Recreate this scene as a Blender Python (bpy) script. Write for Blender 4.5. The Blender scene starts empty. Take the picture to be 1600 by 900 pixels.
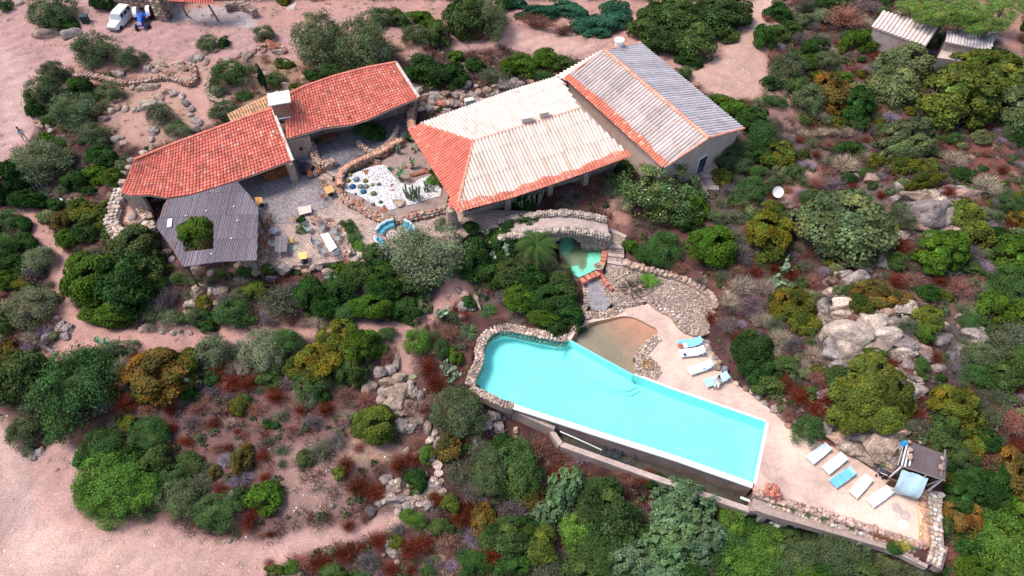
import bpy, math, random
import numpy as np
from mathutils import Vector, Matrix, noise as mnoise
random.seed(7); rng = np.random.default_rng(7)
S = bpy.context.scene
C = S.collection
# ------------------------------------------------------------------ camera
FPX, PITCH, CH = 1100.0, math.radians(53.3), 46.5      # focal length for a 1600 px wide frame, depression, height
cam_d = bpy.data.cameras.new("camera"); cam = bpy.data.objects.new("camera", cam_d); C.objects.link(cam)
cam.location = (0, 0, CH); cam.rotation_euler = (math.pi/2 - PITCH, 0, 0)
cam_d.sensor_width = 36; cam_d.lens = 36*FPX/1600; cam_d.clip_end = 5000
S.camera = cam
S.render.resolution_x, S.render.resolution_y = 1024, 576
# ------------------------------------------------------------------ light
w = bpy.data.worlds.new("World"); S.world = w; w.use_nodes = True
nt = w.node_tree; bg = nt.nodes['Background']; sky = nt.nodes.new('ShaderNodeTexSky')
sky.sky_type = 'NISHITA'; sky.sun_disc = False
SUN_EL, SUN_AZ = math.radians(60), math.radians(-80)     # azimuth clockwise from +Y
sky.sun_elevation = SUN_EL; sky.sun_rotation = SUN_AZ; sky.air_density = 1.0; sky.dust_density = 2.5
bg.inputs[1].default_value = 0.135
nt.links.new(sky.outputs[0], bg.inputs[0])
sl = bpy.data.lights.new("sun", 'SUN'); so = bpy.data.objects.new("sun", sl); C.objects.link(so)
sl.energy = 2.2; sl.angle = math.radians(20); sl.color = (1.0, 0.93, 0.86)
sd = Vector((math.sin(SUN_AZ)*math.cos(SUN_EL), math.cos(SUN_AZ)*math.cos(SUN_EL), math.sin(SUN_EL)))
so.rotation_euler = sd.to_track_quat('Z', 'Y').to_euler(); so.location = (0, 40, 60)
S.view_settings.view_transform = 'Standard'; S.view_settings.look = 'None'
S.view_settings.exposure = 0.70; S.view_settings.gamma = 1
# ------------------------------------------------------------------ projection helpers
cp, sp = math.cos(PITCH), math.sin(PITCH)
def P(px, py, z=0.0):
    a, b = px-800.0, 450.0-py
    d = (a, cp*FPX + sp*b, -sp*FPX + cp*b)
    t = (z-CH)/d[2]
    return Vector((d[0]*t, d[1]*t, z))
def PIX(x, y, z):
    x = np.asarray(x, float); y = np.asarray(y, float); z = np.asarray(z, float)
    dz = z-CH; f = y*cp - dz*sp; u = y*sp + dz*cp
    return 800+FPX*x/f, 450-FPX*u/f
def scale_at(p):                                      # pixels per metre
    return FPX/(p[1]*cp-(p[2]-CH)*sp)
# ------------------------------------------------------------------ terrain
ctl = """0 0 -.5;200 0 .2;400 10 .6;600 20 .9;800 10 1;1000 10 1;1200 10 .8;1400 10 1.2;1600 10 1.2;0 100 -.6;0 250 -1;100 300 -1.2;
60 150 -.5;180 60 .1;300 60 .4;300 130 .4;200 180 0;420 110 .5;250 215 .2;700 90 .7;900 60 .8;1100 110 .5;1190 200 0;1130 260 -.3;
300 300 0;420 300 0;290 430 -.5;340 440 -.5;400 440 -.5;460 440 -.5;520 440 -.5;600 425 -.3;500 350 0;600 380 0;700 350 0;560 300 0;650 270 .2;850 280 0;560 220 .8;640 190 .8;950 250 0;1050 200 0;1100 150 .3;
100 400 -1.4;30 450 -1.8;110 500 -1.9;200 530 -2.1;330 530 -2.1;480 525 -2.1;640 500 -2.1;710 450 -1.5;250 450 -1.0;330 470 -1.2;420 460 -1.2;550 460 -1.3;
60 600 -2.6;30 720 -3;100 800 -3.3;200 860 -3.5;450 840 -3.7;600 810 -3.8;640 600 -2.7;660 680 -3.2;700 760 -3.6;400 640 -3;300 640 -2.8;300 740 -3.2;500 720 -3.3;
760 480 -2;800 420 -1.3;850 460 -2;870 360 -1.1;950 360 -.9;940 420 -1.6;1000 420 -1.5;1060 430 -1.4;930 520 -2.2;1030 500 -2.1;1100 600 -2.1;1250 760 -2.1;1400 800 -2.1;1200 640 -2.1;
1160 560 -1.4;1240 640 -1.3;1200 500 -.6;1150 400 -.5;1300 560 .6;1400 480 1.4;1350 600 .8;1420 640 0;1340 690 -1;1500 600 .6;1450 330 1.6;1300 330 .6;1250 250 .2;1550 450 1;1550 250 1.0;
1500 700 -1.6;1560 600 0;1550 800 -3.2;1500 870 -4;1400 890 -4.8;1250 870 -5.2;1150 840 -5.2;1000 770 -4.9;900 720 -4.6;800 690 -4.2;850 800 -5;950 880 -5.4;750 850 -4.4;600 890 -4;1590 880 -3.5;
730 620 -2.9;760 680 -3.7"""
_c = np.array([[float(v) for v in q.split()] for q in ctl.replace("\n", "").split(";")])
_cx = np.array([P(a, b, z)[:2] for a, b, z in _c]); _cz = _c[:, 2]
def inpoly(x, y, poly):
    x = np.asarray(x, float); y = np.asarray(y, float); r = np.zeros(x.shape, bool); n = len(poly)
    for i in range(n):
        x0, y0 = poly[i]; x1, y1 = poly[(i+1) % n]
        if y0 == y1: continue
        c = ((y0 > y) != (y1 > y)) & (x < (x1-x0)*(y-y0)/(y1-y0)+x0)
        r ^= c
    return r
def px_poly(s): return [tuple(float(v) for v in q.split(",")) for q in s.split()]
def wpoly(pp, z): return [tuple(P(a, b, z)[:2]) for a, b in pp]
ZT, ZP = 0.0, -2.0          # terrace level, pool deck level
# outlines in photo pixels, turned into ground positions at their own level
POOL = px_poly("738,602 741,586 752,568 750,550 758,530 775,519 800,517 825,524 850,529 875,533 892,531 990,585 1050,608 1197,659 1177,754 1060,713 940,675 800,630")
WADE = px_poly("892,531 900,518 917,505 950,498 975,493 995,497 1015,508 1029,515 1024,528 1010,540 1000,552 992,568 990,585")
POND = px_poly("874,352 886,350 899,352 905,362 925,360 947,358 945,385 938,418 905,434 893,428 882,410 874,390")
DECK = px_poly("900,512 905,495 925,482 965,478 1015,474 1065,482 1098,505 1112,540 1145,590 1200,630 1250,680 1300,690 1345,700 1380,745 1450,765 1462,885 1360,835 1200,783 1177,754 1185,650 1050,600 990,590 900,540")
TERR = px_poly("262,305 455,252 530,262 640,330 700,325 830,330 850,345 790,352 740,362 700,385 610,400 552,405 500,412 420,418 395,420 300,340")
UPT = px_poly("450,215 655,165 650,205 620,225 545,255 525,280 505,262 480,255")
def chaikin(p, it=2):
    for _ in range(it):
        q = [p[0]]
        for a, b in zip(p[:-1], p[1:]): q += [(a[0]*.75+b[0]*.25, a[1]*.75+b[1]*.25), (a[0]*.25+b[0]*.75, a[1]*.25+b[1]*.75)]
        p = q+[p[-1]]
    return p
WADE = chaikin(WADE); POOL = chaikin(POOL[:11])+POOL[11:]
BANK = px_poly("950,410 975,406 1000,417 1030,424 1060,432 1090,445 1117,462 1122,485 1108,500 1110,520 1092,526 1068,518 1056,500 1035,486 1012,470 990,476 968,480 950,470 942,455 938,436 945,425")
STPZ = px_poly("950,354 980,362 980,412 946,415")
WP = dict(pool=wpoly(POOL, ZP), bank=wpoly(BANK, -1.85), wchan=wpoly(px_poly('908,438 940,430 952,455 960,478 948,490 920,490 910,470'), -1.9), stpz=wpoly(STPZ, -1.4), wade=wpoly(WADE, ZP), pond=wpoly(POND, -1.5), deck=wpoly(DECK, ZP), terr=wpoly(TERR, ZT), upt=wpoly(UPT, .5))
CHAN = px_poly("735,603 800,634 875,668 1165,778 1180,800 1160,800 880,706 870,690 760,640")
WP['chan'] = wpoly(CHAN, -3)
WP['bed'] = wpoly(px_poly("533,288 545,280 570,266 600,250 626,226 648,218 665,232 680,258 692,280 698,305 696,318 670,325 645,329 628,336 600,332 580,325 555,314 540,303"), .35)
def idw(x, y):
    d2 = (x[..., None]-_cx[:, 0])**2 + (y[..., None]-_cx[:, 1])**2 + 2.0
    wt = d2**-2.0
    return (wt*_cz).sum(-1)/wt.sum(-1)
def vnoise(x, y, sc, seed=0):
    """value noise, vectorised"""
    x = np.asarray(x)/sc; y = np.asarray(y)/sc
    xi = np.floor(x).astype(np.int64); yi = np.floor(y).astype(np.int64); fx = x-xi; fy = y-yi
    fx = fx*fx*(3-2*fx); fy = fy*fy*(3-2*fy)
    def h(a, b):
        n = (a*374761393 + b*668265263 + seed*974634777) & 0x7fffffff
        n = ((n ^ (n >> 13))*1274126177) & 0x7fffffff
        return ((n ^ (n >> 16)) & 0xffff)/65535.0
    return (h(xi, yi)*(1-fx)+h(xi+1, yi)*fx)*(1-fy)+(h(xi, yi+1)*(1-fx)+h(xi+1, yi+1)*fx)*fy
GX0, GX1, GY0, GY1, GS = -68.0, 68.0, 6.0, 88.0, 0.25
gx = np.arange(GX0, GX1+.01, GS); gy = np.arange(GY0, GY1+.01, GS)
_cxs = np.arange(GX0, GX1+1.01, 1.0); _cys = np.arange(GY0, GY1+1.01, 1.0)
_CX, _CY = np.meshgrid(_cxs, _cys); _CZ = idw(_CX, _CY)
def bil(A, x, y, x0, y0, s):
    u = np.clip((np.asarray(x)-x0)/s, 0, A.shape[1]-1.001); v = np.clip((np.asarray(y)-y0)/s, 0, A.shape[0]-1.001)
    i = u.astype(int); j = v.astype(int); fu = u-i; fv = v-j
    return (A[j, i]*(1-fu)+A[j, i+1]*fu)*(1-fv)+(A[j+1, i]*(1-fu)+A[j+1, i+1]*fu)*fv
XX, YY = np.meshgrid(gx, gy)
ZZ = bil(_CZ, XX, YY, GX0, GY0, 1.0)
def blur(A, n):
    for _ in range(n):
        A = A.copy()
        A[1:-1] = (A[:-2]+2*A[1:-1]+A[2:])/4
        A[:, 1:-1] = (A[:, :-2]+2*A[:, 1:-1]+A[:, 2:])/4
    return A
NOISE = (vnoise(XX, YY, 5, 1)-.5)*.5 + (vnoise(XX, YY, 1.7, 2)-.5)*.22 + (vnoise(XX, YY, .6, 3)-.5)*.06
flat = np.zeros_like(ZZ); zl = np.zeros_like(ZZ)
for nm, lev in (('terr', ZT-.12), ('upt', .38), ('bed', .29), ('bank', -1.98), ('stpz', -1.75), ('wchan', -2.25), ('deck', ZP-.12), ('pool', -4.4), ('wade', ZP-1.2), ('pond', -2.3), ('chan', -4.15)):
    m = inpoly(XX, YY, WP[nm])
    if nm in ('pool', 'pond', 'wade'):
        for _ in range(2): k_ = m.copy(); k_[1:] |= m[:-1]; k_[:-1] |= m[1:]; k_[:, 1:] |= m[:, :-1]; k_[:, :-1] |= m[:, 1:]; m = k_
    if nm in ('wade', 'pond'): m = m & ~(zl < lev-.01)
    flat[m] = 1; zl[m] = lev
ROADS = {}
fl = blur(flat, 2)
HARD = flat > .5
ZZ = ZZ + NOISE*(1-fl)
ZZ = np.where(HARD, zl, ZZ)
def G(x, y):
    if x < GX0 or x > GX1 or y < GY0 or y > GY1: return 0.0
    return float(bil(ZZ, x, y, GX0, GY0, GS))
def PG(px, py, dz=0.0):
    z = -1.0
    for _ in range(9):
        p = P(px, py, z+dz); z = .5*z+.5*G(p.x, p.y)
    return Vector((p.x, p.y, G(p.x, p.y)))
# ------------------------------------------------------------------ mesh builder
class MB:
    def __init__(s): s.v = []; s.f = []; s.m = []; s.c = []; s.n = 0; s.cm = 0; s.cc = (1, 1, 1)
    def add(s, vs, fs, col=None, mi=None):
        o = len(s.v); s.v.extend(tuple(p) for p in vs)
        for f in fs:
            s.f.append(tuple(i+o for i in f)); s.m.append(s.cm if mi is None else mi); s.c.append(s.cc if col is None else col)
        return s
    def box(s, c, d, rz=0, M=None, col=None, mi=None, taper=1.0):
        x, y, z = d[0]/2, d[1]/2, d[2]/2; vs = []
        for k in (-1, 1):
            t = taper if k > 0 else 1
            for a, b in ((-1, -1), (1, -1), (1, 1), (-1, 1)): vs.append(Vector((a*x*t, b*y*t, k*z)))
        R = Matrix.Rotation(rz, 3, 'Z')
        vs = [(M @ v if M is not None else R @ v) + Vector(c) for v in vs]
        return s.add(vs, [(3, 2, 1, 0), (4, 5, 6, 7), (0, 1, 5, 4), (1, 2, 6, 5), (2, 3, 7, 6), (3, 0, 4, 7)], col, mi)
    def prism(s, poly, z0, z1, col=None, mi=None, top=True, bottom=False):
        n = len(poly); zz0 = z0 if hasattr(z0, '__len__') else [z0]*n; zz1 = z1 if hasattr(z1, '__len__') else [z1]*n
        A = sum(poly[i][0]*poly[(i+1) % n][1]-poly[(i+1) % n][0]*poly[i][1] for i in range(n))
        if A < 0: poly = poly[::-1]; zz0 = zz0[::-1]; zz1 = zz1[::-1]
        vs = [(p[0], p[1], zz0[i]) for i, p in enumerate(poly)]+[(p[0], p[1], zz1[i]) for i, p in enumerate(poly)]
        fs = [(i, (i+1) % n, n+(i+1) % n, n+i) for i in range(n)]
        if top: fs.append(tuple(range(n, 2*n)))
        if bottom: fs.append(tuple(range(n-1, -1, -1)))
        return s.add(vs, fs, col, mi)
    def tube(s, pts, r, n=6, col=None, mi=None, r1=None, cap=True):
        pts = [Vector(p) for p in pts]; m = len(pts); vs = []
        for i, p in enumerate(pts):
            t = (pts[min(i+1, m-1)]-pts[max(i-1, 0)]).normalized()
            a = t.cross(Vector((0, 0, 1)) if abs(t.z) < .9 else Vector((1, 0, 0))).normalized(); b = t.cross(a)
            rr = r if r1 is None else r+(r1-r)*i/(m-1)
            for k in range(n):
                q = 2*math.pi*k/n; vs.append(p+a*rr*math.cos(q)+b*rr*math.sin(q))
        fs = [(i*n+k, i*n+(k+1) % n, (i+1)*n+(k+1) % n, (i+1)*n+k) for i in range(m-1) for k in range(n)]
        fs = [f[::-1] for f in fs]
        if cap: fs += [tuple(range(n)), tuple(range(m*n-1, (m-1)*n-1, -1))]
        return s.add(vs, fs, col, mi)
    def lathe(s, c, prof, n=14, col=None, mi=None, M=None):
        vs = []; m = len(prof)
        for r, z in prof:
            for k in range(n):
                q = 2*math.pi*k/n; v = Vector((r*math.cos(q), r*math.sin(q), z)); vs.append((M @ v if M is not None else v)+Vector(c))
        fs = [(i*n+k, i*n+(k+1) % n, (i+1)*n+(k+1) % n, (i+1)*n+k) for i in range(m-1) for k in range(n)]
        fs += [tuple(range(n-1, -1, -1)), tuple(range((m-1)*n, m*n))]
        return s.add(vs, fs, col, mi)
    def quad(s, a, b, c, d, col=None, mi=None): return s.add([a, b, c, d], [(0, 1, 2, 3)], col, mi)
    def mesh(s, name, mats, smooth=False):
        me = bpy.data.meshes.new(name); me.from_pydata(s.v, [], s.f)
        if not isinstance(mats, (list, tuple)): mats = [mats]
        for m in mats: me.materials.append(m)
        me.polygons.foreach_set('material_index', s.m)
        at = me.color_attributes.new('tint', 'FLOAT_COLOR', 'CORNER')
        ls = np.array([len(f) for f in s.f]); cc = np.ones((len(s.f), 4)); cc[:, :3] = np.array(s.c, float).reshape(-1, 3)
        at.data.foreach_set('color', np.repeat(cc, ls, axis=0).ravel())
        if smooth: me.polygons.foreach_set('use_smooth', [True]*len(s.f))
        me.update(); return me
    def build(s, name, mats, parent=None, smooth=False, stuff=False):
        o = bpy.data.objects.new(name, s.mesh(name, mats, smooth)); C.objects.link(o)
        if parent is not None: o.parent = parent
        if stuff: o['kind'] = 'stuff'
        return o
def np_mesh(name, V, Fc, mats, tint=None, mi=None, smooth=False, per_vert=False):
    """V (n,3), Fc (m,k) all faces k-gons; tint per face or per vertex"""
    me = bpy.data.meshes.new(name); n = len(V); m, k = Fc.shape
    me.vertices.add(n); me.vertices.foreach_set('co', np.asarray(V, np.float32).ravel())
    me.loops.add(m*k); me.loops.foreach_set('vertex_index', Fc.astype(np.int32).ravel())
    me.polygons.add(m); me.polygons.foreach_set('loop_start', np.arange(0, m*k, k, dtype=np.int32))
    me.update(calc_edges=True)
    for x in (mats if isinstance(mats, (list, tuple)) else [mats]): me.materials.append(x)
    if mi is not None: me.polygons.foreach_set('material_index', mi.astype(np.int32))
    if tint is None: tint = np.ones((m, 3))
    if per_vert:
        at = me.color_attributes.new('tint', 'FLOAT_COLOR', 'POINT'); cc = np.ones((n, 4)); cc[:, :3] = tint
        at.data.foreach_set('color', cc.ravel())
    else:
        at = me.color_attributes.new('tint', 'FLOAT_COLOR', 'CORNER'); cc = np.ones((m, 4)); cc[:, :3] = tint
        at.data.foreach_set('color', np.repeat(cc, k, axis=0).ravel())
    if smooth: me.polygons.foreach_set('use_smooth', np.ones(m, bool))
    me.update(); me.validate(); return me
def link(name, me, parent=None, loc=(0, 0, 0), rot=(0, 0, 0), sc=(1, 1, 1), color=None):
    o = bpy.data.objects.new(name, me); C.objects.link(o); o.location = loc; o.rotation_euler = rot
    o.scale = sc if hasattr(sc, '__len__') else (sc, sc, sc)
    if parent is not None: o.parent = parent
    if color is not None: o.color = (*color, 1)
    return o
def thing(name, label, cat, loc=(0, 0, 0), rz=0, group=None):
    o = bpy.data.objects.new(name, None); C.objects.link(o); o.location = loc; o.rotation_euler = (0, 0, rz); o.empty_display_size = .2
    return tag(o, label, cat, group)
def tag(o, label, cat, group=None):
    o['label'] = label; o['category'] = cat
    if group: o['group'] = group
    return o
def struct(o, label=None):
    o['kind'] = 'structure'
    if label: o['label'] = label
    return o
def copy_tree(o, parent=None):
    c = o.copy(); C.objects.link(c); c.parent = parent
    for ch in list(o.children): copy_tree(ch, c)
    return c
# ------------------------------------------------------------------ materials
def mat(name, col, rough=.85, n1=(3, .25), n2=(25, .2), bump=(25, .3, .02), tint=True, objcol=False, rnd=0, metal=0, spec=.3, vor=None, world=True, col2=None, mask=None):
    """colour * noise * tint attribute; col2 mixes in by a large noise (wear); vor=(scale,dark) gives small cells"""
    m = bpy.data.materials.new(name); m.use_nodes = True; T = m.node_tree; N = T.nodes; L = T.links
    b = N['Principled BSDF']; b.inputs['Roughness'].default_value = rough; b.inputs['Metallic'].default_value = metal
    b.inputs['Specular IOR Level'].default_value = spec
    if world: g = N.new('ShaderNodeNewGeometry').outputs['Position']
    else: g = N.new('ShaderNodeTexCoord').outputs['Object']
    def noise(sc, det=4):
        x = N.new('ShaderNodeTexNoise'); x.inputs['Scale'].default_value = sc; x.inputs['Detail'].default_value = det
        x.inputs['Roughness'].default_value = .65; L.new(g, x.inputs['Vector']); return x.outputs[0]
    def mapr(s, a, c):
        x = N.new('ShaderNodeMapRange'); L.new(s, x.inputs[0]); x.inputs[1].default_value = .3; x.inputs[2].default_value = .7
        x.inputs[3].default_value = a; x.inputs[4].default_value = c; return x.outputs[0]
    def mul(a, c, mode='MULTIPLY', fac=1.0):
        x = N.new('ShaderNodeMix'); x.data_type = 'RGBA'; x.blend_type = mode
        if hasattr(fac, 'links') or not isinstance(fac, float): L.new(fac, x.inputs[0])
        else: x.inputs[0].default_value = fac
        for s, v in ((x.inputs[6], a), (x.inputs[7], c)):
            if isinstance(v, tuple): s.default_value = (*v, 1)
            else: L.new(v, s)
        return x.outputs[2]
    cur = None
    if objcol: cur = N.new('ShaderNodeObjectInfo').outputs['Color']
    else:
        r = N.new('ShaderNodeRGB'); r.outputs[0].default_value = (*col, 1); cur = r.outputs[0]
    if col2 is not None:
        sc, lo, hi = mask or (1.2, .45, .6)
        x = N.new('ShaderNodeMapRange'); L.new(noise(sc, 6), x.inputs[0]); x.inputs[1].default_value = lo; x.inputs[2].default_value = hi
        cur = mul(cur, tuple(col2), 'MIX', x.outputs[0])
    if tint:
        a = N.new('ShaderNodeVertexColor'); a.layer_name = 'tint'; cur = mul(cur, a.outputs[0])
    def vmul(c, s):
        x = N.new('ShaderNodeVectorMath'); x.operation = 'SCALE'; L.new(c, x.inputs[0]); L.new(s, x.inputs['Scale']); return x.outputs[0]
    if n1: cur = vmul(cur, mapr(noise(n1[0]), 1-n1[1], 1+n1[1]))
    if n2: cur = vmul(cur, mapr(noise(n2[0], 3), 1-n2[1], 1+n2[1]))
    if rnd:
        oi = N.new('ShaderNodeObjectInfo'); x = N.new('ShaderNodeMapRange'); L.new(oi.outputs['Random'], x.inputs[0])
        x.inputs[3].default_value = 1-rnd; x.inputs[4].default_value = 1+rnd; cur = vmul(cur, x.outputs[0])
    if vor:
        v = N.new('ShaderNodeTexVoronoi'); v.feature = 'DISTANCE_TO_EDGE'; v.inputs['Scale'].default_value = vor[0]; L.new(g, v.inputs['Vector'])
        x = N.new('ShaderNodeMapRange'); L.new(v.outputs[0], x.inputs[0]); x.inputs[1].default_value = 0; x.inputs[2].default_value = .08
        x.inputs[3].default_value = vor[1]; x.inputs[4].default_value = 1; cur = vmul(cur, x.outputs[0])
    L.new(cur, b.inputs['Base Color'])
    if bump:
        bp = N.new('ShaderNodeBump'); bp.inputs['Strength'].default_value = bump[1]; bp.inputs['Distance'].default_value = bump[2]
        L.new(noise(bump[0]), bp.inputs['Height']); L.new(bp.outputs[0], b.inputs['Normal'])
    return m
M = {}
M['soil'] = mat('soil', (1, 1, 1), .95, (1.1, .16), (9, .3), (12, .6, .06))
M['leaf'] = mat('leaf', (1, 1, 1), .9, (1.2, .18), None, None, objcol=True, rnd=.12, spec=.08)
M['bark'] = mat('bark', (.13, .095, .08), .95, (6, .3), None, (20, .5, .03))
M['greybark'] = mat('greybark', (.27, .23, .22), .95, (6, .3), None, None)
M['rock'] = mat('rock', (1, 1, 1), .95, (1.3, .35), (6, .3), (4, 1.0, .25), objcol=True, rnd=.1, tint=True, spec=.1)
M['stone'] = mat('stone', (.44, .33, .27), .92, (2, .25), (14, .2), (10, .5, .04), vor=(2.6, .5))
M['redtile'] = mat('redtile', (.63, .165, .122), .85, (.9, .2), (18, .18), (30, .3, .01), col2=(.66, .27, .19), mask=(2.2, .55, .68))
M['whitetile'] = mat('whitetile', (.74, .63, .55), .8, (1.0, .10), (10, .10), (30, .3, .01), col2=(.62, .45, .37), mask=(1.6, .54, .80))
M['plaster'] = mat('plaster', (.62, .45, .38), .9, (1.5, .15), (20, .1), (20, .3, .02))
M['white'] = mat('white', (.8, .79, .77), .6, (2, .05), None, None)
M['deck'] = mat('deck', (.66, .48, .39), .9, (.35, .18), (5, .12), (40, .3, .01), col2=(.43, .29, .25), mask=(.2, .47, .66))
M['paver'] = mat('paver', (.38, .27, .235), .92, (1, .2), (9, .15), (25, .4, .02))
M['concrete'] = mat('concrete', (.45, .35, .31), .92, (.8, .25), (8, .2), (20, .4, .02))
M['darkwood'] = mat('darkwood', (.12, .07, .05), .9, (5, .3), None, None)
M['greywood'] = mat('greywood', (.205, .175, .19), .9, (5, .2), (30, .2), None)
M['wood'] = mat('wood', (.62, .33, .12), .8, (5, .2), None, None)
M['metal'] = mat('metal', (.5, .5, .52), .4, None, None, None, metal=.6)
M['black'] = mat('black', (.015, .015, .018), .6, None, None, None)
M['glass'] = mat('glass', (.03, .05, .06), .08, None, None, None, spec=.6)
M['terracotta'] = mat('terracotta', (.45, .17, .09), .85, (6, .2), None, None)
M['fabric'] = mat('fabric', (1, 1, 1), .9, (4, .06), None, None, objcol=True)
M['paint'] = mat('paint', (1, 1, 1), .35, None, None, None, objcol=True, spec=.5)
M['skin'] = mat('skin', (.5, .28, .19), .6, None, None, None, tint=False)
M['gravelwhite'] = mat('gravelwhite', (.70, .67, .67), .9, (2.5, .15), (18, .28), (14, .9, .08))
M['pebble'] = mat('pebble', (.62, .50, .43), .85, None, None, None)
M['mortar'] = mat('mortar', (.36, .27, .23), .95, (3, .2), (20, .25), (20, .5, .03))
def water(name, tint, rip=.07, rough=.04):
    m = bpy.data.materials.new(name); m.use_nodes = True; T = m.node_tree; N = T.nodes; L = T.links; N.clear()
    o = N.new('ShaderNodeOutputMaterial'); t = N.new('ShaderNodeBsdfTransparent'); g = N.new('ShaderNodeBsdfGlossy'); f = N.new('ShaderNodeFresnel'); mx = N.new('ShaderNodeMixShader')
    t.inputs[0].default_value = (*tint, 1); g.inputs['Roughness'].default_value = rough; f.inputs[0].default_value = 1.33
    q = N.new('ShaderNodeNewGeometry'); n = N.new('ShaderNodeTexNoise'); n.inputs['Scale'].default_value = 1.5; n.inputs['Detail'].default_value = 3; L.new(q.outputs['Position'], n.inputs['Vector'])
    b = N.new('ShaderNodeBump'); b.inputs['Distance'].default_value = rip; b.inputs['Strength'].default_value = .5; L.new(n.outputs[0], b.inputs['Height'])
    L.new(b.outputs[0], g.inputs['Normal']); L.new(b.outputs[0], f.inputs['Normal'])
    L.new(f.outputs[0], mx.inputs[0]); L.new(t.outputs[0], mx.inputs[1]); L.new(g.outputs[0], mx.inputs[2]); L.new(mx.outputs[0], o.inputs[0]); return m
M['poolwater'] = water('poolwater', (.56, .985, .975))
M['wadewater'] = water('wadewater', (.90, .92, .87))
M['pondwater'] = water('pondwater', (.72, .93, .86))
# ------------------------------------------------------------------ ground colours and sheets
PK = (.46, .27, .235)      # pink decomposed granite
soil = np.empty(XX.shape+(3,))
QX, QY = PIX(XX, YY, ZZ)
base_dark = np.array((.055, .023, .022)); base_mid = np.array((.125, .058, .05)); base_grey = np.array((.15, .11, .105))
k1 = vnoise(XX, YY, 4, 11)[..., None]; k2 = vnoise(XX, YY, 1.3, 12)[..., None]; k3 = vnoise(XX, YY, .5, 13)[..., None]
mx = np.clip((k1*.5+k2*.35+k3*.3-.35)*2.0, 0, 1)
soil[:] = base_dark*(1-mx)+base_mid*mx
g2 = np.clip((vnoise(XX, YY, 2.5, 14)[..., None]-.62)*4, 0, 1)*.6
soil[:] = soil*(1-g2)+base_grey*g2
wx = QX+(vnoise(XX, YY, 1.2, 21)-.5)*11+(vnoise(XX, YY, .5, 22)-.5)*5
wy = QY+(vnoise(XX, YY, 1.2, 23)-.5)*9+(vnoise(XX, YY, .5, 24)-.5)*4
def paint(poly, col, a=1.0, soft=2, warp=1):
    m = inpoly(wx if warp else QX, wy if warp else QY, px_poly(poly)).astype(float)
    m = blur(m, soft)[..., None]*a
    soil[:] = soil*(1-m)+np.array(col)*m
# broad areas
paint("0,0 1230,0 1190,130 1150,150 900,90 700,60 640,90 420,70 330,100 300,130 100,110 30,200 0,240", (.40, .22, .185), 1, 4)
paint("190,130 340,90 420,110 330,190 260,230 190,225 150,190", (.36, .215, .175), .9, 3)
paint("180,150 330,150 310,210 200,220", (.42, .25, .19), .5, 4)
paint("400,90 480,90 640,120 470,130 380,170", (.33, .2, .13), .8, 3)
paint("1480,225 1600,205 1600,300 1540,300 1500,265", (.17, .06, .05), .9, 4)
paint("1480,0 1600,0 1600,110 1570,110 1560,50", (.38, .2, .16), .9, 4)
paint("1180,130 1240,120 1250,200 1190,230", (.30, .17, .14), .7, 4)
paint("340,600 560,560 560,760 520,830 380,850 200,830 280,640", (.19, .105, .095), .7, 6)
paint("420,690 560,690 560,800 440,800", (.31, .185, .155), .8, 5)
paint("540,680 640,690 600,730 545,720", (.42, .26, .2), .8, 4)
paint("560,560 700,540 720,650 690,740 600,700", (.17, .09, .08), .5, 4)
paint("1240,560 1350,530 1420,560 1340,640 1250,600", (.10, .06, .055), .6, 4)
paint("1420,460 1600,430 1600,560 1480,520", (.20, .11, .095), .7, 5)
paint("640,850 900,830 900,900 640,900", (.17, .09, .085), .6, 5)
paint("1278,462 1330,455 1420,470 1440,540 1435,600 1400,590 1360,560 1290,570 1275,520", (.27, .215, .20), .8, 2)
paint("1410,315 1500,300 1530,330 1500,370 1420,365", (.27, .215, .20), .8, 2)
paint("1470,510 1530,500 1550,560 1480,570", (.22, .18, .175), .7, 2)
paint("1320,680 1400,660 1420,720 1380,735 1330,715", (.27, .20, .17), .8, 2)
paint("178,302 202,308 212,335 208,352 186,348", (.50, .30, .24), 1, 1)
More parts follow.
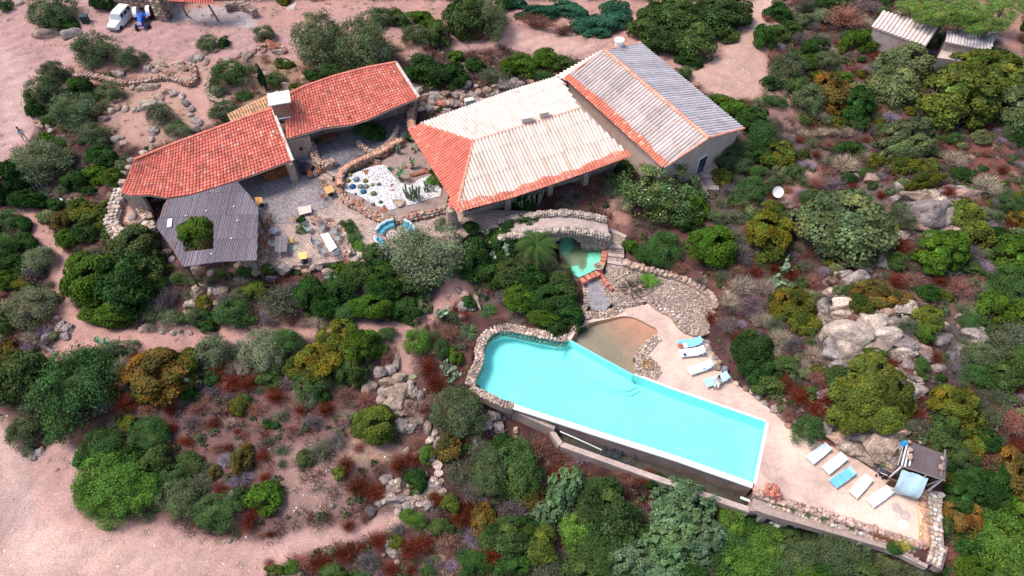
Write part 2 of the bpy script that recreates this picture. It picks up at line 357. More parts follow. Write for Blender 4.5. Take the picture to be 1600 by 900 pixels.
# roads and paths: outline, colour, object name, label
ROAD = [
 ("dirt_road", "pale pink dirt driveway sweeping along the left edge and past the parked car",
  "-60,-40 250,-20 262,36 400,46 470,40 520,22 640,22 720,45 790,45 830,38 900,60 965,62 890,92 850,90 790,75 730,80 640,60 560,40 470,90 440,105 420,90 330,95 290,92 240,98 190,90 130,105 70,115 48,140 60,190 45,235 10,260 -60,300", (.38, .225, .205)),
 ("dirt_track", "sandy track running behind the houses towards the top right",
  "1180,-20 1215,-20 1200,60 1195,140 1180,160 1140,160 1110,150 1085,128 1060,118 1100,100 1140,70 1165,40", (.44, .275, .22)),
 ("dirt_clearing", "broad pale dirt clearing in the lower left corner",
  "-80,640 5,650 10,690 45,720 65,700 75,690 120,690 125,720 118,760 125,800 160,815 210,815 270,825 350,845 410,845 470,830 545,815 600,808 640,800 650,790 640,815 560,850 470,870 420,890 400,960 -80,960", (.44, .265, .23)),
 ("garden_footpath", "pink footpath curving below the terrace from left edge to the pool garden",
  "18,328 58,322 76,345 100,385 122,410 112,430 108,460 124,483 162,508 230,517 300,518 400,511 520,504 600,500 650,495 676,478 696,430 712,412 742,422 728,458 704,486 664,512 643,523 650,560 652,575 630,590 621,560 621,536 600,526 520,526 400,536 330,549 250,553 180,545 130,550 104,565 80,575 56,562 86,540 106,520 82,482 84,440 76,410 55,370 30,342", (.42, .235, .20)),
 ("bridge_footpath", "brown footpath between the stone bridge and the pink flowering oleander",
  "950,300 975,302 985,330 990,350 975,368 950,358 948,335", (.33, .17, .14)),
 ("garden_walk", "pink dirt walk winding beside the low curved wall of the cactus garden",
  "120,110 165,126 210,130 262,122 300,134 320,110 335,115 325,140 330,160 345,190 320,200 305,175 285,150 240,140 180,140 125,132", (.43, .245, .205)),
 ("hillside_footpath", "thin dusty footpath climbing the scrub to the right of the houses",
  "1200,318 1240,290 1265,262 1290,250 1275,280 1240,308 1210,330", (.30, .16, .13)),
]
for nm, lb, poly, col in ROAD: paint(poly, col, 1, 2)
paint("0,640 40,720 60,800 90,900 0,900", (.55, .385, .335), .7, 9)
paint("60,820 220,850 330,880 330,900 60,900", (.55, .38, .31), .5, 9)
paint("0,60 60,120 40,220 0,240", (.50, .335, .30), .6, 9)
paint("120,700 75,720 100,780 130,800 115,760", (.38, .22, .20), .5, 5)
paint("790,48 960,70 880,86 800,72", (.52, .33, .26), .6, 4)
paint("1180,0 1210,0 1195,60 1170,50", (.55, .37, .30), .6, 4)
paint("258,34 400,44 400,10 270,10", (.36, .31, .31), .9, 2)
tr = np.sin((QX*.35+QY*1.0)*.42+vnoise(XX, YY, 6, 31)*9)*.06+1      # faint wheel tracks
rmask = blur(inpoly(wx, wy, px_poly(ROAD[0][2])).astype(float), 2)[..., None]
soil *= 1+(tr[..., None]-1)*rmask
cl = blur(inpoly(wx, wy, px_poly(ROAD[2][2])).astype(float), 2)[..., None]
soil *= 1+((vnoise(XX, YY, 3, 41)[..., None]-.5)*.28+(vnoise(XX, YY, .9, 42)[..., None]-.5)*.16)*cl
ny, nx = XX.shape
def grid_faces(mask):
    j, i = np.nonzero(mask); a = j*nx+i
    return np.stack([a, a+1, a+nx+1, a+nx], 1)
cellc = lambda A: (A[:-1, :-1]+A[1:, :-1]+A[:-1, 1:]+A[1:, 1:])/4
# ground with coarse skirts out to the horizon
def ext(a, far): 
    lo = [a[0]-d for d in (2000, 1000, 500, 250, 120, 60, 25, 8)]; hi = [a[-1]+d for d in (8, 25, 60, 120, 250, 500, 1000, 2000)]
    return np.concatenate([lo, a, hi])
ex, ey = ext(gx, 0), ext(gy, 0)
EX, EY = np.meshgrid(ex, ey); EZ = np.zeros_like(EX); EC = np.zeros(EX.shape+(3,))+np.array((.12, .08, .06))
ix = np.clip(np.arange(len(ex))-8, 0, nx-1); iy = np.clip(np.arange(len(ey))-8, 0, ny-1)
EZ = ZZ[np.ix_(iy, ix)]; EC = soil[np.ix_(iy, ix)]
n2x = len(ex); jj, ii = np.meshgrid(np.arange(len(ey)-1), np.arange(n2x-1), indexing='ij'); a = (jj*n2x+ii).ravel()
me = np_mesh('ground', np.stack([EX.ravel(), EY.ravel(), EZ.ravel()], 1), np.stack([a, a+1, a+n2x+1, a+n2x], 1), M['soil'], EC.reshape(-1, 3), smooth=True, per_vert=True)
struct(link('ground', me), 'reddish scrub soil covering the whole hillside around the houses and pool')
CXm, CYm = cellc(wx), cellc(wy)
hardc = cellc(HARD.astype(float)) > 0
for nm, lb, poly, col in ROAD:
    m = inpoly(CXm, CYm, px_poly(poly)) & ~hardc
    fc = grid_faces(m); used, inv = np.unique(fc, return_inverse=True)
    V = np.stack([XX.ravel()[used], YY.ravel()[used], ZZ.ravel()[used]+.03], 1)
    me = np_mesh(nm, V, inv.reshape(fc.shape), M['soil'], soil.reshape(-1, 3)[used], smooth=True, per_vert=True)
    struct(link(nm, me), lb)
def dens(p): # scrub where soil is dark
    return 0
# ------------------------------------------------------------------ foliage meshes
def leaves(cen, nrm, size, jit, aspect=1.0, tri=False, r=rng):
    """leaf faces at cen with normals nrm -> V,F"""
    n = len(cen); d = nrm + r.normal(0, jit, (n, 3)); d /= np.linalg.norm(d, axis=1)[:, None]+1e-9
    t = r.normal(0, 1, (n, 3)); u = np.cross(d, t); u /= np.linalg.norm(u, axis=1)[:, None]+1e-9; v = np.cross(d, u)
    s = (size*(.7+.6*r.random(n)))[:, None]; u = u*s; v = v*s*aspect
    if tri:
        V = np.stack([cen+u, cen-u*.5+v*.8, cen-u*.5-v*.8], 1).reshape(-1, 3); F = np.arange(n*3).reshape(n, 3)
    else:
        V = np.stack([cen+u, cen+v, cen-u, cen-v], 1).reshape(-1, 3); F = np.arange(n*4).reshape(n, 4)
    return V, F
def sph(n, r=rng):
    v = r.normal(0, 1, (n, 3)); return v/np.linalg.norm(v, axis=1)[:, None]
def crown_mesh(name, seed, nl, nleaf, ls, lump=.36, jit=.55, tintv=.22, hue=.12, up=0.0, aspect=1.0, fuzz=.06, accent=None, hollow=0.0, irregular=.18, core=2):
    """unit crown: dome of lumps inside the unit sphere; leaf faces on the lumps, plus a core of foliage"""
    r = np.random.default_rng(seed)
    d = sph(nl*3, r); d = d[d[:, 2] > -.45][:nl]; n = len(d)
    ang = np.arctan2(d[:, 1], d[:, 0]); ph = r.random(3)*6.28
    rad = (1-lump)*(1+irregular*(np.sin(ang*2+ph[0])*.5+np.sin(ang*3+ph[1])*.5)+r.normal(0, irregular*.35, n))
    inner = r.random(n) < .25; rad[inner] *= .6
    c = d*rad[:, None]; lr = lump*(.65+.6*r.random(n))
    tl = 1+r.normal(0, tintv, n); tl = np.clip(tl, .55, 1.6)
    hl = r.normal(0, hue, n)
    per = max(6, nleaf//n)
    ld = sph(n*per, r).reshape(n, per, 3)
    ld = ld+d[:, None]*.9+np.array((0, 0, .35)); ld /= np.linalg.norm(ld, axis=2)[..., None]
    fz = 1+r.normal(0, fuzz, (n, per, 1)); pos = c[:, None]+ld*lr[:, None, None]*fz
    nn = ld+np.array((0, 0, up))
    pos = pos.reshape(-1, 3); nn = nn.reshape(-1, 3)
    if hollow > 0:
        keep = r.random(len(pos)) > hollow; 
    else: keep = np.ones(len(pos), bool)
    T = np.repeat(tl, per); H = np.repeat(hl, per)
    col = np.stack([T*(1+H), T*(1+.2*H), T*(1-.3*H)], 1)*(1+r.normal(0, .16, (n*per, 1)))
    if accent is not None:
        frac, ac = accent; a = r.random(n*per) < frac; col[a] = np.array(ac)
    pos, nn, col = pos[keep], nn[keep], col[keep]
    V, F = leaves(pos, nn, np.full(len(pos), ls), jit, aspect, r=r)
    V[:, 2] = np.maximum(V[:, 2], -.55)
    # core, tinted darker than the leaves to paint in shade inside the crown
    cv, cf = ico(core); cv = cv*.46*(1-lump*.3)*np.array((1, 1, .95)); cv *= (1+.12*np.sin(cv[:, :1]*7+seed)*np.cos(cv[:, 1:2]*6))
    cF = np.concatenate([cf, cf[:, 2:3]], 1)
    V2 = np.concatenate([V, cv]); F = np.concatenate([F, cF+len(V)])
    # triangles as degenerate quads are avoided: build as two meshes joined through from_pydata lists
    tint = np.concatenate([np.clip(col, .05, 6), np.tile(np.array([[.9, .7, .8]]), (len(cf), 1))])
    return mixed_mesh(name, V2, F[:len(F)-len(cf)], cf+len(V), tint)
def mixed_mesh(name, V, Q, Tt, tint, mats=None):
    me = bpy.data.meshes.new(name); nq, ntr = len(Q), len(Tt)
    me.vertices.add(len(V)); me.vertices.foreach_set('co', np.asarray(V, np.float32).ravel())
    idx = np.concatenate([Q.ravel(), Tt.ravel()]).astype(np.int32)
    me.loops.add(len(idx)); me.loops.foreach_set('vertex_index', idx)
    me.polygons.add(nq+ntr); ls = np.concatenate([np.arange(nq)*4, nq*4+np.arange(ntr)*3]).astype(np.int32)
    me.polygons.foreach_set('loop_start', ls); me.update(calc_edges=True)
    me.materials.append(mats or M['leaf'])
    at = me.color_attributes.new('tint', 'FLOAT_COLOR', 'CORNER'); cc = np.ones((nq+ntr, 4)); cc[:, :3] = tint
    at.data.foreach_set('color', np.repeat(cc, np.concatenate([np.full(nq, 4), np.full(ntr, 3)]), axis=0).ravel())
    me.update(); me.validate(); return me
_ico = {}
def ico(sub):
    if sub in _ico: return _ico[sub]
    t = (1+5**.5)/2
    v = np.array([(-1, t, 0), (1, t, 0), (-1, -t, 0), (1, -t, 0), (0, -1, t), (0, 1, t), (0, -1, -t), (0, 1, -t), (t, 0, -1), (t, 0, 1), (-t, 0, -1), (-t, 0, 1)], float)
    f = [(0, 11, 5), (0, 5, 1), (0, 1, 7), (0, 7, 10), (0, 10, 11), (1, 5, 9), (5, 11, 4), (11, 10, 2), (10, 7, 6), (7, 1, 8), (3, 9, 4), (3, 4, 2), (3, 2, 6), (3, 6, 8), (3, 8, 9), (4, 9, 5), (2, 4, 11), (6, 2, 10), (8, 6, 7), (9, 8, 1)]
    v /= np.linalg.norm(v[0])
    for _ in range(sub):
        vl = list(map(tuple, v)); mid = {}; nf = []
        def m(a, b):
            k = (min(a, b), max(a, b))
            if k not in mid:
                q = np.array(vl[a])+np.array(vl[b]); q /= np.linalg.norm(q); mid[k] = len(vl); vl.append(tuple(q))
            return mid[k]
        for a, b, c in f:
            x, y, z = m(a, b), m(b, c), m(c, a); nf += [(a, x, z), (b, y, x), (c, z, y), (x, y, z)]
        f = nf; v = np.array(vl)
    _ico[sub] = (v, np.array(f)); return _ico[sub]
def twig_mesh(name, seed, n, spread=1.0, leafn=300, ls=.04, w=.012, tint=(1, 1, 1)):
    """bush of thin radiating twigs with sparse fine leaves"""
    r = np.random.default_rng(seed); V = []; F = []; k = 0
    d = sph(n*3, r); d[:, 2] = np.abs(d[:, 2])*.9+.1; d = d[:n]; d /= np.linalg.norm(d, axis=1)[:, None]
    L = .75+.35*r.random(n)
    tips = d*L[:, None]*np.array((spread, spread, 1))
    base = np.stack([r.normal(0, .12, n), r.normal(0, .12, n), np.full(n, -.3)], 1)
    side = np.cross(d, r.normal(0, 1, (n, 3))); side /= np.linalg.norm(side, axis=1)[:, None]
    mid = (base+tips)/2+r.normal(0, .08, (n, 3))
    A = np.stack([base-side*w, base+side*w, mid+side*w*.8, mid-side*w*.8, tips], 1).reshape(-1, 3)
    i = np.arange(n)*5
    Q = np.stack([i, i+1, i+2, i+3], 1); T = np.stack([i+3, i+2, i+4], 1)
    tp = tips[r.integers(0, n, leafn)]*(.55+.5*r.random((leafn, 1)))+r.normal(0, .06, (leafn, 3))
    LV, LF = leaves(tp, tp, np.full(leafn, ls), 1.0, .6, r=r)
    V = np.concatenate([A, LV]); Q = np.concatenate([Q, LF+len(A)])
    tc = 1+r.normal(0, .25, (len(Q)+len(T), 1)); tint = np.clip(tc, .4, 2)*np.array(tint)
    return mixed_mesh(name, V, Q, T, tint)
def blade_mesh(name, seed, n, length=1.0, w=.05, droop=.4, up=.5, flatc=(1, 1, 1), segs=3):
    """rosette of long blades (grass, yucca, agave, palm-like)"""
    r = np.random.default_rng(seed); V = []; Q = []; col = []
    for b in range(n):
        a = r.random()*6.283; e = up+(1-up)*r.random()*.9; e = min(e, 1.2); el = math.asin(min(.98, max(.05, e*(.4+.7*r.random()))))
        L = length*(.75+.35*r.random()); ww = w*(.7+.6*r.random()); t = 1+r.normal(0, .18)
        dx, dy = math.cos(a), math.sin(a); sx, sy = -dy, dx
        for s_ in range(segs+1):
            q = s_/segs; h = L*q*math.sin(el)-droop*L*q*q; o = L*q*math.cos(el)
            wd = ww*(1-q*.92)*(1 if s_ else .7)
            V += [(dx*o+sx*wd, dy*o+sy*wd, h), (dx*o-sx*wd, dy*o-sy*wd, h)]
        k = len(V)-2*(segs+1)
        for s_ in range(segs): Q.append((k+2*s_, k+2*s_+1, k+2*s_+3, k+2*s_+2)); col.append([t*c for c in flatc])
    return mixed_mesh(name, np.array(V), np.array(Q), np.zeros((0, 3), int), np.array(col))
VAR = {}
def variants(key, fn, n): VAR[key] = [fn(i) for i in range(n)]
# big crowns (seen over ~35 px radius), medium, small
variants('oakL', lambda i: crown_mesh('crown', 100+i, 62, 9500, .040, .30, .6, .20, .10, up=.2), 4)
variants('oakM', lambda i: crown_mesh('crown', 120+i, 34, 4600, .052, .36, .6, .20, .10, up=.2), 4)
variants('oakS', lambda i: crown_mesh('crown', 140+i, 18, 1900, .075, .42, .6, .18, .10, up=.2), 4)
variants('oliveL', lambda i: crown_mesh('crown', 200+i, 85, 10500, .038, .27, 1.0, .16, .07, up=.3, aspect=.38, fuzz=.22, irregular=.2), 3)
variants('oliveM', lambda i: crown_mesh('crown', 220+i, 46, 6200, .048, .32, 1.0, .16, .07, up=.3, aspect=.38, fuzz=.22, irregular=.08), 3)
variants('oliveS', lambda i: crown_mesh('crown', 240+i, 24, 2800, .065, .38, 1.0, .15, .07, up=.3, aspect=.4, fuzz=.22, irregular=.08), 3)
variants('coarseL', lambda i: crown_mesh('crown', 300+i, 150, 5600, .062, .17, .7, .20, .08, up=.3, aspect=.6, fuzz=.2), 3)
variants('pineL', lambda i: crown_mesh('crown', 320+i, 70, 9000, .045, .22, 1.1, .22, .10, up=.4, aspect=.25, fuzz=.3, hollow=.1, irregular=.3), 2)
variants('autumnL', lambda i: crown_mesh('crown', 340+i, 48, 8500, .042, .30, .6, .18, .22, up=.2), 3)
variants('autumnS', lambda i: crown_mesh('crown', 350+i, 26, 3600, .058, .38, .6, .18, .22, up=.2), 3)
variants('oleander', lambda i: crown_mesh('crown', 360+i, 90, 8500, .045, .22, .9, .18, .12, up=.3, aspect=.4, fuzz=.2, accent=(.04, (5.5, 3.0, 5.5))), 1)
variants('twig', lambda i: twig_mesh('twigs', 400+i, 340, 1.0, 900, .035, .010), 4)
variants('dry', lambda i: twig_mesh('twigs', 420+i, 420, 1.05, 150, .03, .012), 3)
variants('grass', lambda i: blade_mesh('blades', 440+i, 110, 1.1, .035, .25, .6), 3)
variants('yucca', lambda i: blade_mesh('blades', 460+i, 130, 1.15, .045, .12, .25), 2)
variants('agave', lambda i: blade_mesh('blades', 480+i, 26, 1.1, .12, .05, .45), 2)
# ------------------------------------------------------------------ species: (big, medium, small meshes, colour, words, category, height ratio)
SP = {
 'O': ('oliveL', 'oliveM', 'oliveS', (.100, .135, .058), 'grey-green olive', 'olive_tree', .95),
 'D': ('oakL', 'oakM', 'oakS', (.028, .068, .014), 'dark green mastic', 'mastic_shrub', .85),
 'B': ('oakL', 'oakM', 'oakS', (.060, .115, .012), 'fresh green mastic', 'mastic_shrub', .85),
 'Y': ('autumnL', 'autumnS', 'autumnS', (.098, .100, .014), 'yellowish olive-green mastic', 'mastic_shrub', .8),
 'A': ('autumnL', 'autumnS', 'autumnS', (.115, .078, .018), 'orange-tinged mastic', 'mastic_shrub', .8),
 'G': ('oliveL', 'oliveM', 'oliveS', (.145, .180, .092), 'pale silvery sage-green', 'wild_olive', .85),
 'S': ('oakL', 'oakM', 'oakS', (.125, .150, .062), 'dense sage-green', 'holm_oak', .85),
 'K': ('oakL', 'oakM', 'oakS', (.055, .088, .024), 'dull dark green', 'holm_oak', .85),
 'E': ('oakL', 'oakM', 'oakS', (.095, .120, .020), 'warm olive-green', 'holm_oak', .85),
 'L': ('oliveL', 'oliveM', 'oliveS', (.095, .190, .030), 'bright lime-green', 'carob_tree', .9),
 'F': ('oliveL', 'oliveM', 'oliveS', (.062, .122, .034), 'leafy mid-green', 'leafy_shrub', .9),
 'C': ('coarseL', 'coarseL', 'oakS', (.098, .160, .080), 'pale broad-leaved', 'pittosporum_shrub', .85),
 'T': ('oakL', 'oakM', 'oakS', (.028, .095, .050), 'deep blue-green bramble', 'bramble_thicket', .6),
 'P': ('pineL', 'pineL', 'oliveS', (.150, .240, .050), 'feathery light green', 'pine_tree', .6),
 'R': ('twig', 'twig', 'twig', (.150, .032, .016), 'rust-red heath', 'heath_bush', .8),
 'W': ('twig', 'twig', 'twig', (.155, .125, .125), 'bare grey-brown twiggy', 'dry_bush', .75),
 'X': ('dry', 'dry', 'dry', (.42, .34, .25), 'pale straw-coloured dry', 'dry_bush', .8),
 'V': ('dry', 'dry', 'dry', (.30, .24, .30), 'leafless grey-violet', 'dry_bush', .6),
 'H': ('twig', 'twig', 'twig', (.115, .135, .075), 'thin grey-green', 'rockrose_bush', .7),
 'N': ('twig', 'twig', 'twig', (.26, .12, .09), 'reddish-brown dry', 'dry_bush', .75),
}
LM = [(190,35,'the white car'),(222,33,'the blue tractor'),(134,35,'the dark green bin'),(310,15,'the garage forecourt'),(225,128,'the low curved stone wall'),(40,217,'the standing person'),
 (230,225,'the long red roof'),(550,150,'the upper red tiled roof'),(345,350,'the grey wooden pergola'),(220,320,'the stone oven courtyard'),(480,390,'the outdoor dining table'),(605,372,'the curved sofas'),
 (600,290,'the white gravel bed'),(820,200,'the whitewashed roof'),(860,345,'the stone bridge'),(910,390,'the small upper pond'),(945,390,'the pebble steps'),(990,150,'the corrugated roof'),(1110,270,'the side door steps'),
 (1415,45,'the corrugated shed'),(1510,70,'the flat-roofed shed'),(1210,307,'the white satellite dish'),(1450,340,'the grey rock slab'),(1370,520,'the big rock outcrop'),(1440,725,'the poolside pavilion'),(1320,745,'the five loungers'),(1095,570,'the four upper loungers'),
 (960,530,'the shallow wading pool'),(790,560,'the swimming pool tip'),(1000,710,'the overflow channel wall'),(1310,820,'the lower deck edge'),(1460,850,'the sun deck corner'),(640,620,'the boulder steps'),(690,730,'the flagstone path'),
 (610,840,'the lower dirt track'),(60,720,'the dirt clearing'),(270,530,'the pink footpath bend'),(95,480,'the left footpath'),(700,450,'the sage tree footpath'),(850,40,'the rear track'),(1190,100,'the top right track'),(470,60,'the drive bend'),
 (1540,260,'the red earth plot'),(420,640,'the open dry slope'),(250,800,'the lower left thicket'),(900,850,'the bottom thicket'),(1580,560,'the right edge scrub'),(1050,440,'the pebble-covered bank'),(1120,500,'the pebble bank end')]
PLANTS = []   # deferred labels
def place_plant(px, py, rx, ry, k, extra='', lift=0.0):
    big, med, sml, col, words, cat, hr = SP[k]
    r_px = (rx+ry)/2
    vs = VAR[big if r_px > 30 else med if r_px > 15 else sml]
    z = -1.0; g = 0.0
    for _ in range(8):
        p = P(px, py, z); s = scale_at(p); a = rx/s; g = G(p.x, p.y)
        b_ = ry/s; c_ = hr*min(max(b_, a*.6), a*1.5); z = .5*z+.5*(g+.45*c_+lift)
    th = math.atan2(CH-z, p.y)
    bb = b_*1.04
    v = vs[int(abs(px*7+py*13)) % len(vs)]
    hsh = np.random.default_rng(int(abs(px)*1000+py))
    j = hsh.normal(0, .08, 3)
    cc = tuple(max(.01, col[q]*(1+j[0])*(1+j[q]*.5)) for q in range(3))
    tree = (cat in ('olive_tree', 'holm_oak', 'wild_olive', 'carob_tree', 'pine_tree') and r_px > 17)
    rz = (math.pi if (px+py) % 2 else 0)+hsh.uniform(-.35, .35)
    size = 'very large' if r_px > 48 else 'large' if r_px > 32 else 'medium' if r_px > 18 else 'small' if r_px > 10 else 'tiny'
    if cat in ('oak', 'holm_oak') or tree: nm = cat
    else: nm = cat
    if nm in ('olive_tree', 'carob_tree', 'pine_tree', 'holm_oak', 'wild_olive') and not tree: nm = 'olive_bush' if 'oliv' in nm else 'evergreen_bush'
    if tree:
        o = thing(nm, '', 'tree', (p.x, p.y, g))
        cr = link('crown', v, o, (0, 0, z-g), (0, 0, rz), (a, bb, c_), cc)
        tb = MB(); hh = max(.3, z-g); tr_ = .045*a+.05
        tb.tube([(0, 0, -.3), (.05*a, .02, hh*.5), (.0, 0, hh)], tr_*1.4, 7, r1=tr_*.7)
        for q in range(4):
            an = q*1.57+hsh.random(); tb.tube([(0, 0, hh*.5), (math.cos(an)*a*.3, math.sin(an)*a*.3, hh*.9), (math.cos(an)*a*.62, math.sin(an)*a*.62, hh+c_*.25)], tr_*.6, 5, r1=tr_*.2)
        tb.build('trunk', M['bark'], o)
    else:
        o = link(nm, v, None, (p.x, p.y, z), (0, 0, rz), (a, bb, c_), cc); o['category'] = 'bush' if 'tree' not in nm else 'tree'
    PLANTS.append((o, px, py, size, words+extra, r_px, 'tree' if tree else 'bush'))
    return o
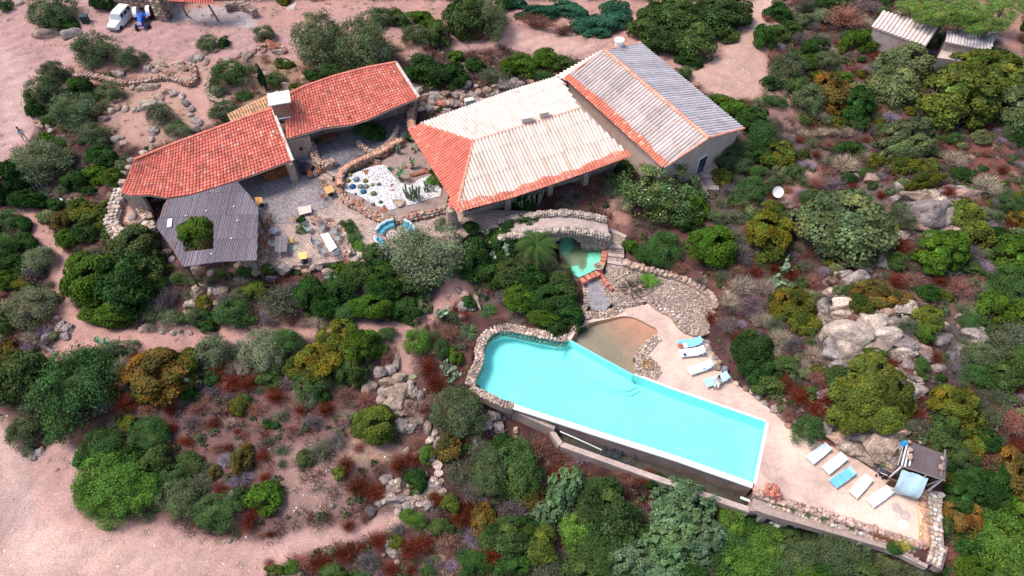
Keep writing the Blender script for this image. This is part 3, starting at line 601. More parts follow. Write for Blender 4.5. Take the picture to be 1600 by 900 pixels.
# ------------------------------------------------------------------ every tree and bush: x y rx ry species (photo pixels)
PL = """
85 22 38 30 O;97 38 30 15 D;160 6 22 16 D;152 82 41 31 O;207 94 23 21 O;82 116 24 20 O;68 146 28 27 O;56 174 16 17 D;46 152 8 13 B;127 138 19 17 D;115 130 10 9 B;
173 145 24 17 O;118 176 38 32 O;150 213 25 23 O;252 182 20 21 O;282 206 25 12 G;278 197 14 9 F;362 120 31 28 F;341 143 16 10 G;350 178 25 19 O;325 71 19 16 O;350 68 8 12 D;70 215 14 10 B;92 222 16 10 F;
380 150 14 9 F;8 8 12 14 F;395 108 18 10 H;
412 55 17 15 O;498 68 42 47 O;568 78 42 48 O;590 32 32 18 O;622 30 16 20 K;655 32 26 16 B;652 58 24 20 O;685 56 20 24 K;728 30 34 40 K;768 30 25 40 O;790 8 18 14 D;
664 112 30 30 D;705 122 28 25 D;712 90 15 11 B;742 104 18 14 D;512 116 28 13 F;492 120 18 12 D;443 100 18 9 E;430 128 18 14 F;465 138 16 8 E;772 122 34 18 H;796 106 18 16 B;548 100 16 8 F;
818 102 26 22 B;853 95 24 20 B;880 100 18 16 K;850 120 20 8 F;840 20 34 14 T;800 6 28 12 T;888 16 38 18 T;925 38 30 18 T;935 52 22 12 T;962 16 28 20 T;905 45 24 10 T;960 35 30 20 T;
1008 44 26 30 K;1048 26 44 34 K;1110 28 44 36 K;1082 68 38 36 K;1040 66 30 26 K;1150 24 30 28 K;1078 94 22 16 D;1130 55 26 18 K;1018 75 18 14 D;
840 38 44 8 N;880 50 26 8 N;760 55 24 14 N;620 75 16 10 X;
1066 116 16 14 F;1130 158 18 12 B;1150 175 26 20 B;1172 190 28 22 D;1190 215 26 28 F;1160 235 26 22 O;1112 158 10 8 D;
1216 20 22 20 D;1237 45 18 14 K;1262 12 30 14 H;1250 62 20 16 W;1320 30 40 30 N;1230 112 32 28 O;1262 100 18 15 B;1272 75 20 16 D;1288 62 20 14 H;1345 66 26 22 B;1378 68 20 13 D;1395 72 18 10 K;1290 95 20 16 O;1300 8 24 10 D;1360 12 22 14 W;
1300 150 32 40 A;1335 168 28 34 D;1262 160 26 28 O;1248 135 22 16 K;1318 122 16 12 B;1412 104 44 36 S;1398 140 36 38 S;1440 108 20 18 S;1495 160 60 58 E;1535 108 58 28 E;1566 140 36 44 E;1550 92 30 12 S;
1412 213 52 24 S;1590 175 34 44 S;1597 120 20 26 S;1596 60 12 12 N;
1282 208 20 10 X;1322 208 18 12 X;1345 195 18 14 K;1215 195 16 10 W;1210 160 20 12 F;1200 190 14 12 H;1212 95 14 22 N;1195 60 16 24 D;1205 130 16 14 D;1200 30 12 10 N;1300 230 24 10 N;1330 235 26 14 D;1270 225 18 10 H;
1035 305 62 52 Q;1088 325 20 24 B;1035 392 32 30 F;1112 388 42 38 B;1200 372 36 44 Y;1182 348 16 14 F;1172 302 28 26 F;1130 250 24 22 O;1180 240 25 22 D;1215 246 28 26 Y;1242 270 14 16 K;1255 285 16 16 H;
972 320 20 18 X;955 300 18 14 H;932 282 16 12 N;950 282 12 16 O;975 265 16 14 D;1138 300 20 16 W;1150 340 26 18 H;1160 322 20 14 N;1075 350 24 14 D;1060 420 20 14 N;1140 370 22 18 H;1160 400 20 26 W;985 385 12 14 B;998 390 14 10 F;1010 400 22 14 D;
1320 358 70 64 S;1470 395 42 38 B;1415 345 22 28 H;1440 345 18 13 B;1378 252 22 16 Y;1410 260 26 18 Y;1445 262 22 16 Y;1445 285 36 12 Y;1510 335 28 24 E;1525 366 26 30 E;1490 325 16 12 Y;1418 238 50 16 S;1432 235 24 14 F;
1592 405 44 42 B;1580 450 36 36 F;1596 340 22 18 A;1560 370 22 16 D;1575 320 22 18 F;1320 258 28 22 X;1350 245 16 14 X;1490 250 26 20 X;1540 290 30 24 X;1505 275 22 14 D;1575 375 24 12 H;1300 290 30 18 W;1270 310 20 16 F;1230 320 16 12 X;1255 340 18 12 H;
1540 240 18 8 N;1520 420 18 14 K;1225 400 14 10 K;1240 360 12 14 N;1412 330 20 14 O;
58 256 46 38 G;16 285 26 36 D;45 315 36 16 D;160 246 30 20 D;118 285 22 18 D;150 275 22 18 B;178 280 18 18 B;100 342 20 18 A;128 330 24 22 Y;152 345 22 22 E;105 375 18 18 B;135 365 24 20 D;168 330 16 22 Y;150 395 20 14 H;88 320 14 12 D;
212 388 40 38 K;148 440 44 46 B;200 446 46 50 D;176 490 46 24 B;232 425 26 34 K;245 490 26 18 H;262 470 18 26 W;125 410 18 18 B;
15 345 22 18 F;38 350 18 14 D;42 378 18 18 D;12 385 22 22 F;22 415 24 20 D;62 410 24 26 G;10 440 18 18 B;30 440 24 14 Y;50 430 20 20 W;
48 485 42 34 G;8 500 22 30 K;20 525 24 14 N;12 550 20 20 A;

365 490 30 26 F;440 472 44 34 H;455 455 26 18 W;400 455 24 16 E;485 460 26 26 D;510 480 28 24 D;535 450 30 24 D;560 430 30 22 K;600 450 34 26 D;580 480 40 24 B;545 488 26 16 F;630 485 34 22 D;520 455 22 18 H;600 420 26 18 D;
665 398 62 52 G;650 440 36 24 K;322 512 20 10 D;350 470 20 16 W;330 440 16 12 H;290 410 14 14 N;310 425 14 10 X;375 440 20 10 X;388 425 22 10 F;350 430 16 8 K;
420 420 14 10 B;528 418 14 10 B;585 400 18 20 K;
737 357 13 13 D;742 405 24 34 D;745 385 16 14 F;720 425 18 14 D;785 380 24 26 D;765 430 30 26 D;800 430 34 26 K;830 440 30 28 D;850 470 34 28 D;812 470 30 26 B;878 450 30 28 K;885 485 28 30 D;850 500 32 14 B;790 465 22 18 W;905 515 15 12 D;872 515 16 16 D;
870 425 24 14 O;825 345 18 12 D;790 400 16 16 F;845 420 22 16 H;780 500 18 10 N;765 455 12 10 N;820 320 18 16 D;800 355 22 14 D;
120 612 60 66 F;135 575 40 30 F;256 588 58 46 A;232 610 26 24 Y;285 570 30 28 Y;332 550 30 27 G;410 548 34 34 G;442 540 30 26 F;468 545 16 22 H;528 530 34 32 Y;560 545 32 30 B;500 568 40 36 Y;545 580 26 24 K;465 575 24 20 Y;490 600 30 26 F;480 625 26 18 H;
602 524 20 12 F;652 535 22 24 L;712 555 13 16 B;690 545 12 20 F;668 575 16 24 R;680 600 24 22 R;700 520 18 18 N;640 640 12 20 R;662 640 14 20 N;560 585 16 22 K;595 550 12 14 L;606 560 14 16 N;
35 590 40 44 K;8 610 18 40 H;15 560 18 20 A;40 676 24 26 O;50 640 26 24 H;182 545 34 12 G;190 575 16 22 X;175 615 16 22 R;200 630 26 20 R;230 640 20 14 N;
585 665 37 32 E;715 645 42 38 O;740 615 22 16 K;740 680 16 20 H;
160 702 36 30 F;235 680 34 28 F;178 750 58 42 L;175 785 54 34 L;140 770 22 26 L;225 770 30 30 L;210 720 26 26 D;245 720 26 26 K;275 742 28 22 F;280 780 34 28 O;312 755 24 22 H;340 800 38 28 F;310 800 26 18 O;300 720 26 16 K;
415 780 28 27 B;380 718 18 24 A;336 738 11 12 A;352 720 16 14 V;375 750 28 14 V;345 765 18 12 R;378 775 14 16 K;390 815 16 26 R;340 700 18 10 N;320 730 18 12 H;290 690 20 10 R;260 705 18 14 N;
540 728 16 20 R;558 760 26 22 R;585 768 26 20 R;622 728 18 24 R;645 715 22 18 R;545 822 16 14 R;570 810 10 14 N;652 748 20 19 D;667 712 12 16 L;655 690 16 8 N;530 740 14 12 E;500 705 22 24 H;480 715 16 14 K;525 690 24 18 W;440 705 16 10 H;
440 725 10 12 H;590 735 12 12 N;645 810 24 14 L;660 850 26 18 R;640 860 22 22 R;590 845 20 18 R;540 865 24 18 R;500 880 26 20 R;470 878 20 14 N;455 885 12 12 L;430 892 20 8 E;520 895 24 12 K;575 880 24 20 W;610 890 18 16 R;420 880 12 10 N;
700 700 22 24 A;715 740 24 28 H;705 785 16 18 E;735 770 20 24 W;750 715 22 30 H;765 740 28 34 O;790 700 20 24 D;680 780 20 14 R;720 810 24 18 R;700 850 26 22 N;690 825 22 14 K;740 840 22 22 V;760 810 26 28 A;745 880 30 18 D;770 870 24 22 R;730 790 18 16 R;
805 735 36 46 F;815 760 24 30 E;840 780 30 24 A;870 745 20 26 R;845 700 22 24 N;870 710 24 16 N;910 715 18 14 V;890 740 22 20 N;880 770 26 42 C;850 805 22 22 C;800 800 30 26 W;790 840 40 30 K;820 830 30 24 D;840 850 36 30 E;850 885 34 20 H;800 885 30 20 D;
950 800 46 50 K;935 770 34 26 F;975 830 40 36 F;1062 795 52 44 C;1050 852 46 40 C;985 870 40 32 C;1100 850 34 36 C;935 860 36 34 F;900 830 26 30 L;905 890 30 24 K;960 896 34 16 F;1030 892 34 22 C;1078 890 30 20 D;980 745 24 18 N;1010 745 24 16 R;1026 750 20 14 D;
1140 815 22 30 L;1125 845 26 30 F;1120 880 26 24 D;1165 885 48 34 L;1195 850 30 30 L;1150 860 28 24 F;1210 890 30 20 F;1135 790 12 10 A;1170 825 18 18 D;1205 835 16 18 K;
1240 870 34 30 O;1260 895 34 18 B;1315 858 46 34 O;1290 890 34 20 D;1345 885 30 24 K;1385 880 28 26 O;1425 890 26 18 H;1230 835 22 16 K;1275 835 22 14 F;1460 893 24 14 K;1180 805 10 14 D;1400 855 18 12 D;
1505 770 34 30 D;1500 810 30 34 A;1525 850 30 30 D;1560 845 40 46 L;1590 820 30 50 B;1545 760 34 40 D;1580 740 30 44 A;1545 725 26 24 N;1520 890 34 24 B;1580 890 26 24 L;1480 870 20 22 N;1500 845 18 18 H;1475 820 12 18 F;1545 800 26 26 K;1515 745 24 20 F;
1240 480 34 34 Y;1255 505 24 24 Y;1215 485 20 20 Y;1262 482 20 20 Y;1365 460 40 24 A;1345 475 18 20 Y;1400 468 24 18 A;1450 500 26 24 E;1418 510 26 18 H;1445 520 16 18 B;
1360 580 34 30 E;1340 615 42 34 E;1390 610 32 36 E;1330 650 38 32 E;1375 650 40 28 E;1405 630 24 26 E;1365 555 24 16 B;1310 590 18 24 K;
1492 630 40 30 Y;1510 650 32 28 Y;1480 665 30 28 K;1515 690 28 24 Y;1470 690 22 24 K;1500 715 28 18 K;1550 650 26 22 H;1540 690 26 20 D;1460 640 18 18 H;
1175 550 32 32 D;1195 580 28 24 D;1200 600 26 22 K;1165 575 16 18 D;1262 674 24 26 F;1160 448 30 22 X;1175 480 34 24 W;1140 470 20 18 X;1200 450 24 18 X;1210 510 22 18 H;1190 500 26 16 X;1220 530 26 20 X;1135 510 20 18 W;1150 530 16 14 R;1110 498 12 16 R;
1240 540 26 20 W;1270 555 18 20 X;1230 570 20 18 K;1225 600 20 20 R;1250 620 26 22 R;1275 640 18 18 R;1230 650 16 14 N;1290 620 18 20 R;1290 540 18 18 W;1320 560 24 12 X;
1560 540 38 34 H;1530 560 28 26 O;1560 590 36 26 K;1585 520 24 34 H;1595 570 18 30 K;1520 590 26 20 F;1560 620 30 18 H;1490 580 22 20 W;1440 575 12 18 F;1390 570 18 14 R;1415 585 18 16 N;1480 540 22 18 W;1580 660 24 28 N;1590 700 20 24 R;1555 480 26 28 B;1590 490 22 30 B;
1420 560 14 12 R;1460 560 14 16 R;1380 520 10 10 R;1330 500 14 12 N;1300 470 20 14 W;1300 440 18 14 R;1270 440 16 14 N;1290 425 18 12 V;1420 440 26 18 N;1450 460 20 16 D;1400 440 18 16 R;1500 450 26 22 N;1470 440 18 12 R;1400 410 20 18 K;1405 385 18 20 R;
1520 400 18 22 W;1540 420 20 20 V;1560 400 18 16 H;1210 420 14 14 R;1150 425 16 14 N;1180 425 16 12 R;1130 430 16 12 H;1095 440 16 10 W;
390 600 22 18 R;360 600 26 20 R;345 575 22 16 R;430 620 22 18 R;445 600 18 14 W;400 640 22 14 N;330 610 18 12 W;310 640 24 14 N;440 650 16 12 H;490 660 22 14 W;510 640 22 16 R;540 620 22 20 N;545 650 16 12 X;360 660 14 9 X;420 690 16 8 H;
380 580 12 10 X;570 625 18 18 N;560 700 14 10 N;345 640 16 8 N;470 640 18 14 R;300 660 24 12 W;455 670 14 8 N;500 590 16 12 D
"""
def relabel():
    used = {}
    items = []
    for o, px, py, size, words, rp, kind in PLANTS:
        best = min(LM, key=lambda l: (l[0]-px)**2+(l[1]-py)**2*1.2)
        dx, dy = px-best[0], py-best[1]
        ver = 'above' if dy < -12 else 'below' if dy > 12 else ''
        hor = 'left of' if dx < -14 else 'right of' if dx > 14 else ''
        rel = (ver+' '+hor) if ver and hor else (ver or hor or 'beside')
        items.append((o, f"{size} {words} {kind}", rel, best[2], math.hypot(dx, dy)))
    grp = {}
    for it in items: grp.setdefault((it[1], it[2], it[3]), []).append(it)
    ordw = ['nearest', 'second nearest', 'third nearest', 'fourth nearest', 'fifth nearest', 'sixth nearest', 'seventh nearest', 'eighth nearest']+[w+' nearest' for w in 'ninth tenth eleventh twelfth thirteenth fourteenth fifteenth sixteenth seventeenth eighteenth nineteenth twentieth'.split()]
    for (a, rel, lm), L in grp.items():
        L.sort(key=lambda i: i[4])
        for k, it in enumerate(L):
            lab = f"{a} {rel} {lm}" if len(L) == 1 else f"{a} {rel} {lm}, {ordw[min(k, 19)]}"
            it[0]['label'] = lab
            it[0]['group'] = it[1].replace('very large ', '').replace('large ', '').replace('medium ', '').replace('small ', '').replace('tiny ', '')+('es' if it[1].endswith('bush') else 's')
PINE = [(1432, 14, 28, 20), (1478, 20, 48, 30), (1530, 22, 48, 32), (1572, 6, 26, 20), (1450, 34, 22, 12), (1542, 44, 36, 14), (1500, 36, 30, 16)]
SP['Q'] = ('oleander', 'oleander', 'oleander', (.10, .15, .05), 'pink-flowering oleander', 'oleander_shrub', .85)
for ent in PL.replace('\n', '').split(';'):
    if not ent.strip(): continue
    q = ent.split(); place_plant(float(q[0]), float(q[1]), float(q[2]), float(q[3]), q[4])
place_plant(307, 366, 29, 27, 'B', lift=2.3)
for q in PINE: place_plant(*q, 'P', lift=3.2)
# low filler bushes where the photo shows continuous scrub
PC = np.array([(p[1], p[2], p[5]) for p in PLANTS]); fr_ = np.random.default_rng(77); cnt = 0
HB_ = blur(HARD.astype(float), 26)
lumg = lambda X, Y: bil(soil[..., 0], X, Y, GX0, GY0, GS)
for _ in range(9000):
    if cnt >= 260: break
    x, y = fr_.uniform(-10, 1610), fr_.uniform(0, 905); rp = fr_.uniform(8, 17)
    p = PG(x, y)
    if float(lumg(p.x, p.y)) > .17 or float(bil(HB_, p.x, p.y, GX0, GY0, GS)) > .02: continue
    if 190 < x < 1170 and 60 < y < 420: continue
    if 565 < x < 705 and 560 < y < 805: continue
    if 905 < x < 1120 and 400 < y < 500: continue
    if 330 < x < 600 and 580 < y < 800 and fr_.random() < .7: continue
    d = np.hypot(PC[:, 0]-x, PC[:, 1]-y)-PC[:, 2]*.8
    if d.min() < rp*.55: continue
    if 1280 < x < 1480 and 280 < y < 730 and fr_.random() < .6: continue
    k = fr_.choice(list('HHWRRNXOKDFSVY')); place_plant(x, y, rp, rp*.8, k); PC = np.vstack([PC, (x, y, rp)]); cnt += 1
for _ in range(9000):
    if cnt >= 520: break
    if fr_.random() < .72: x, y = fr_.uniform(1120, 1610), fr_.uniform(0, 900)
    elif fr_.random() < .6: x, y = fr_.uniform(640, 1500), fr_.uniform(640, 900)
    else: x, y = fr_.uniform(0, 700), fr_.uniform(420, 640)
    rp = fr_.uniform(9, 21); p = PG(x, y)
    if float(lumg(p.x, p.y)) > .19 or float(bil(HB_, p.x, p.y, GX0, GY0, GS)) > .02: continue
    if 565 < x < 705 and 560 < y < 805: continue
    if 1280 < x < 1480 and 280 < y < 730 and rp > 12: continue
    if x > 1470 and 225 < y < 290: continue
    d = np.hypot(PC[:, 0]-x, PC[:, 1]-y)-PC[:, 2]*.62
    if d.min() < rp*.4: continue
    k = fr_.choice(list('HHWXXOKDFSVYHNWG')); place_plant(x, y, rp, rp*.8, k); PC = np.vstack([PC, (x, y, rp)]); cnt += 1
relabel()
# ------------------------------------------------------------------ ground cover nobody could count
def scatter(name, label, src, n, cond, smin, smax, cols, seed, zoff=0.0, mats=None):
    r = np.random.default_rng(seed)
    sv = []; 
    for me in src:
        nv = len(me.vertices); v = np.empty(nv*3); me.vertices.foreach_get('co', v); v = v.reshape(-1, 3)
        fl_ = [tuple(p.vertices) for p in me.polygons]; sv.append((v, fl_))
    X = r.uniform(GX0, GX1, n*6); Y = r.uniform(GY0+2, GY1, n*6); Z = bil(ZZ, X, Y, GX0, GY0, GS)
    qx, qy = PIX(X, Y, Z); ok = (qx > -40) & (qx < 1640) & (qy > -30) & (qy < 940)
    ok &= cond(X, Y, qx, qy); X, Y, Z, qx, qy = [A[ok][:n] for A in (X, Y, Z, qx, qy)]
    Vs, Qs, Ts, cq, ct, off = [], [], [], [], [], 0
    for i in range(len(X)):
        v, f = sv[r.integers(len(sv))]; s = r.uniform(smin, smax); a = r.random()*6.28; c, q = math.cos(a)*s, math.sin(a)*s
        V = np.stack([v[:, 0]*c-v[:, 1]*q+X[i], v[:, 0]*q+v[:, 1]*c+Y[i], v[:, 2]*s+Z[i]+zoff*s], 1)
        Vs.append(V); col = np.array(cols[r.integers(len(cols))])*(1+r.normal(0, .2)); col = np.clip(col, .01, 1)
        for g_ in f:
            if len(g_) == 4: Qs.append([k+off for k in g_]); cq.append(col)
            else: Ts.append([k+off for k in g_]); ct.append(col)
        off += len(v)
    me = mixed_mesh(name, np.concatenate(Vs), np.array(Qs, int).reshape(-1, 4), np.array(Ts, int).reshape(-1, 3), np.array(cq+ct), mats)
    o = link(name, me); o.color = (1, 1, 1, 1); o['kind'] = 'stuff'; o['label'] = label
    return o
lum = lambda X, Y: bil(soil[..., 0], X, Y, GX0, GY0, GS)
hardf = HARD.astype(float)
free = lambda X, Y, lo=.0, hi=.3: (lum(X, Y) < hi) & (lum(X, Y) > lo) & (bil(hardf, X, Y, GX0, GY0, GS) < .05)
t1 = [twig_mesh('tuft', 700+i, 34, 1.1, 16, .09, .03) for i in range(4)]
t2 = [blade_mesh('tuft', 720+i, 16, 1.0, .05, .3, .5, segs=2) for i in range(3)]
patch = lambda X, Y, s, k: vnoise(X, Y, 3.0, k) > s
scatter('heath_cover', 'low rust-red and brown heath covering the dark scrub soil', t1, 3300, lambda X, Y, a, b: free(X, Y) & patch(X, Y, .42, 51), .28, .8, [(.20, .05, .03), (.15, .06, .045), (.24, .10, .07), (.13, .09, .09)], 61)
scatter('grey_scrub', 'low grey-violet and olive scrub between the larger bushes', t1, 3300, lambda X, Y, a, b: free(X, Y), .28, .8, [(.16, .14, .14), (.10, .11, .06), (.12, .15, .07), (.20, .17, .14)], 62)
scatter('dry_grass', 'straw-coloured dry grass tufts among the scrub', t2, 3600, lambda X, Y, a, b: free(X, Y, .05, .42) & (patch(X, Y, .5, 52) | (b < 130)), .2, .5, [(.42, .33, .22), (.34, .24, .16), (.28, .22, .12)], 63)
dirt = lambda X, Y, a, b: (lum(X, Y) > .17) & (bil(hardf, X, Y, GX0, GY0, GS) < .05)
_pv, _pf = ico(0); _ps = [mixed_mesh('p', _pv*np.array((1, .8, .6))*(1+np.random.default_rng(i).normal(0, .15, (12, 1))), np.zeros((0, 4), int), _pf, np.ones((20, 3))) for i in range(4)]
scatter('loose_pebbles', 'small pale stones strewn over the dirt and the open slope', _ps, 5200, lambda X, Y, a, b: dirt(X, Y, a, b) & ((vnoise(X, Y, 2.2, 71) > .62) | ((a > 330) & (a < 640) & (b > 590) & (b < 810))), .025, .11, [(.62, .50, .45), (.50, .38, .33), (.40, .30, .27), (.70, .62, .58)], 65)
scatter('green_undergrowth', 'small green leafy undergrowth among the bushes', [crown_mesh('u', 760+i, 5, 64, .2, .45, .7, core=0) for i in range(3)], 2200, lambda X, Y, a, b: free(X, Y, 0, .25), .15, .5, [(.05, .10, .03), (.08, .12, .04), (.10, .12, .06)], 64)
# ------------------------------------------------------------------ rocks
def rock_arrays(seed, sub, cuts=7, rough=.14):
    v, f = ico(sub); v = v.copy(); r = np.random.default_rng(seed)
    dirs = sph(cuts, r); offs = r.uniform(.55, .85, cuts)
    for d, o in zip(dirs, offs):
        h = v @ d; over = h > o; v[over] -= np.outer(h[over]-o, d)*.85
    if sub >= 2:
        nz = np.array([mnoise.noise(Vector(p*1.8)+Vector((seed, 0, 0))) for p in v]); n2 = np.array([mnoise.noise(Vector(p*5)+Vector((0, seed, 0))) for p in v])
        v *= (1+rough*nz+.05*n2)[:, None]
    else: v *= (1+r.normal(0, .07, len(v)))[:, None]
    return v, f
ROCK = []; PEB = []; STN = []
for i in range(9):
    v, f = rock_arrays(500+i, 3); t = 1+np.array([mnoise.noise(Vector(v[a].tolist())*2.5+Vector((i*3, 0, 0))) for a in f[:, 0]])*.28
    v, f = rock_arrays(500+i, 3, 13, .22); ROCK.append(np_mesh('boulder', v, f, M['rock'], np.clip(t, .6, 1.3)[:, None]*np.ones(3)))
for i in range(8): PEB.append(rock_arrays(540+i, 0, 2)) 
for i in range(8): STN.append(rock_arrays(560+i, 1, 7))
STM = [np_mesh('stone', v, f, M['rock']) for v, f in STN]
for q in STM: pass
SC = {'pk': (.42, .27, .21), 'gr': (.32, .262, .242), 'rd': (.38, .15, .10), 'wt': (.49, .39, .32), 'tn': (.37, .275, .215), 'dk': (.17, .145, .15)}
BOULD = []
def boulder(px, py, rx, ry, col, h=.7, words='', rot=None, parent=None, lift=.15):
    z = -1.0
    for _ in range(8):
        p = P(px, py, z); s = scale_at(p); a, b_ = rx/s, ry/s*1.1; c_ = h*(a+b_)/2; g = G(p.x, p.y); z = .5*z+.5*(g+c_*lift)
    r = np.random.default_rng(int(px*77+py*3)); base = np.array(SC[col])*(1+r.normal(0, .09))
    o = link('boulder', ROCK[int(px*3+py) % 9], None, (p.x, p.y, z), (r.uniform(-.2, .2), r.uniform(-.2, .2), r.uniform(-.4, .4) if rot is None else rot), (a, b_, c_), tuple(base))
    o['category'] = 'boulder'; nm = {'pk': 'pinkish', 'gr': 'grey', 'rd': 'rusty red', 'wt': 'pale cream', 'tn': 'tan', 'dk': 'dark grey'}[col]
    rp = (rx+ry)/2; size = 'huge' if rp > 28 else 'large' if rp > 14 else 'middling' if rp > 8 else 'small'
    shape = 'long' if rx > 1.7*ry or ry > 1.7*rx else 'rounded'
    BOULD.append((o, px, py, size, f"{shape} {nm}{words}", rp, 'boulder')); return o
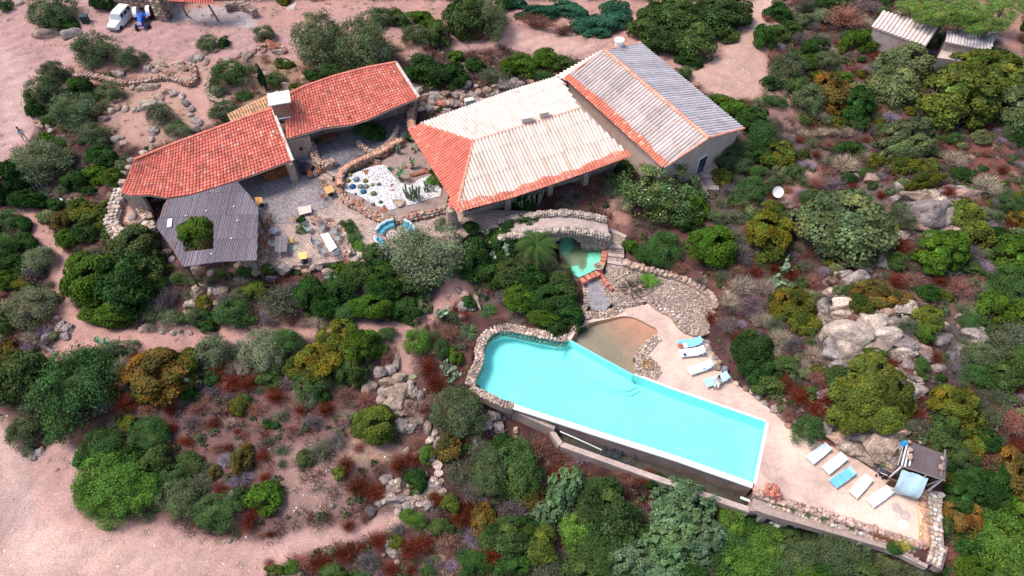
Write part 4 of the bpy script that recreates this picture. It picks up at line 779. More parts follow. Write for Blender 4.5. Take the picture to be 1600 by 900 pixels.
BL = """
75 53 22 9 tn;112 54 18 8 gr;62 32 7 12 tn;30 5 8 5 gr;66 47 6 5 pk;5 18 6 4 gr;62 187 9 9 pk;78 196 7 8 gr;65 196 8 7 pk;95 216 9 6 gr;105 222 12 5 pk;80 205 6 6 gr;
175 117 9 6 pk;190 116 8 7 gr;232 108 8 8 gr;250 103 14 8 tn;278 100 12 6 tn;262 112 16 5 pk;243 112 8 5 gr;288 108 10 8 tn;300 96 8 7 gr;312 92 8 7 gr;303 88 4 6 rd;322 98 7 6 pk;342 96 7 5 pk;355 93 8 5 pk;372 88 9 5 pk;386 88 9 8 tn;395 82 9 5 pk;
208 136 7 6 pk;222 138 12 5 tn;240 137 14 5 tn;258 145 10 6 pk;272 148 9 7 gr;250 154 10 6 tn;236 166 22 8 wt;213 172 8 8 wt;197 171 6 5 pk;186 170 7 6 tn;175 174 7 7 gr;163 186 9 6 gr;165 178 6 4 pk;
285 152 5 7 wt;291 162 6 7 wt;300 170 8 5 wt;305 188 7 6 rd;310 193 8 8 gr;305 204 8 7 dk;240 205 10 9 gr;238 218 7 5 gr;185 218 12 8 gr;195 226 10 5 pk;298 180 5 5 tn;
406 110 12 6 pk;420 116 9 6 tn;425 72 14 8 rd;440 82 14 6 gr;408 78 8 7 pk;404 120 8 5 pk;450 135 11 6 tn;460 142 8 5 tn;478 122 8 7 pk;500 108 10 5 gr;545 104 9 5 pk;635 88 10 4 gr;640 94 8 4 gr;
654 142 8 10 gr;665 152 10 7 pk;680 150 12 7 gr;695 148 9 6 pk;712 148 8 7 gr;705 160 11 7 pk;690 164 9 6 rd;672 172 8 8 gr;725 152 9 7 pk;738 150 8 8 gr;748 145 8 6 pk;760 142 9 7 tn;785 133 14 10 gr;800 132 14 9 gr;770 148 9 5 tn;675 162 8 6 gr;720 165 8 6 tn;700 175 10 6 gr;690 183 9 6 pk;745 160 9 5 gr;660 165 7 6 gr;
735 155 6 5 pk;815 132 9 5 tn;830 128 10 4 tn;905 50 5 6 tn;913 48 5 4 pk;898 55 5 4 gr;915 56 5 4 tn;
1360 280 14 8 pk;1336 278 5 7 rd;1405 292 7 5 pk;1445 300 8 6 wt;1458 303 8 8 wt;1472 300 8 7 gr;1485 295 10 6 gr;1435 310 24 9 tn;1468 315 10 7 wt;1484 325 13 10 wt;1450 335 42 22 gr;1480 340 22 16 gr;1512 305 22 9 pk;1505 300 14 8 gr;1510 365 18 9 wt;1405 370 12 8 gr;1400 378 10 7 pk;1440 355 16 8 pk;1335 435 20 8 gr;1315 430 14 7 gr;1385 410 14 12 gr;1350 418 14 8 gr;1300 440 10 7 gr;
1295 460 8 8 tn;1288 480 12 12 gr;1300 455 6 7 wt;1318 475 20 10 wt;1315 492 14 8 wt;1325 525 36 26 wt;1300 550 20 16 gr;1365 505 22 16 wt;1352 520 24 16 tn;1385 525 22 16 wt;1370 545 24 14 tn;1410 480 20 10 wt;1385 490 12 8 pk;1330 545 22 16 wt;1408 535 20 12 gr;1425 540 14 8 gr;1415 552 18 10 wt;1420 568 16 10 gr;1398 585 16 12 tn;1420 590 14 8 gr;1434 592 10 7 wt;1420 608 26 13 wt;1400 595 10 8 gr;1468 575 9 6 gr;1450 558 12 8 gr;1470 530 18 12 gr;1495 545 14 12 gr;1520 520 22 16 gr;1530 535 20 12 gr;1500 495 10 6 gr;1515 500 8 6 gr;1508 560 12 9 gr;1490 555 14 10 dk;1345 560 22 10 tn;1310 570 14 9 gr;1375 575 12 7 gr;1440 545 12 8 pk;1538 548 14 8 gr;1395 555 14 8 tn;
1290 615 14 7 gr;1290 670 12 8 gr;1310 685 16 9 pk;1292 690 10 6 rd;1306 696 9 6 rd;1340 700 24 16 tn;1352 712 22 12 tn;1328 695 18 12 wt;1380 695 22 18 tn;1372 705 16 14 tn;1350 680 14 9 gr;1366 668 14 8 gr;1395 680 20 9 gr;1335 682 9 7 gr;1395 715 12 12 gr;1390 728 10 8 tn;1410 705 9 14 gr;1325 665 12 8 gr;1385 650 18 14 pk;1370 640 12 12 gr;1410 675 12 7 pk;
1108 545 5 6 tn;1112 553 6 6 tn;1118 560 6 5 tn;1122 575 5 8 tn;1132 582 7 7 gr;1140 590 5 5 rd;1125 566 6 6 tn;1150 600 8 5 gr;1165 606 7 5 tn;1175 612 7 5 gr;1185 620 8 6 tn;1195 630 7 6 tn;1210 640 10 6 gr;1225 652 10 6 gr;1104 535 5 6 tn;1232 665 7 6 dk;
595 582 10 10 gr;612 578 10 8 gr;620 565 6 12 tn;578 605 12 13 tn;608 597 14 8 tn;625 590 10 9 tn;628 608 12 12 tn;607 612 14 7 tn;617 628 18 14 tn;640 640 16 11 tn;650 655 18 8 tn;625 645 9 6 tn;596 612 6 7 gr;593 625 6 6 pk;605 640 14 10 tn;628 665 12 10 gr;640 668 10 8 gr;642 605 6 12 wt;648 612 5 10 wt;656 620 6 9 gr;658 632 6 8 wt;669 668 6 10 tn;678 680 5 8 wt;685 693 8 10 gr;
635 708 8 8 gr;648 712 10 8 gr;605 749 10 9 gr;615 756 8 8 wt;608 765 6 8 wt;612 776 7 6 wt;622 780 16 7 gr;640 780 8 5 wt;620 762 7 6 pk;580 800 9 10 dk;591 787 6 6 gr;600 782 6 5 wt;625 792 5 8 gr;635 792 7 8 gr;655 775 10 8 tn;670 790 10 8 gr;665 765 10 6 gr;
675 770 8 6 tn;682 760 8 7 gr;690 770 7 7 tn;672 758 6 6 gr;610 848 11 9 gr;615 862 10 11 gr;620 880 6 6 gr;625 855 6 9 gr;600 868 4 4 wt;518 790 5 5 wt;770 652 12 12 gr;760 660 10 12 gr;780 668 10 10 gr;745 690 8 14 gr;802 702 7 8 gr;
720 480 10 8 gr;745 470 5 16 tn;722 495 8 6 pk;726 460 6 8 tn;738 482 8 6 gr;717 455 4 10 wt;670 462 4 5 wt;662 484 4 4 wt;634 520 4 5 wt;700 462 4 4 pk;
95 510 10 9 gr;85 505 8 10 gr;108 512 8 10 gr;72 527 8 9 gr;102 525 10 6 gr;55 535 6 5 gr;52 712 8 8 gr;63 705 8 7 gr;123 750 6 5 gr;240 515 6 4 pk;255 520 6 4 tn;270 521 7 5 rd;282 518 5 4 wt;225 513 8 6 gr;232 515 6 5 gr;220 515 5 4 dk;297 520 5 4 tn;
310 452 14 10 tn;350 455 10 8 tn;300 475 10 9 wt;320 475 12 10 pk;295 490 8 7 pk;352 602 8 7 gr;362 605 8 5 gr;375 578 7 9 gr;305 460 8 7 wt;330 455 8 5 pk;363 775 8 9 gr;360 845 4 4 wt;
408 413 10 8 tn;445 420 12 11 gr;425 435 10 6 gr;480 425 10 5 pk;465 418 10 5 pk;515 425 11 7 tn;500 418 8 5 pk;525 440 6 5 wt;555 408 9 11 wt;560 400 9 8 wt;568 410 8 6 tn;545 395 7 12 rd;541 382 6 12 pk;539 366 6 12 tn;545 410 8 8 rd;490 417 8 5 rd;455 416 8 5 pk;432 413 8 8 tn;400 425 10 6 pk;373 415 8 7 tn;388 415 8 7 wt;
460 345 9 7 pk;482 342 11 6 wt;495 345 9 6 pk;505 352 8 6 pk;490 337 9 5 pk;515 345 9 6 tn;525 352 10 6 pk;535 360 7 7 rd;476 334 9 4 tn;
413 350 9 8 rd;415 362 9 9 rd;412 375 8 9 rd;413 388 8 9 tn;411 400 8 7 pk;418 340 7 7 rd;
173 305 6 8 wt;177 318 8 6 wt;174 330 8 6 wt;170 342 8 6 wt;180 296 8 6 wt;166 350 8 6 wt;172 360 9 6 wt;182 368 10 7 wt;192 365 9 5 tn;200 358 8 5 wt;210 350 9 5 wt;222 348 9 5 tn;234 350 8 5 wt;208 340 6 8 pk;187 330 5 9 pk;184 285 6 7 wt;
980 425 5 4 wt;262 395 9 6 tn;268 405 7 6 pk;120 312 6 5 wt;278 388 6 4 wt;292 412 6 8 pk;200 262 6 5 tn;192 272 6 6 wt;188 256 8 4 tn;205 250 8 4 tn;225 240 8 4 tn;238 232 7 6 wt
"""
for ent in BL.replace('\n', '').split(';'):
    if ent.strip():
        q = ent.split(); f_ = 1.3 if float(q[0]) > 1270 and float(q[1]) < 740 else 1.25 if 570 < float(q[0]) < 700 and 560 < float(q[1]) < 800 else 1.12; boulder(float(q[0]), float(q[1]), float(q[2])*f_, float(q[3])*f_, q[4])
_r = np.random.default_rng(31)
for poly, n in (("1275,455 1340,450 1430,470 1450,560 1430,620 1390,600 1350,565 1290,580", 75), ("1400,300 1500,290 1530,320 1510,370 1430,370 1390,400", 26), ("1460,500 1540,500 1560,560 1480,575", 22), ("1310,675 1400,650 1425,720 1330,715", 22), ("580,570 660,580 690,690 650,700 600,650", 16), ("600,740 700,740 690,800 600,800", 16), ("650,140 800,125 790,155 660,190", 34), ("290,410 350,430 340,490 290,480", 14), ("740,640 810,660 800,710 740,700", 14)):
    pp = px_poly(poly); xs = [q[0] for q in pp]; ys = [q[1] for q in pp]; k_ = 0
    while k_ < n:
        x, y = _r.uniform(min(xs), max(xs)), _r.uniform(min(ys), max(ys))
        if bool(inpoly(np.array([x]), np.array([y]), pp)[0]):
            s_ = _r.uniform(2.5, 9)**1.0; boulder(x, y, s_*_r.uniform(.9, 1.5), s_*.8, ['gr', 'wt', 'tn', 'pk', 'gr'][_r.integers(5)]); k_ += 1
BOULD.sort(key=lambda q: -q[5]); SMALLR = BOULD[262:]; BOULD = BOULD[:262]
_save = PLANTS[:]; PLANTS[:] = BOULD; relabel(); PLANTS[:] = _save
# ------------------------------------------------------------------ stones laid along lines and over areas
def stone_mass(pts, sizes, cols, zs=None, arrs=STN, flatn=.6, seed=1, name='stone', mats=None, parent=None, smooth=False):
    """pts (n,3); one joined mesh of stones"""
    r = np.random.default_rng(seed); Vs, Fs, Cs, off = [], [], [], 0
    for i, p in enumerate(pts):
        v, f = (arrs if sizes[i] > .13 else PEB)[r.integers(8)]; a = r.random()*6.28; c, s = math.cos(a), math.sin(a); k = sizes[i]*np.array((r.uniform(.8, 1.25), r.uniform(.75, 1.05), flatn*r.uniform(.8, 1.2)))
        q = v*k; q = np.stack([q[:, 0]*c-q[:, 1]*s, q[:, 0]*s+q[:, 1]*c, q[:, 2]], 1)+np.array(p)
        Vs.append(q); Fs.append(f+off); off += len(v); Cs.append(np.tile(np.array(cols[r.integers(len(cols))])*(1+r.normal(0, .13)), (len(f), 1)))
    me = np_mesh(name, np.concatenate(Vs), np.concatenate(Fs), mats or M['rock'], np.clip(np.concatenate(Cs), .02, .9), smooth=smooth)
    o = link(name, me, parent); o.color = (1, 1, 1, 1); o['kind'] = 'stuff'; return o
def join_small(lst):
    pts = [tuple(q[0].location) for q in lst]; sz = [(q[0].scale[0]+q[0].scale[1])/2 for q in lst]; cols = [tuple(q[0].color)[:3] for q in lst]
    for q in lst: bpy.data.objects.remove(q[0])
    o = stone_mass(pts, sz, cols, seed=12, flatn=.75, name='small_rocks'); o['label'] = 'small loose rocks between the boulders and along the beds'
join_small(SMALLR)
def path_samples(pts, step, closed=False):
    pts = [Vector(p) for p in pts]; 
    if closed: pts = pts+[pts[0]]
    out = []; 
    for a, b in zip(pts[:-1], pts[1:]):
        L = (b-a).length; n = max(1, int(L/step))
        for i in range(n): out.append((a.lerp(b, i/n), (b-a).normalized()))
    return out
def smooth_line(pts, it=2):
    for _ in range(it):
        q = [pts[0]]
        for a, b in zip(pts[:-1], pts[1:]): q += [a.lerp(b, .25), a.lerp(b, .75)]
        pts = q+[pts[-1]]
    return pts
def rubble_wall(label, pp, zbase, h, width, stone, cols, cat='stone wall', name='stone_wall', core=None, ztop=None, seed=3, group=None, parts=False):
    """low wall of stones along a photo line given at its top: thing > wall_core, stones"""
    if ztop is None: line = [PG(a, b, h) for a, b in px_poly(pp)]; line = smooth_line(line)
    else: line = smooth_line([P(a, b, ztop) for a, b in px_poly(pp)])
    T = thing(name, label, cat, (0, 0, 0), 0, group)
    sm = path_samples(line, stone*1.5); cb = MB(); r = random.Random(seed); P3 = []; SZ = []
    L = [s[0] for s in sm]+[line[-1]]; 
    def top(p): return (ztop if ztop is not None else G(p.x, p.y)+h)
    def bot(p): return min(G(p.x, p.y), G(p.x, p.y))-.3 if zbase is None else zbase
    left, right = [], []
    for i, p in enumerate(L):
        t = (L[min(i+1, len(L)-1)]-L[max(i-1, 0)]); t.z = 0; t.normalize(); n = Vector((-t.y, t.x, 0)); left.append(p+n*width/2); right.append(p-n*width/2)
    for i in range(len(L)-1):
        a, b, c, d = left[i], right[i], right[i+1], left[i+1]; tt = [top(L[i])-.04]*2+[top(L[i+1])-.04]*2; bb = [bot(L[i])]*2+[bot(L[i+1])]*2
        vs = [(q.x, q.y, z) for q, z in zip((a, b, c, d), bb)]+[(q.x, q.y, z) for q, z in zip((a, b, c, d), tt)]
        cb.add(vs, [(0, 1, 5, 4), (1, 2, 6, 5), (2, 3, 7, 6), (3, 0, 4, 7), (4, 5, 6, 7)])
    cb.build('wall_core', core or M['mortar'], T)
    for p, t in sm:
        n = Vector((-t.y, t.x, 0)); zt = top(p); zb = bot(p)+.3; k = max(1, int(round(width/(stone*1.5))))
        for j in range(k+1 if k > 1 else 1):
            off = (j/(k if k > 1 else 1)-.5)*width*.9 if k > 1 else 0
            P3.append(tuple(p+n*off+Vector((r.uniform(-.3, .3)*stone, r.uniform(-.3, .3)*stone, 0))*.6)[:2]+(zt-.02+r.uniform(-.04, .05),)); SZ.append(stone*r.uniform(.55, 1.3))
        for sd_ in (-1, 1):
            z = zt-stone
            while z > zb-stone*.5:
                q = p+n*sd_*width*.5; P3.append((q.x+r.uniform(-.2, .2)*stone, q.y+r.uniform(-.2, .2)*stone, z)); SZ.append(stone*r.uniform(.7, 1.05)); z -= stone*1.35
    if parts:
        for i, (p, s) in enumerate(zip(P3, SZ)):
            if i >= 300: break
            o = link('stone', STM[r.randrange(8)], T, p, (r.random()*.5, r.random()*.5, r.random()*6.28), (s, s*.85, s*.75), tuple(min(.8, c*r.uniform(.8, 1.2)) for c in cols[r.randrange(len(cols))]))
    else: stone_mass(P3, SZ, cols, parent=T, seed=seed)
    return T
PKS = [(.50, .32, .25), (.46, .34, .27), (.42, .26, .20), (.54, .42, .34), (.38, .28, .24)]
RDS = [(.46, .20, .13), (.42, .24, .17), (.50, .30, .22), (.36, .17, .12), (.48, .36, .28)]
WTS = [(.64, .55, .46), (.56, .46, .38), (.60, .44, .34), (.50, .40, .34), (.70, .64, .58)]
GRS = [(.42, .37, .34), (.36, .31, .29), (.46, .38, .33), (.30, .26, .25)]
# ------------------------------------------------------------------ planes and roofs
def ray(px, py):
    a, b = px-800.0, 450.0-py; return Vector((a, cp*FPX+sp*b, -sp*FPX+cp*b))
class Plane:
    def __init__(s, a, b, c):
        s.o = a; n = (b-a).cross(c-a).normalized(); s.n = n if n.z > 0 else -n
        s.d = Vector((s.n.x, s.n.y, 0)); s.d = (s.d - s.n*s.d.dot(s.n)).normalized() if s.d.length > 1e-6 else Vector((0, -1, 0))   # down the slope
        s.w = s.n.cross(s.d).normalized()
    def hit(s, px, py):
        r = ray(px, py); O = Vector((0, 0, CH)); return O + r*((s.o-O).dot(s.n)/r.dot(s.n))
    def uv(s, p): q = p-s.o; return (q.dot(s.w), q.dot(s.d))
    def pt(s, u, v, h=0): return s.o+s.w*u+s.d*v+s.n*h
    def z(s, x, y): return s.o.z-((x-s.o.x)*s.n.x+(y-s.o.y)*s.n.y)/s.n.z
def plane_px(a, b, c): return Plane(P(*a), P(*b), P(*c))
def tile_rows(name, pl, rings, wdt, lng, parent, mats, colf, rise=.4, prof='barrel', jitter=.02, seed=5, turn=0.0, thick=.10, deckmat=None, gap=.0, proud=.018, deck=True):
    """rings: 3D corner lists on plane pl (first is the outline, rest are holes)"""
    r = np.random.default_rng(seed)
    ca, sa = math.cos(turn), math.sin(turn); W_, D_ = pl.w*ca+pl.d*sa, pl.d*ca-pl.w*sa
    uvs = [[((p-pl.o).dot(W_), (p-pl.o).dot(D_)) for p in R] for R in rings]
    au = [q[0] for q in uvs[0]]; u0, u1 = min(au), max(au)
    ncol = max(1, int(round((u1-u0)/wdt))); wdt = (u1-u0)/ncol
    A, B, CI = [], [], []
    for j in range(ncol):
        u = u0+(j+.5)*wdt; xs = []
        for R in uvs:
            for (a0, b0), (a1, b1) in zip(R, R[1:]+R[:1]):
                if (a0 > u) != (a1 > u): xs.append(b0+(b1-b0)*(u-a0)/(a1-a0))
        xs.sort()
        for s0, s1 in zip(xs[::2], xs[1::2]):
            k = math.floor(s0/lng)
            while k*lng < s1:
                a, b = max(s0, k*lng), min(s1, (k+1)*lng)
                if b-a > .03: A.append((u, a)); B.append((u, b)); CI.append((j, k))
                k += 1
    A = np.array(A); B = np.array(B); n = len(A)
    o, Wv, Dv, N = np.array(pl.o), np.array(W_), np.array(D_), np.array(pl.n)
    if prof == 'barrel': ang = np.array([0, 36, 72, 108, 144, 180])*math.pi/180; cu = -np.cos(ang)*.5*(1-gap); ch = np.sin(ang)*rise
    elif prof == 'wave': cu = np.array([-.5, -.28, -.1, .1, .28, .5]); ch = np.array([0, .1, 1, 1, .1, 0])*rise
    else: cu = np.array([-.5, -.5, .5, .5])*(1-gap); ch = np.array([0, 1, 1, 0])*rise
    m = len(cu); ju = r.normal(0, jitter, n)*wdt; jh = np.abs(r.normal(0, jitter, n))*wdt*1.5
    V = np.zeros((n, 2, m, 3))
    for e, (E, hh, ov) in enumerate(((A, 0, 0), (B, proud, .02))):
        u = E[:, :1]+cu[None]*wdt*(1.0 if e else .9)+ju[:, None]; v = (E[:, 1:]+ov)*np.ones((1, m)); h = ch[None]*wdt+hh+jh[:, None]+.01
        V[:, e] = o+u[..., None]*Wv+v[..., None]*Dv+h[..., None]*N
    V = V.reshape(-1, 3); base = np.arange(n)[:, None]*2*m; F = []
    for k in range(m-1): F.append(np.stack([base[:, 0]+k, base[:, 0]+m+k, base[:, 0]+m+k+1, base[:, 0]+k+1], 1))
    F = np.stack(F, 1).reshape(-1, 4)
    cen = o+((A+B)/2)[:, :1]*Wv+((A+B)/2)[:, 1:]*Dv
    res = [colf(cen[i], CI[i], A[i], B[i]) for i in range(n)]
    tint = np.array([q[0] for q in res])*(1+r.normal(0, .07, (n, 1))); mi = np.array([q[1] for q in res])
    me = np_mesh(name, V, F, mats, np.repeat(tint, m-1, 0), np.repeat(mi, m-1))
    ob = link(name, me, parent); ob['kind'] = 'stuff'
    if deck:
        V2, T2 = cdt([[(q[0], q[1]) for q in R] for R in uvs]); mb = MB()
        up = [o+u*Wv+v*Dv for u, v in V2]; dn = [p-N*thick for p in up]; nn = len(up)
        mb.add(up+dn, [tuple(t) for t in T2]+[tuple(nn+i for i in t[::-1]) for t in T2])
        for R in uvs:
            for (a0, b0), (a1, b1) in zip(R, R[1:]+R[:1]):
                p, q = o+a0*Wv+b0*Dv, o+a1*Wv+b1*Dv; mb.add([p, q, q-N*thick, p-N*thick], [(0, 1, 2, 3)])
        mb.build('roof_deck', deckmat or M['plaster'], parent)
    return ob
from mathutils.geometry import delaunay_2d_cdt
def cdt(rings):
    vs = []; ed = []
    for R in rings:
        k = len(vs); vs += [Vector(p[:2]) for p in R]; n = len(R); ed += [(k+i, k+(i+1) % n) for i in range(n)]
    out = delaunay_2d_cdt(vs, ed, [], 0, 1e-5); V, F = out[0], out[2]; T = []
    for f in F:
        c = sum((V[i] for i in f), Vector((0, 0)))/len(f)
        if not bool(inpoly(np.array([c.x]), np.array([c.y]), rings[0])[0]): continue
        if any(bool(inpoly(np.array([c.x]), np.array([c.y]), R)[0]) for R in rings[1:]): continue
        a = sum(V[f[i]].x*V[f[(i+1) % len(f)]].y-V[f[(i+1) % len(f)]].x*V[f[i]].y for i in range(len(f)))
        T.append(tuple(f) if a > 0 else tuple(f[::-1]))
    return [tuple(v) for v in V], T
def slab(name, rings, ztop, zbot, m, parent=None, side=True):
    V, T = cdt(rings); mb = MB(); mb.add([(x, y, ztop) for x, y in V], T)
    if side:
        for R in rings[:1]:
            A = sum(R[i][0]*R[(i+1) % len(R)][1]-R[(i+1) % len(R)][0]*R[i][1] for i in range(len(R)))
            R = R if A > 0 else R[::-1]
            for a, b in zip(R, R[1:]+R[:1]):
                if any(bool(inpoly(np.array([(a[0]+b[0])/2]), np.array([(a[1]+b[1])/2]), H)[0]) for H in rings[1:]): continue
                mb.add([(a[0], a[1], zbot), (b[0], b[1], zbot), (b[0], b[1], ztop), (a[0], a[1], ztop)], [(0, 1, 2, 3)])
    return mb.build(name, m, parent)
def ridge_caps(pts, parent, m, r=.13, step=.4, name='ridge_cap', col=(1, 1, 1), lift=.06):
    """row of half-round cap tiles along a line: joined"""
    mb = MB(); rr = random.Random(3)
    for a, b in zip(pts[:-1], pts[1:]):
        n = max(1, int((b-a).length/step)); t = (b-a).normalized(); s = t.cross(Vector((0, 0, 1))).normalized()
        for i in range(n):
            p, q = a.lerp(b, i/n)+Vector((0, 0, lift)), a.lerp(b, (i+1.05)/n)+Vector((0, 0, lift)); k = rr.uniform(.85, 1.12); c = tuple(k*x for x in col); vs = []
            for e, c0 in enumerate((p, q)):
                R_ = r*(1.0 if e else .86)
                for j in range(6): an = math.pi*j/5; vs.append(c0+s*math.cos(an)*R_+Vector((0, 0, math.sin(an)*R_*.8)))
            mb.add(vs, [(j, j+1, 7+j, 6+j) for j in range(5)], c)
    o = mb.build(name, m, parent); o['kind'] = 'stuff'; return o
def wall_box(mb, a, b, th, z0, z1, col=None, mi=None):
    a = Vector(a[:2]); b = Vector(b[:2]); t = (b-a).normalized(); n = Vector((-t.y, t.x))*th/2
    z1 = z1 if hasattr(z1, '__len__') else (z1, z1)
    mb.prism([tuple(a+n), tuple(a-n), tuple(b-n), tuple(b+n)], z0, [z1[0], z1[0], z1[1], z1[1]], col, mi)
# ================================================================== 1. long red-roofed house
H1 = thing('long_house', 'long low stone house under two overlapping curved red tile roofs', 'house', tuple(P(430, 240, 0)))
H1.location = (0, 0, 0)
def ruled(name, tops, bots, ncol, nrow, parent, mats, colf, seed=1):
    """curved barrel tile roof between two edge lines"""
    r = np.random.default_rng(seed)
    def samp(L, t):
        L = [np.array(p) for p in L]; d = [0]
        for a, b in zip(L[:-1], L[1:]): d.append(d[-1]+np.linalg.norm(b-a))
        t = t*d[-1]; return np.stack([np.interp(t, d, [p[k] for p in L]) for k in range(3)], -1)
    u = (np.arange(ncol)+.5)/ncol; v = np.arange(nrow+1)/nrow; du = .5/ncol
    def S_(u_, v_):
        a = samp(tops, np.clip(u_, 0, 1)); b = samp(bots, np.clip(u_, 0, 1)); sag = np.sin(v_*math.pi)*-.10
        q = a*(1-v_[..., None])+b*v_[..., None]; q[..., 2] += sag; return q
    ang = np.array([0, 36, 72, 108, 144, 180])*math.pi/180; cu = -np.cos(ang); ch = np.sin(ang)
    UU, VV = np.meshgrid(u, v[:-1], indexing='ij'); UU = UU.ravel(); VV = VV.ravel(); n = len(UU); m = 6; V = np.zeros((n, 2, m, 3))
    ju = r.normal(0, .04, n)*du
    for e, (dv, pr, nw) in enumerate(((0, .012, .86), (1/nrow+.012, .075, 1.0))):
        vv = np.minimum(VV+dv, 1.01)
        pc = S_(UU, vv); p1 = S_(UU+du, vv); p0 = S_(UU-du, vv); w_ = (p1-p0)/2; hw = np.linalg.norm(w_, axis=1)
        for k in range(m):
            V[:, e, k] = pc+w_*(cu[k]*nw+(ju/du))[:, None]; V[:, e, k, 2] += ch[k]*hw*.62+pr
    V = V.reshape(-1, 3); base = np.arange(n)*2*m; F = []
    for k in range(m-1): F.append(np.stack([base+k, base+m+k, base+m+k+1, base+k+1], 1))
    F = np.stack(F, 1).reshape(-1, 4)
    tint = 1+r.normal(0, .13, (n, 1)); tint = tint*np.array((1, 1, 1)); pale = r.random(n) < .03; tint[pale] = np.array((1.1, 1.9, 2.1))*.95; orange = r.random(n) < .18; tint[orange] *= np.array((1.08, 1.35, 1.15))
    me = np_mesh(name, V, F, mats, np.repeat(np.clip(tint, .3, 3), m-1, 0)); ob = link(name, me, parent); ob['kind'] = 'stuff'
    mb = MB(); K = 40
    for e in range(K):
        a0, a1 = e/K, (e+1)/K
        for g_ in range(6):
            v0, v1 = np.array(g_/6), np.array((g_+1)/6)
            q = [S_(np.array(a0), v0), S_(np.array(a0), v1), S_(np.array(a1), v1), S_(np.array(a1), v0)]
            mb.add(q, [(0, 1, 2, 3)], mi=0); mb.add([p-np.array((0, 0, .14)) for p in q], [(3, 2, 1, 0)], mi=1)
        for vv_ in (0., 1.):
            q = [S_(np.array(a0), np.array(vv_)), S_(np.array(a1), np.array(vv_))]; mb.add([q[0], q[1], q[1]-np.array((0, 0, .14)), q[0]-np.array((0, 0, .14))], [(0, 1, 2, 3)], mi=1)
    for uu in (0., 1.):
        q = [S_(np.array(uu), np.array(0.)), S_(np.array(uu), np.array(1.))]; mb.add([q[0], q[1], q[1]-np.array((0, 0, .14)), q[0]-np.array((0, 0, .14))], [(0, 1, 2, 3)], mi=1)
    mb.build('roof_deck', [M['redtile'], M['plaster']], parent)
def PZ(s, z0, z1=None):
    q = px_poly(s); n = len(q); z1 = z0 if z1 is None else z1
    return [P(a, b, z0+(z1-z0)*i/max(1, n-1)) for i, (a, b) in enumerate(q)]
wt_ = PZ("210,250 240,238 275,224 330,204 385,184 427,170", 4.1, 4.4); wb_ = PZ("190,303 225,306 262,310 300,304 350,289 400,272 430,263 457,250", 2.3, 2.5)
wb_ = [P(188, 300, 2.4), P(205, 306, 2.3), P(235, 305, 2.3), P(262, 310, 2.2), P(300, 304, 2.3), P(350, 289, 2.4), P(400, 272, 2.4), P(457, 250, 2.5)]
ruled('roof_tiles', wt_, wb_, 50, 17, H1, M['redtile'], None, 3)
et_ = PZ("444,151 475,136 525,119 575,106 619,98", 4.9, 5.1); eb_ = PZ("447,218 480,208 507,200 550,195 575,187 612,170 655,153", 3.0, 3.2)
ruled('roof_tiles', et_, eb_, 44, 17, H1, M['redtile'], None, 4)
for L, c in ((wt_, (1.05, 1.15, 1.1)), (et_, (1.05, 1.15, 1.1))): ridge_caps(L, H1, M['redtile'], .16, .42, col=c)
ridge_caps([et_[-1], eb_[-1]], H1, M['whitetile'], .16, .45, name='verge_cap')
ridge_caps([P(427, 172, 4.5), P(447, 224, 3.0), P(458, 252, 2.65)], H1, M['whitetile'], .15, .5, name='verge_cap')
mb = MB()
def under(tops, bots, ts, us):
    out = []
    for u in us:
        def at(L):
            k = u*(len(L)-1); i = min(int(k), len(L)-2); return L[i].lerp(L[i+1], k-i)
        out.append((at(tops), at(bots)))
    return out
K = under(wt_, wb_, 0, [0, .2, .4, .6, .8, 1.0])
bk = [a for a, b in K]; fr = [a.lerp(b, .45) for a, b in K]; 
for i in range(5):
    wall_box(mb, bk[i]+Vector((0, -.2, 0)), bk[i+1]+Vector((0, -.2, 0)), .4, -.6, (bk[i].z-.25, bk[i+1].z-.25)); wall_box(mb, fr[i], fr[i+1], .35, -.6, (fr[i].z-.35, fr[i+1].z-.35))
e_ = [a.lerp(b, .9) for a, b in K]
wall_box(mb, bk[0], e_[0], .4, -.6, (bk[0].z-.25, e_[0].z-.25)); wall_box(mb, e_[0], e_[1], .35, -.6, (e_[0].z-.25, e_[1].z-.25))
K2 = under(et_, eb_, 0, [0, .25, .5, .75, 1.0]); bk2 = [a for a, b in K2]; fr2 = [a.lerp(b, .45) for a, b in K2]
for i in range(4):
    wall_box(mb, bk2[i]+Vector((0, -.2, 0)), bk2[i+1]+Vector((0, -.2, 0)), .4, -.3, (bk2[i].z-.25, bk2[i+1].z-.25))
    wall_box(mb, fr2[i], fr2[i+1], .35, -.3, (fr2[i].z-.35, fr2[i+1].z-.35))
wall_box(mb, bk2[0], K2[0][1].lerp(K2[0][0], .05), .4, -.3, (bk2[0].z-.25, 2.7)); wall_box(mb, bk2[4], K2[4][1].lerp(K2[4][0], .25), .4, -.3, (bk2[4].z-.25, 3.0))
p = P(463, 226, 1.5); wall_box(mb, P(447, 222, 2.6), P(483, 212, 2.6), .5, -.3, 2.75)
mb.build('wall', M['stone'], H1)
for i, (a, b) in enumerate([(462, 283), (208, 312)]):
    q = P(a, b, 0); m2 = MB(); m2.box((q.x, q.y, 1.15), (.55, .5, 2.4)); m2.build('pillar', M['stone'], H1)
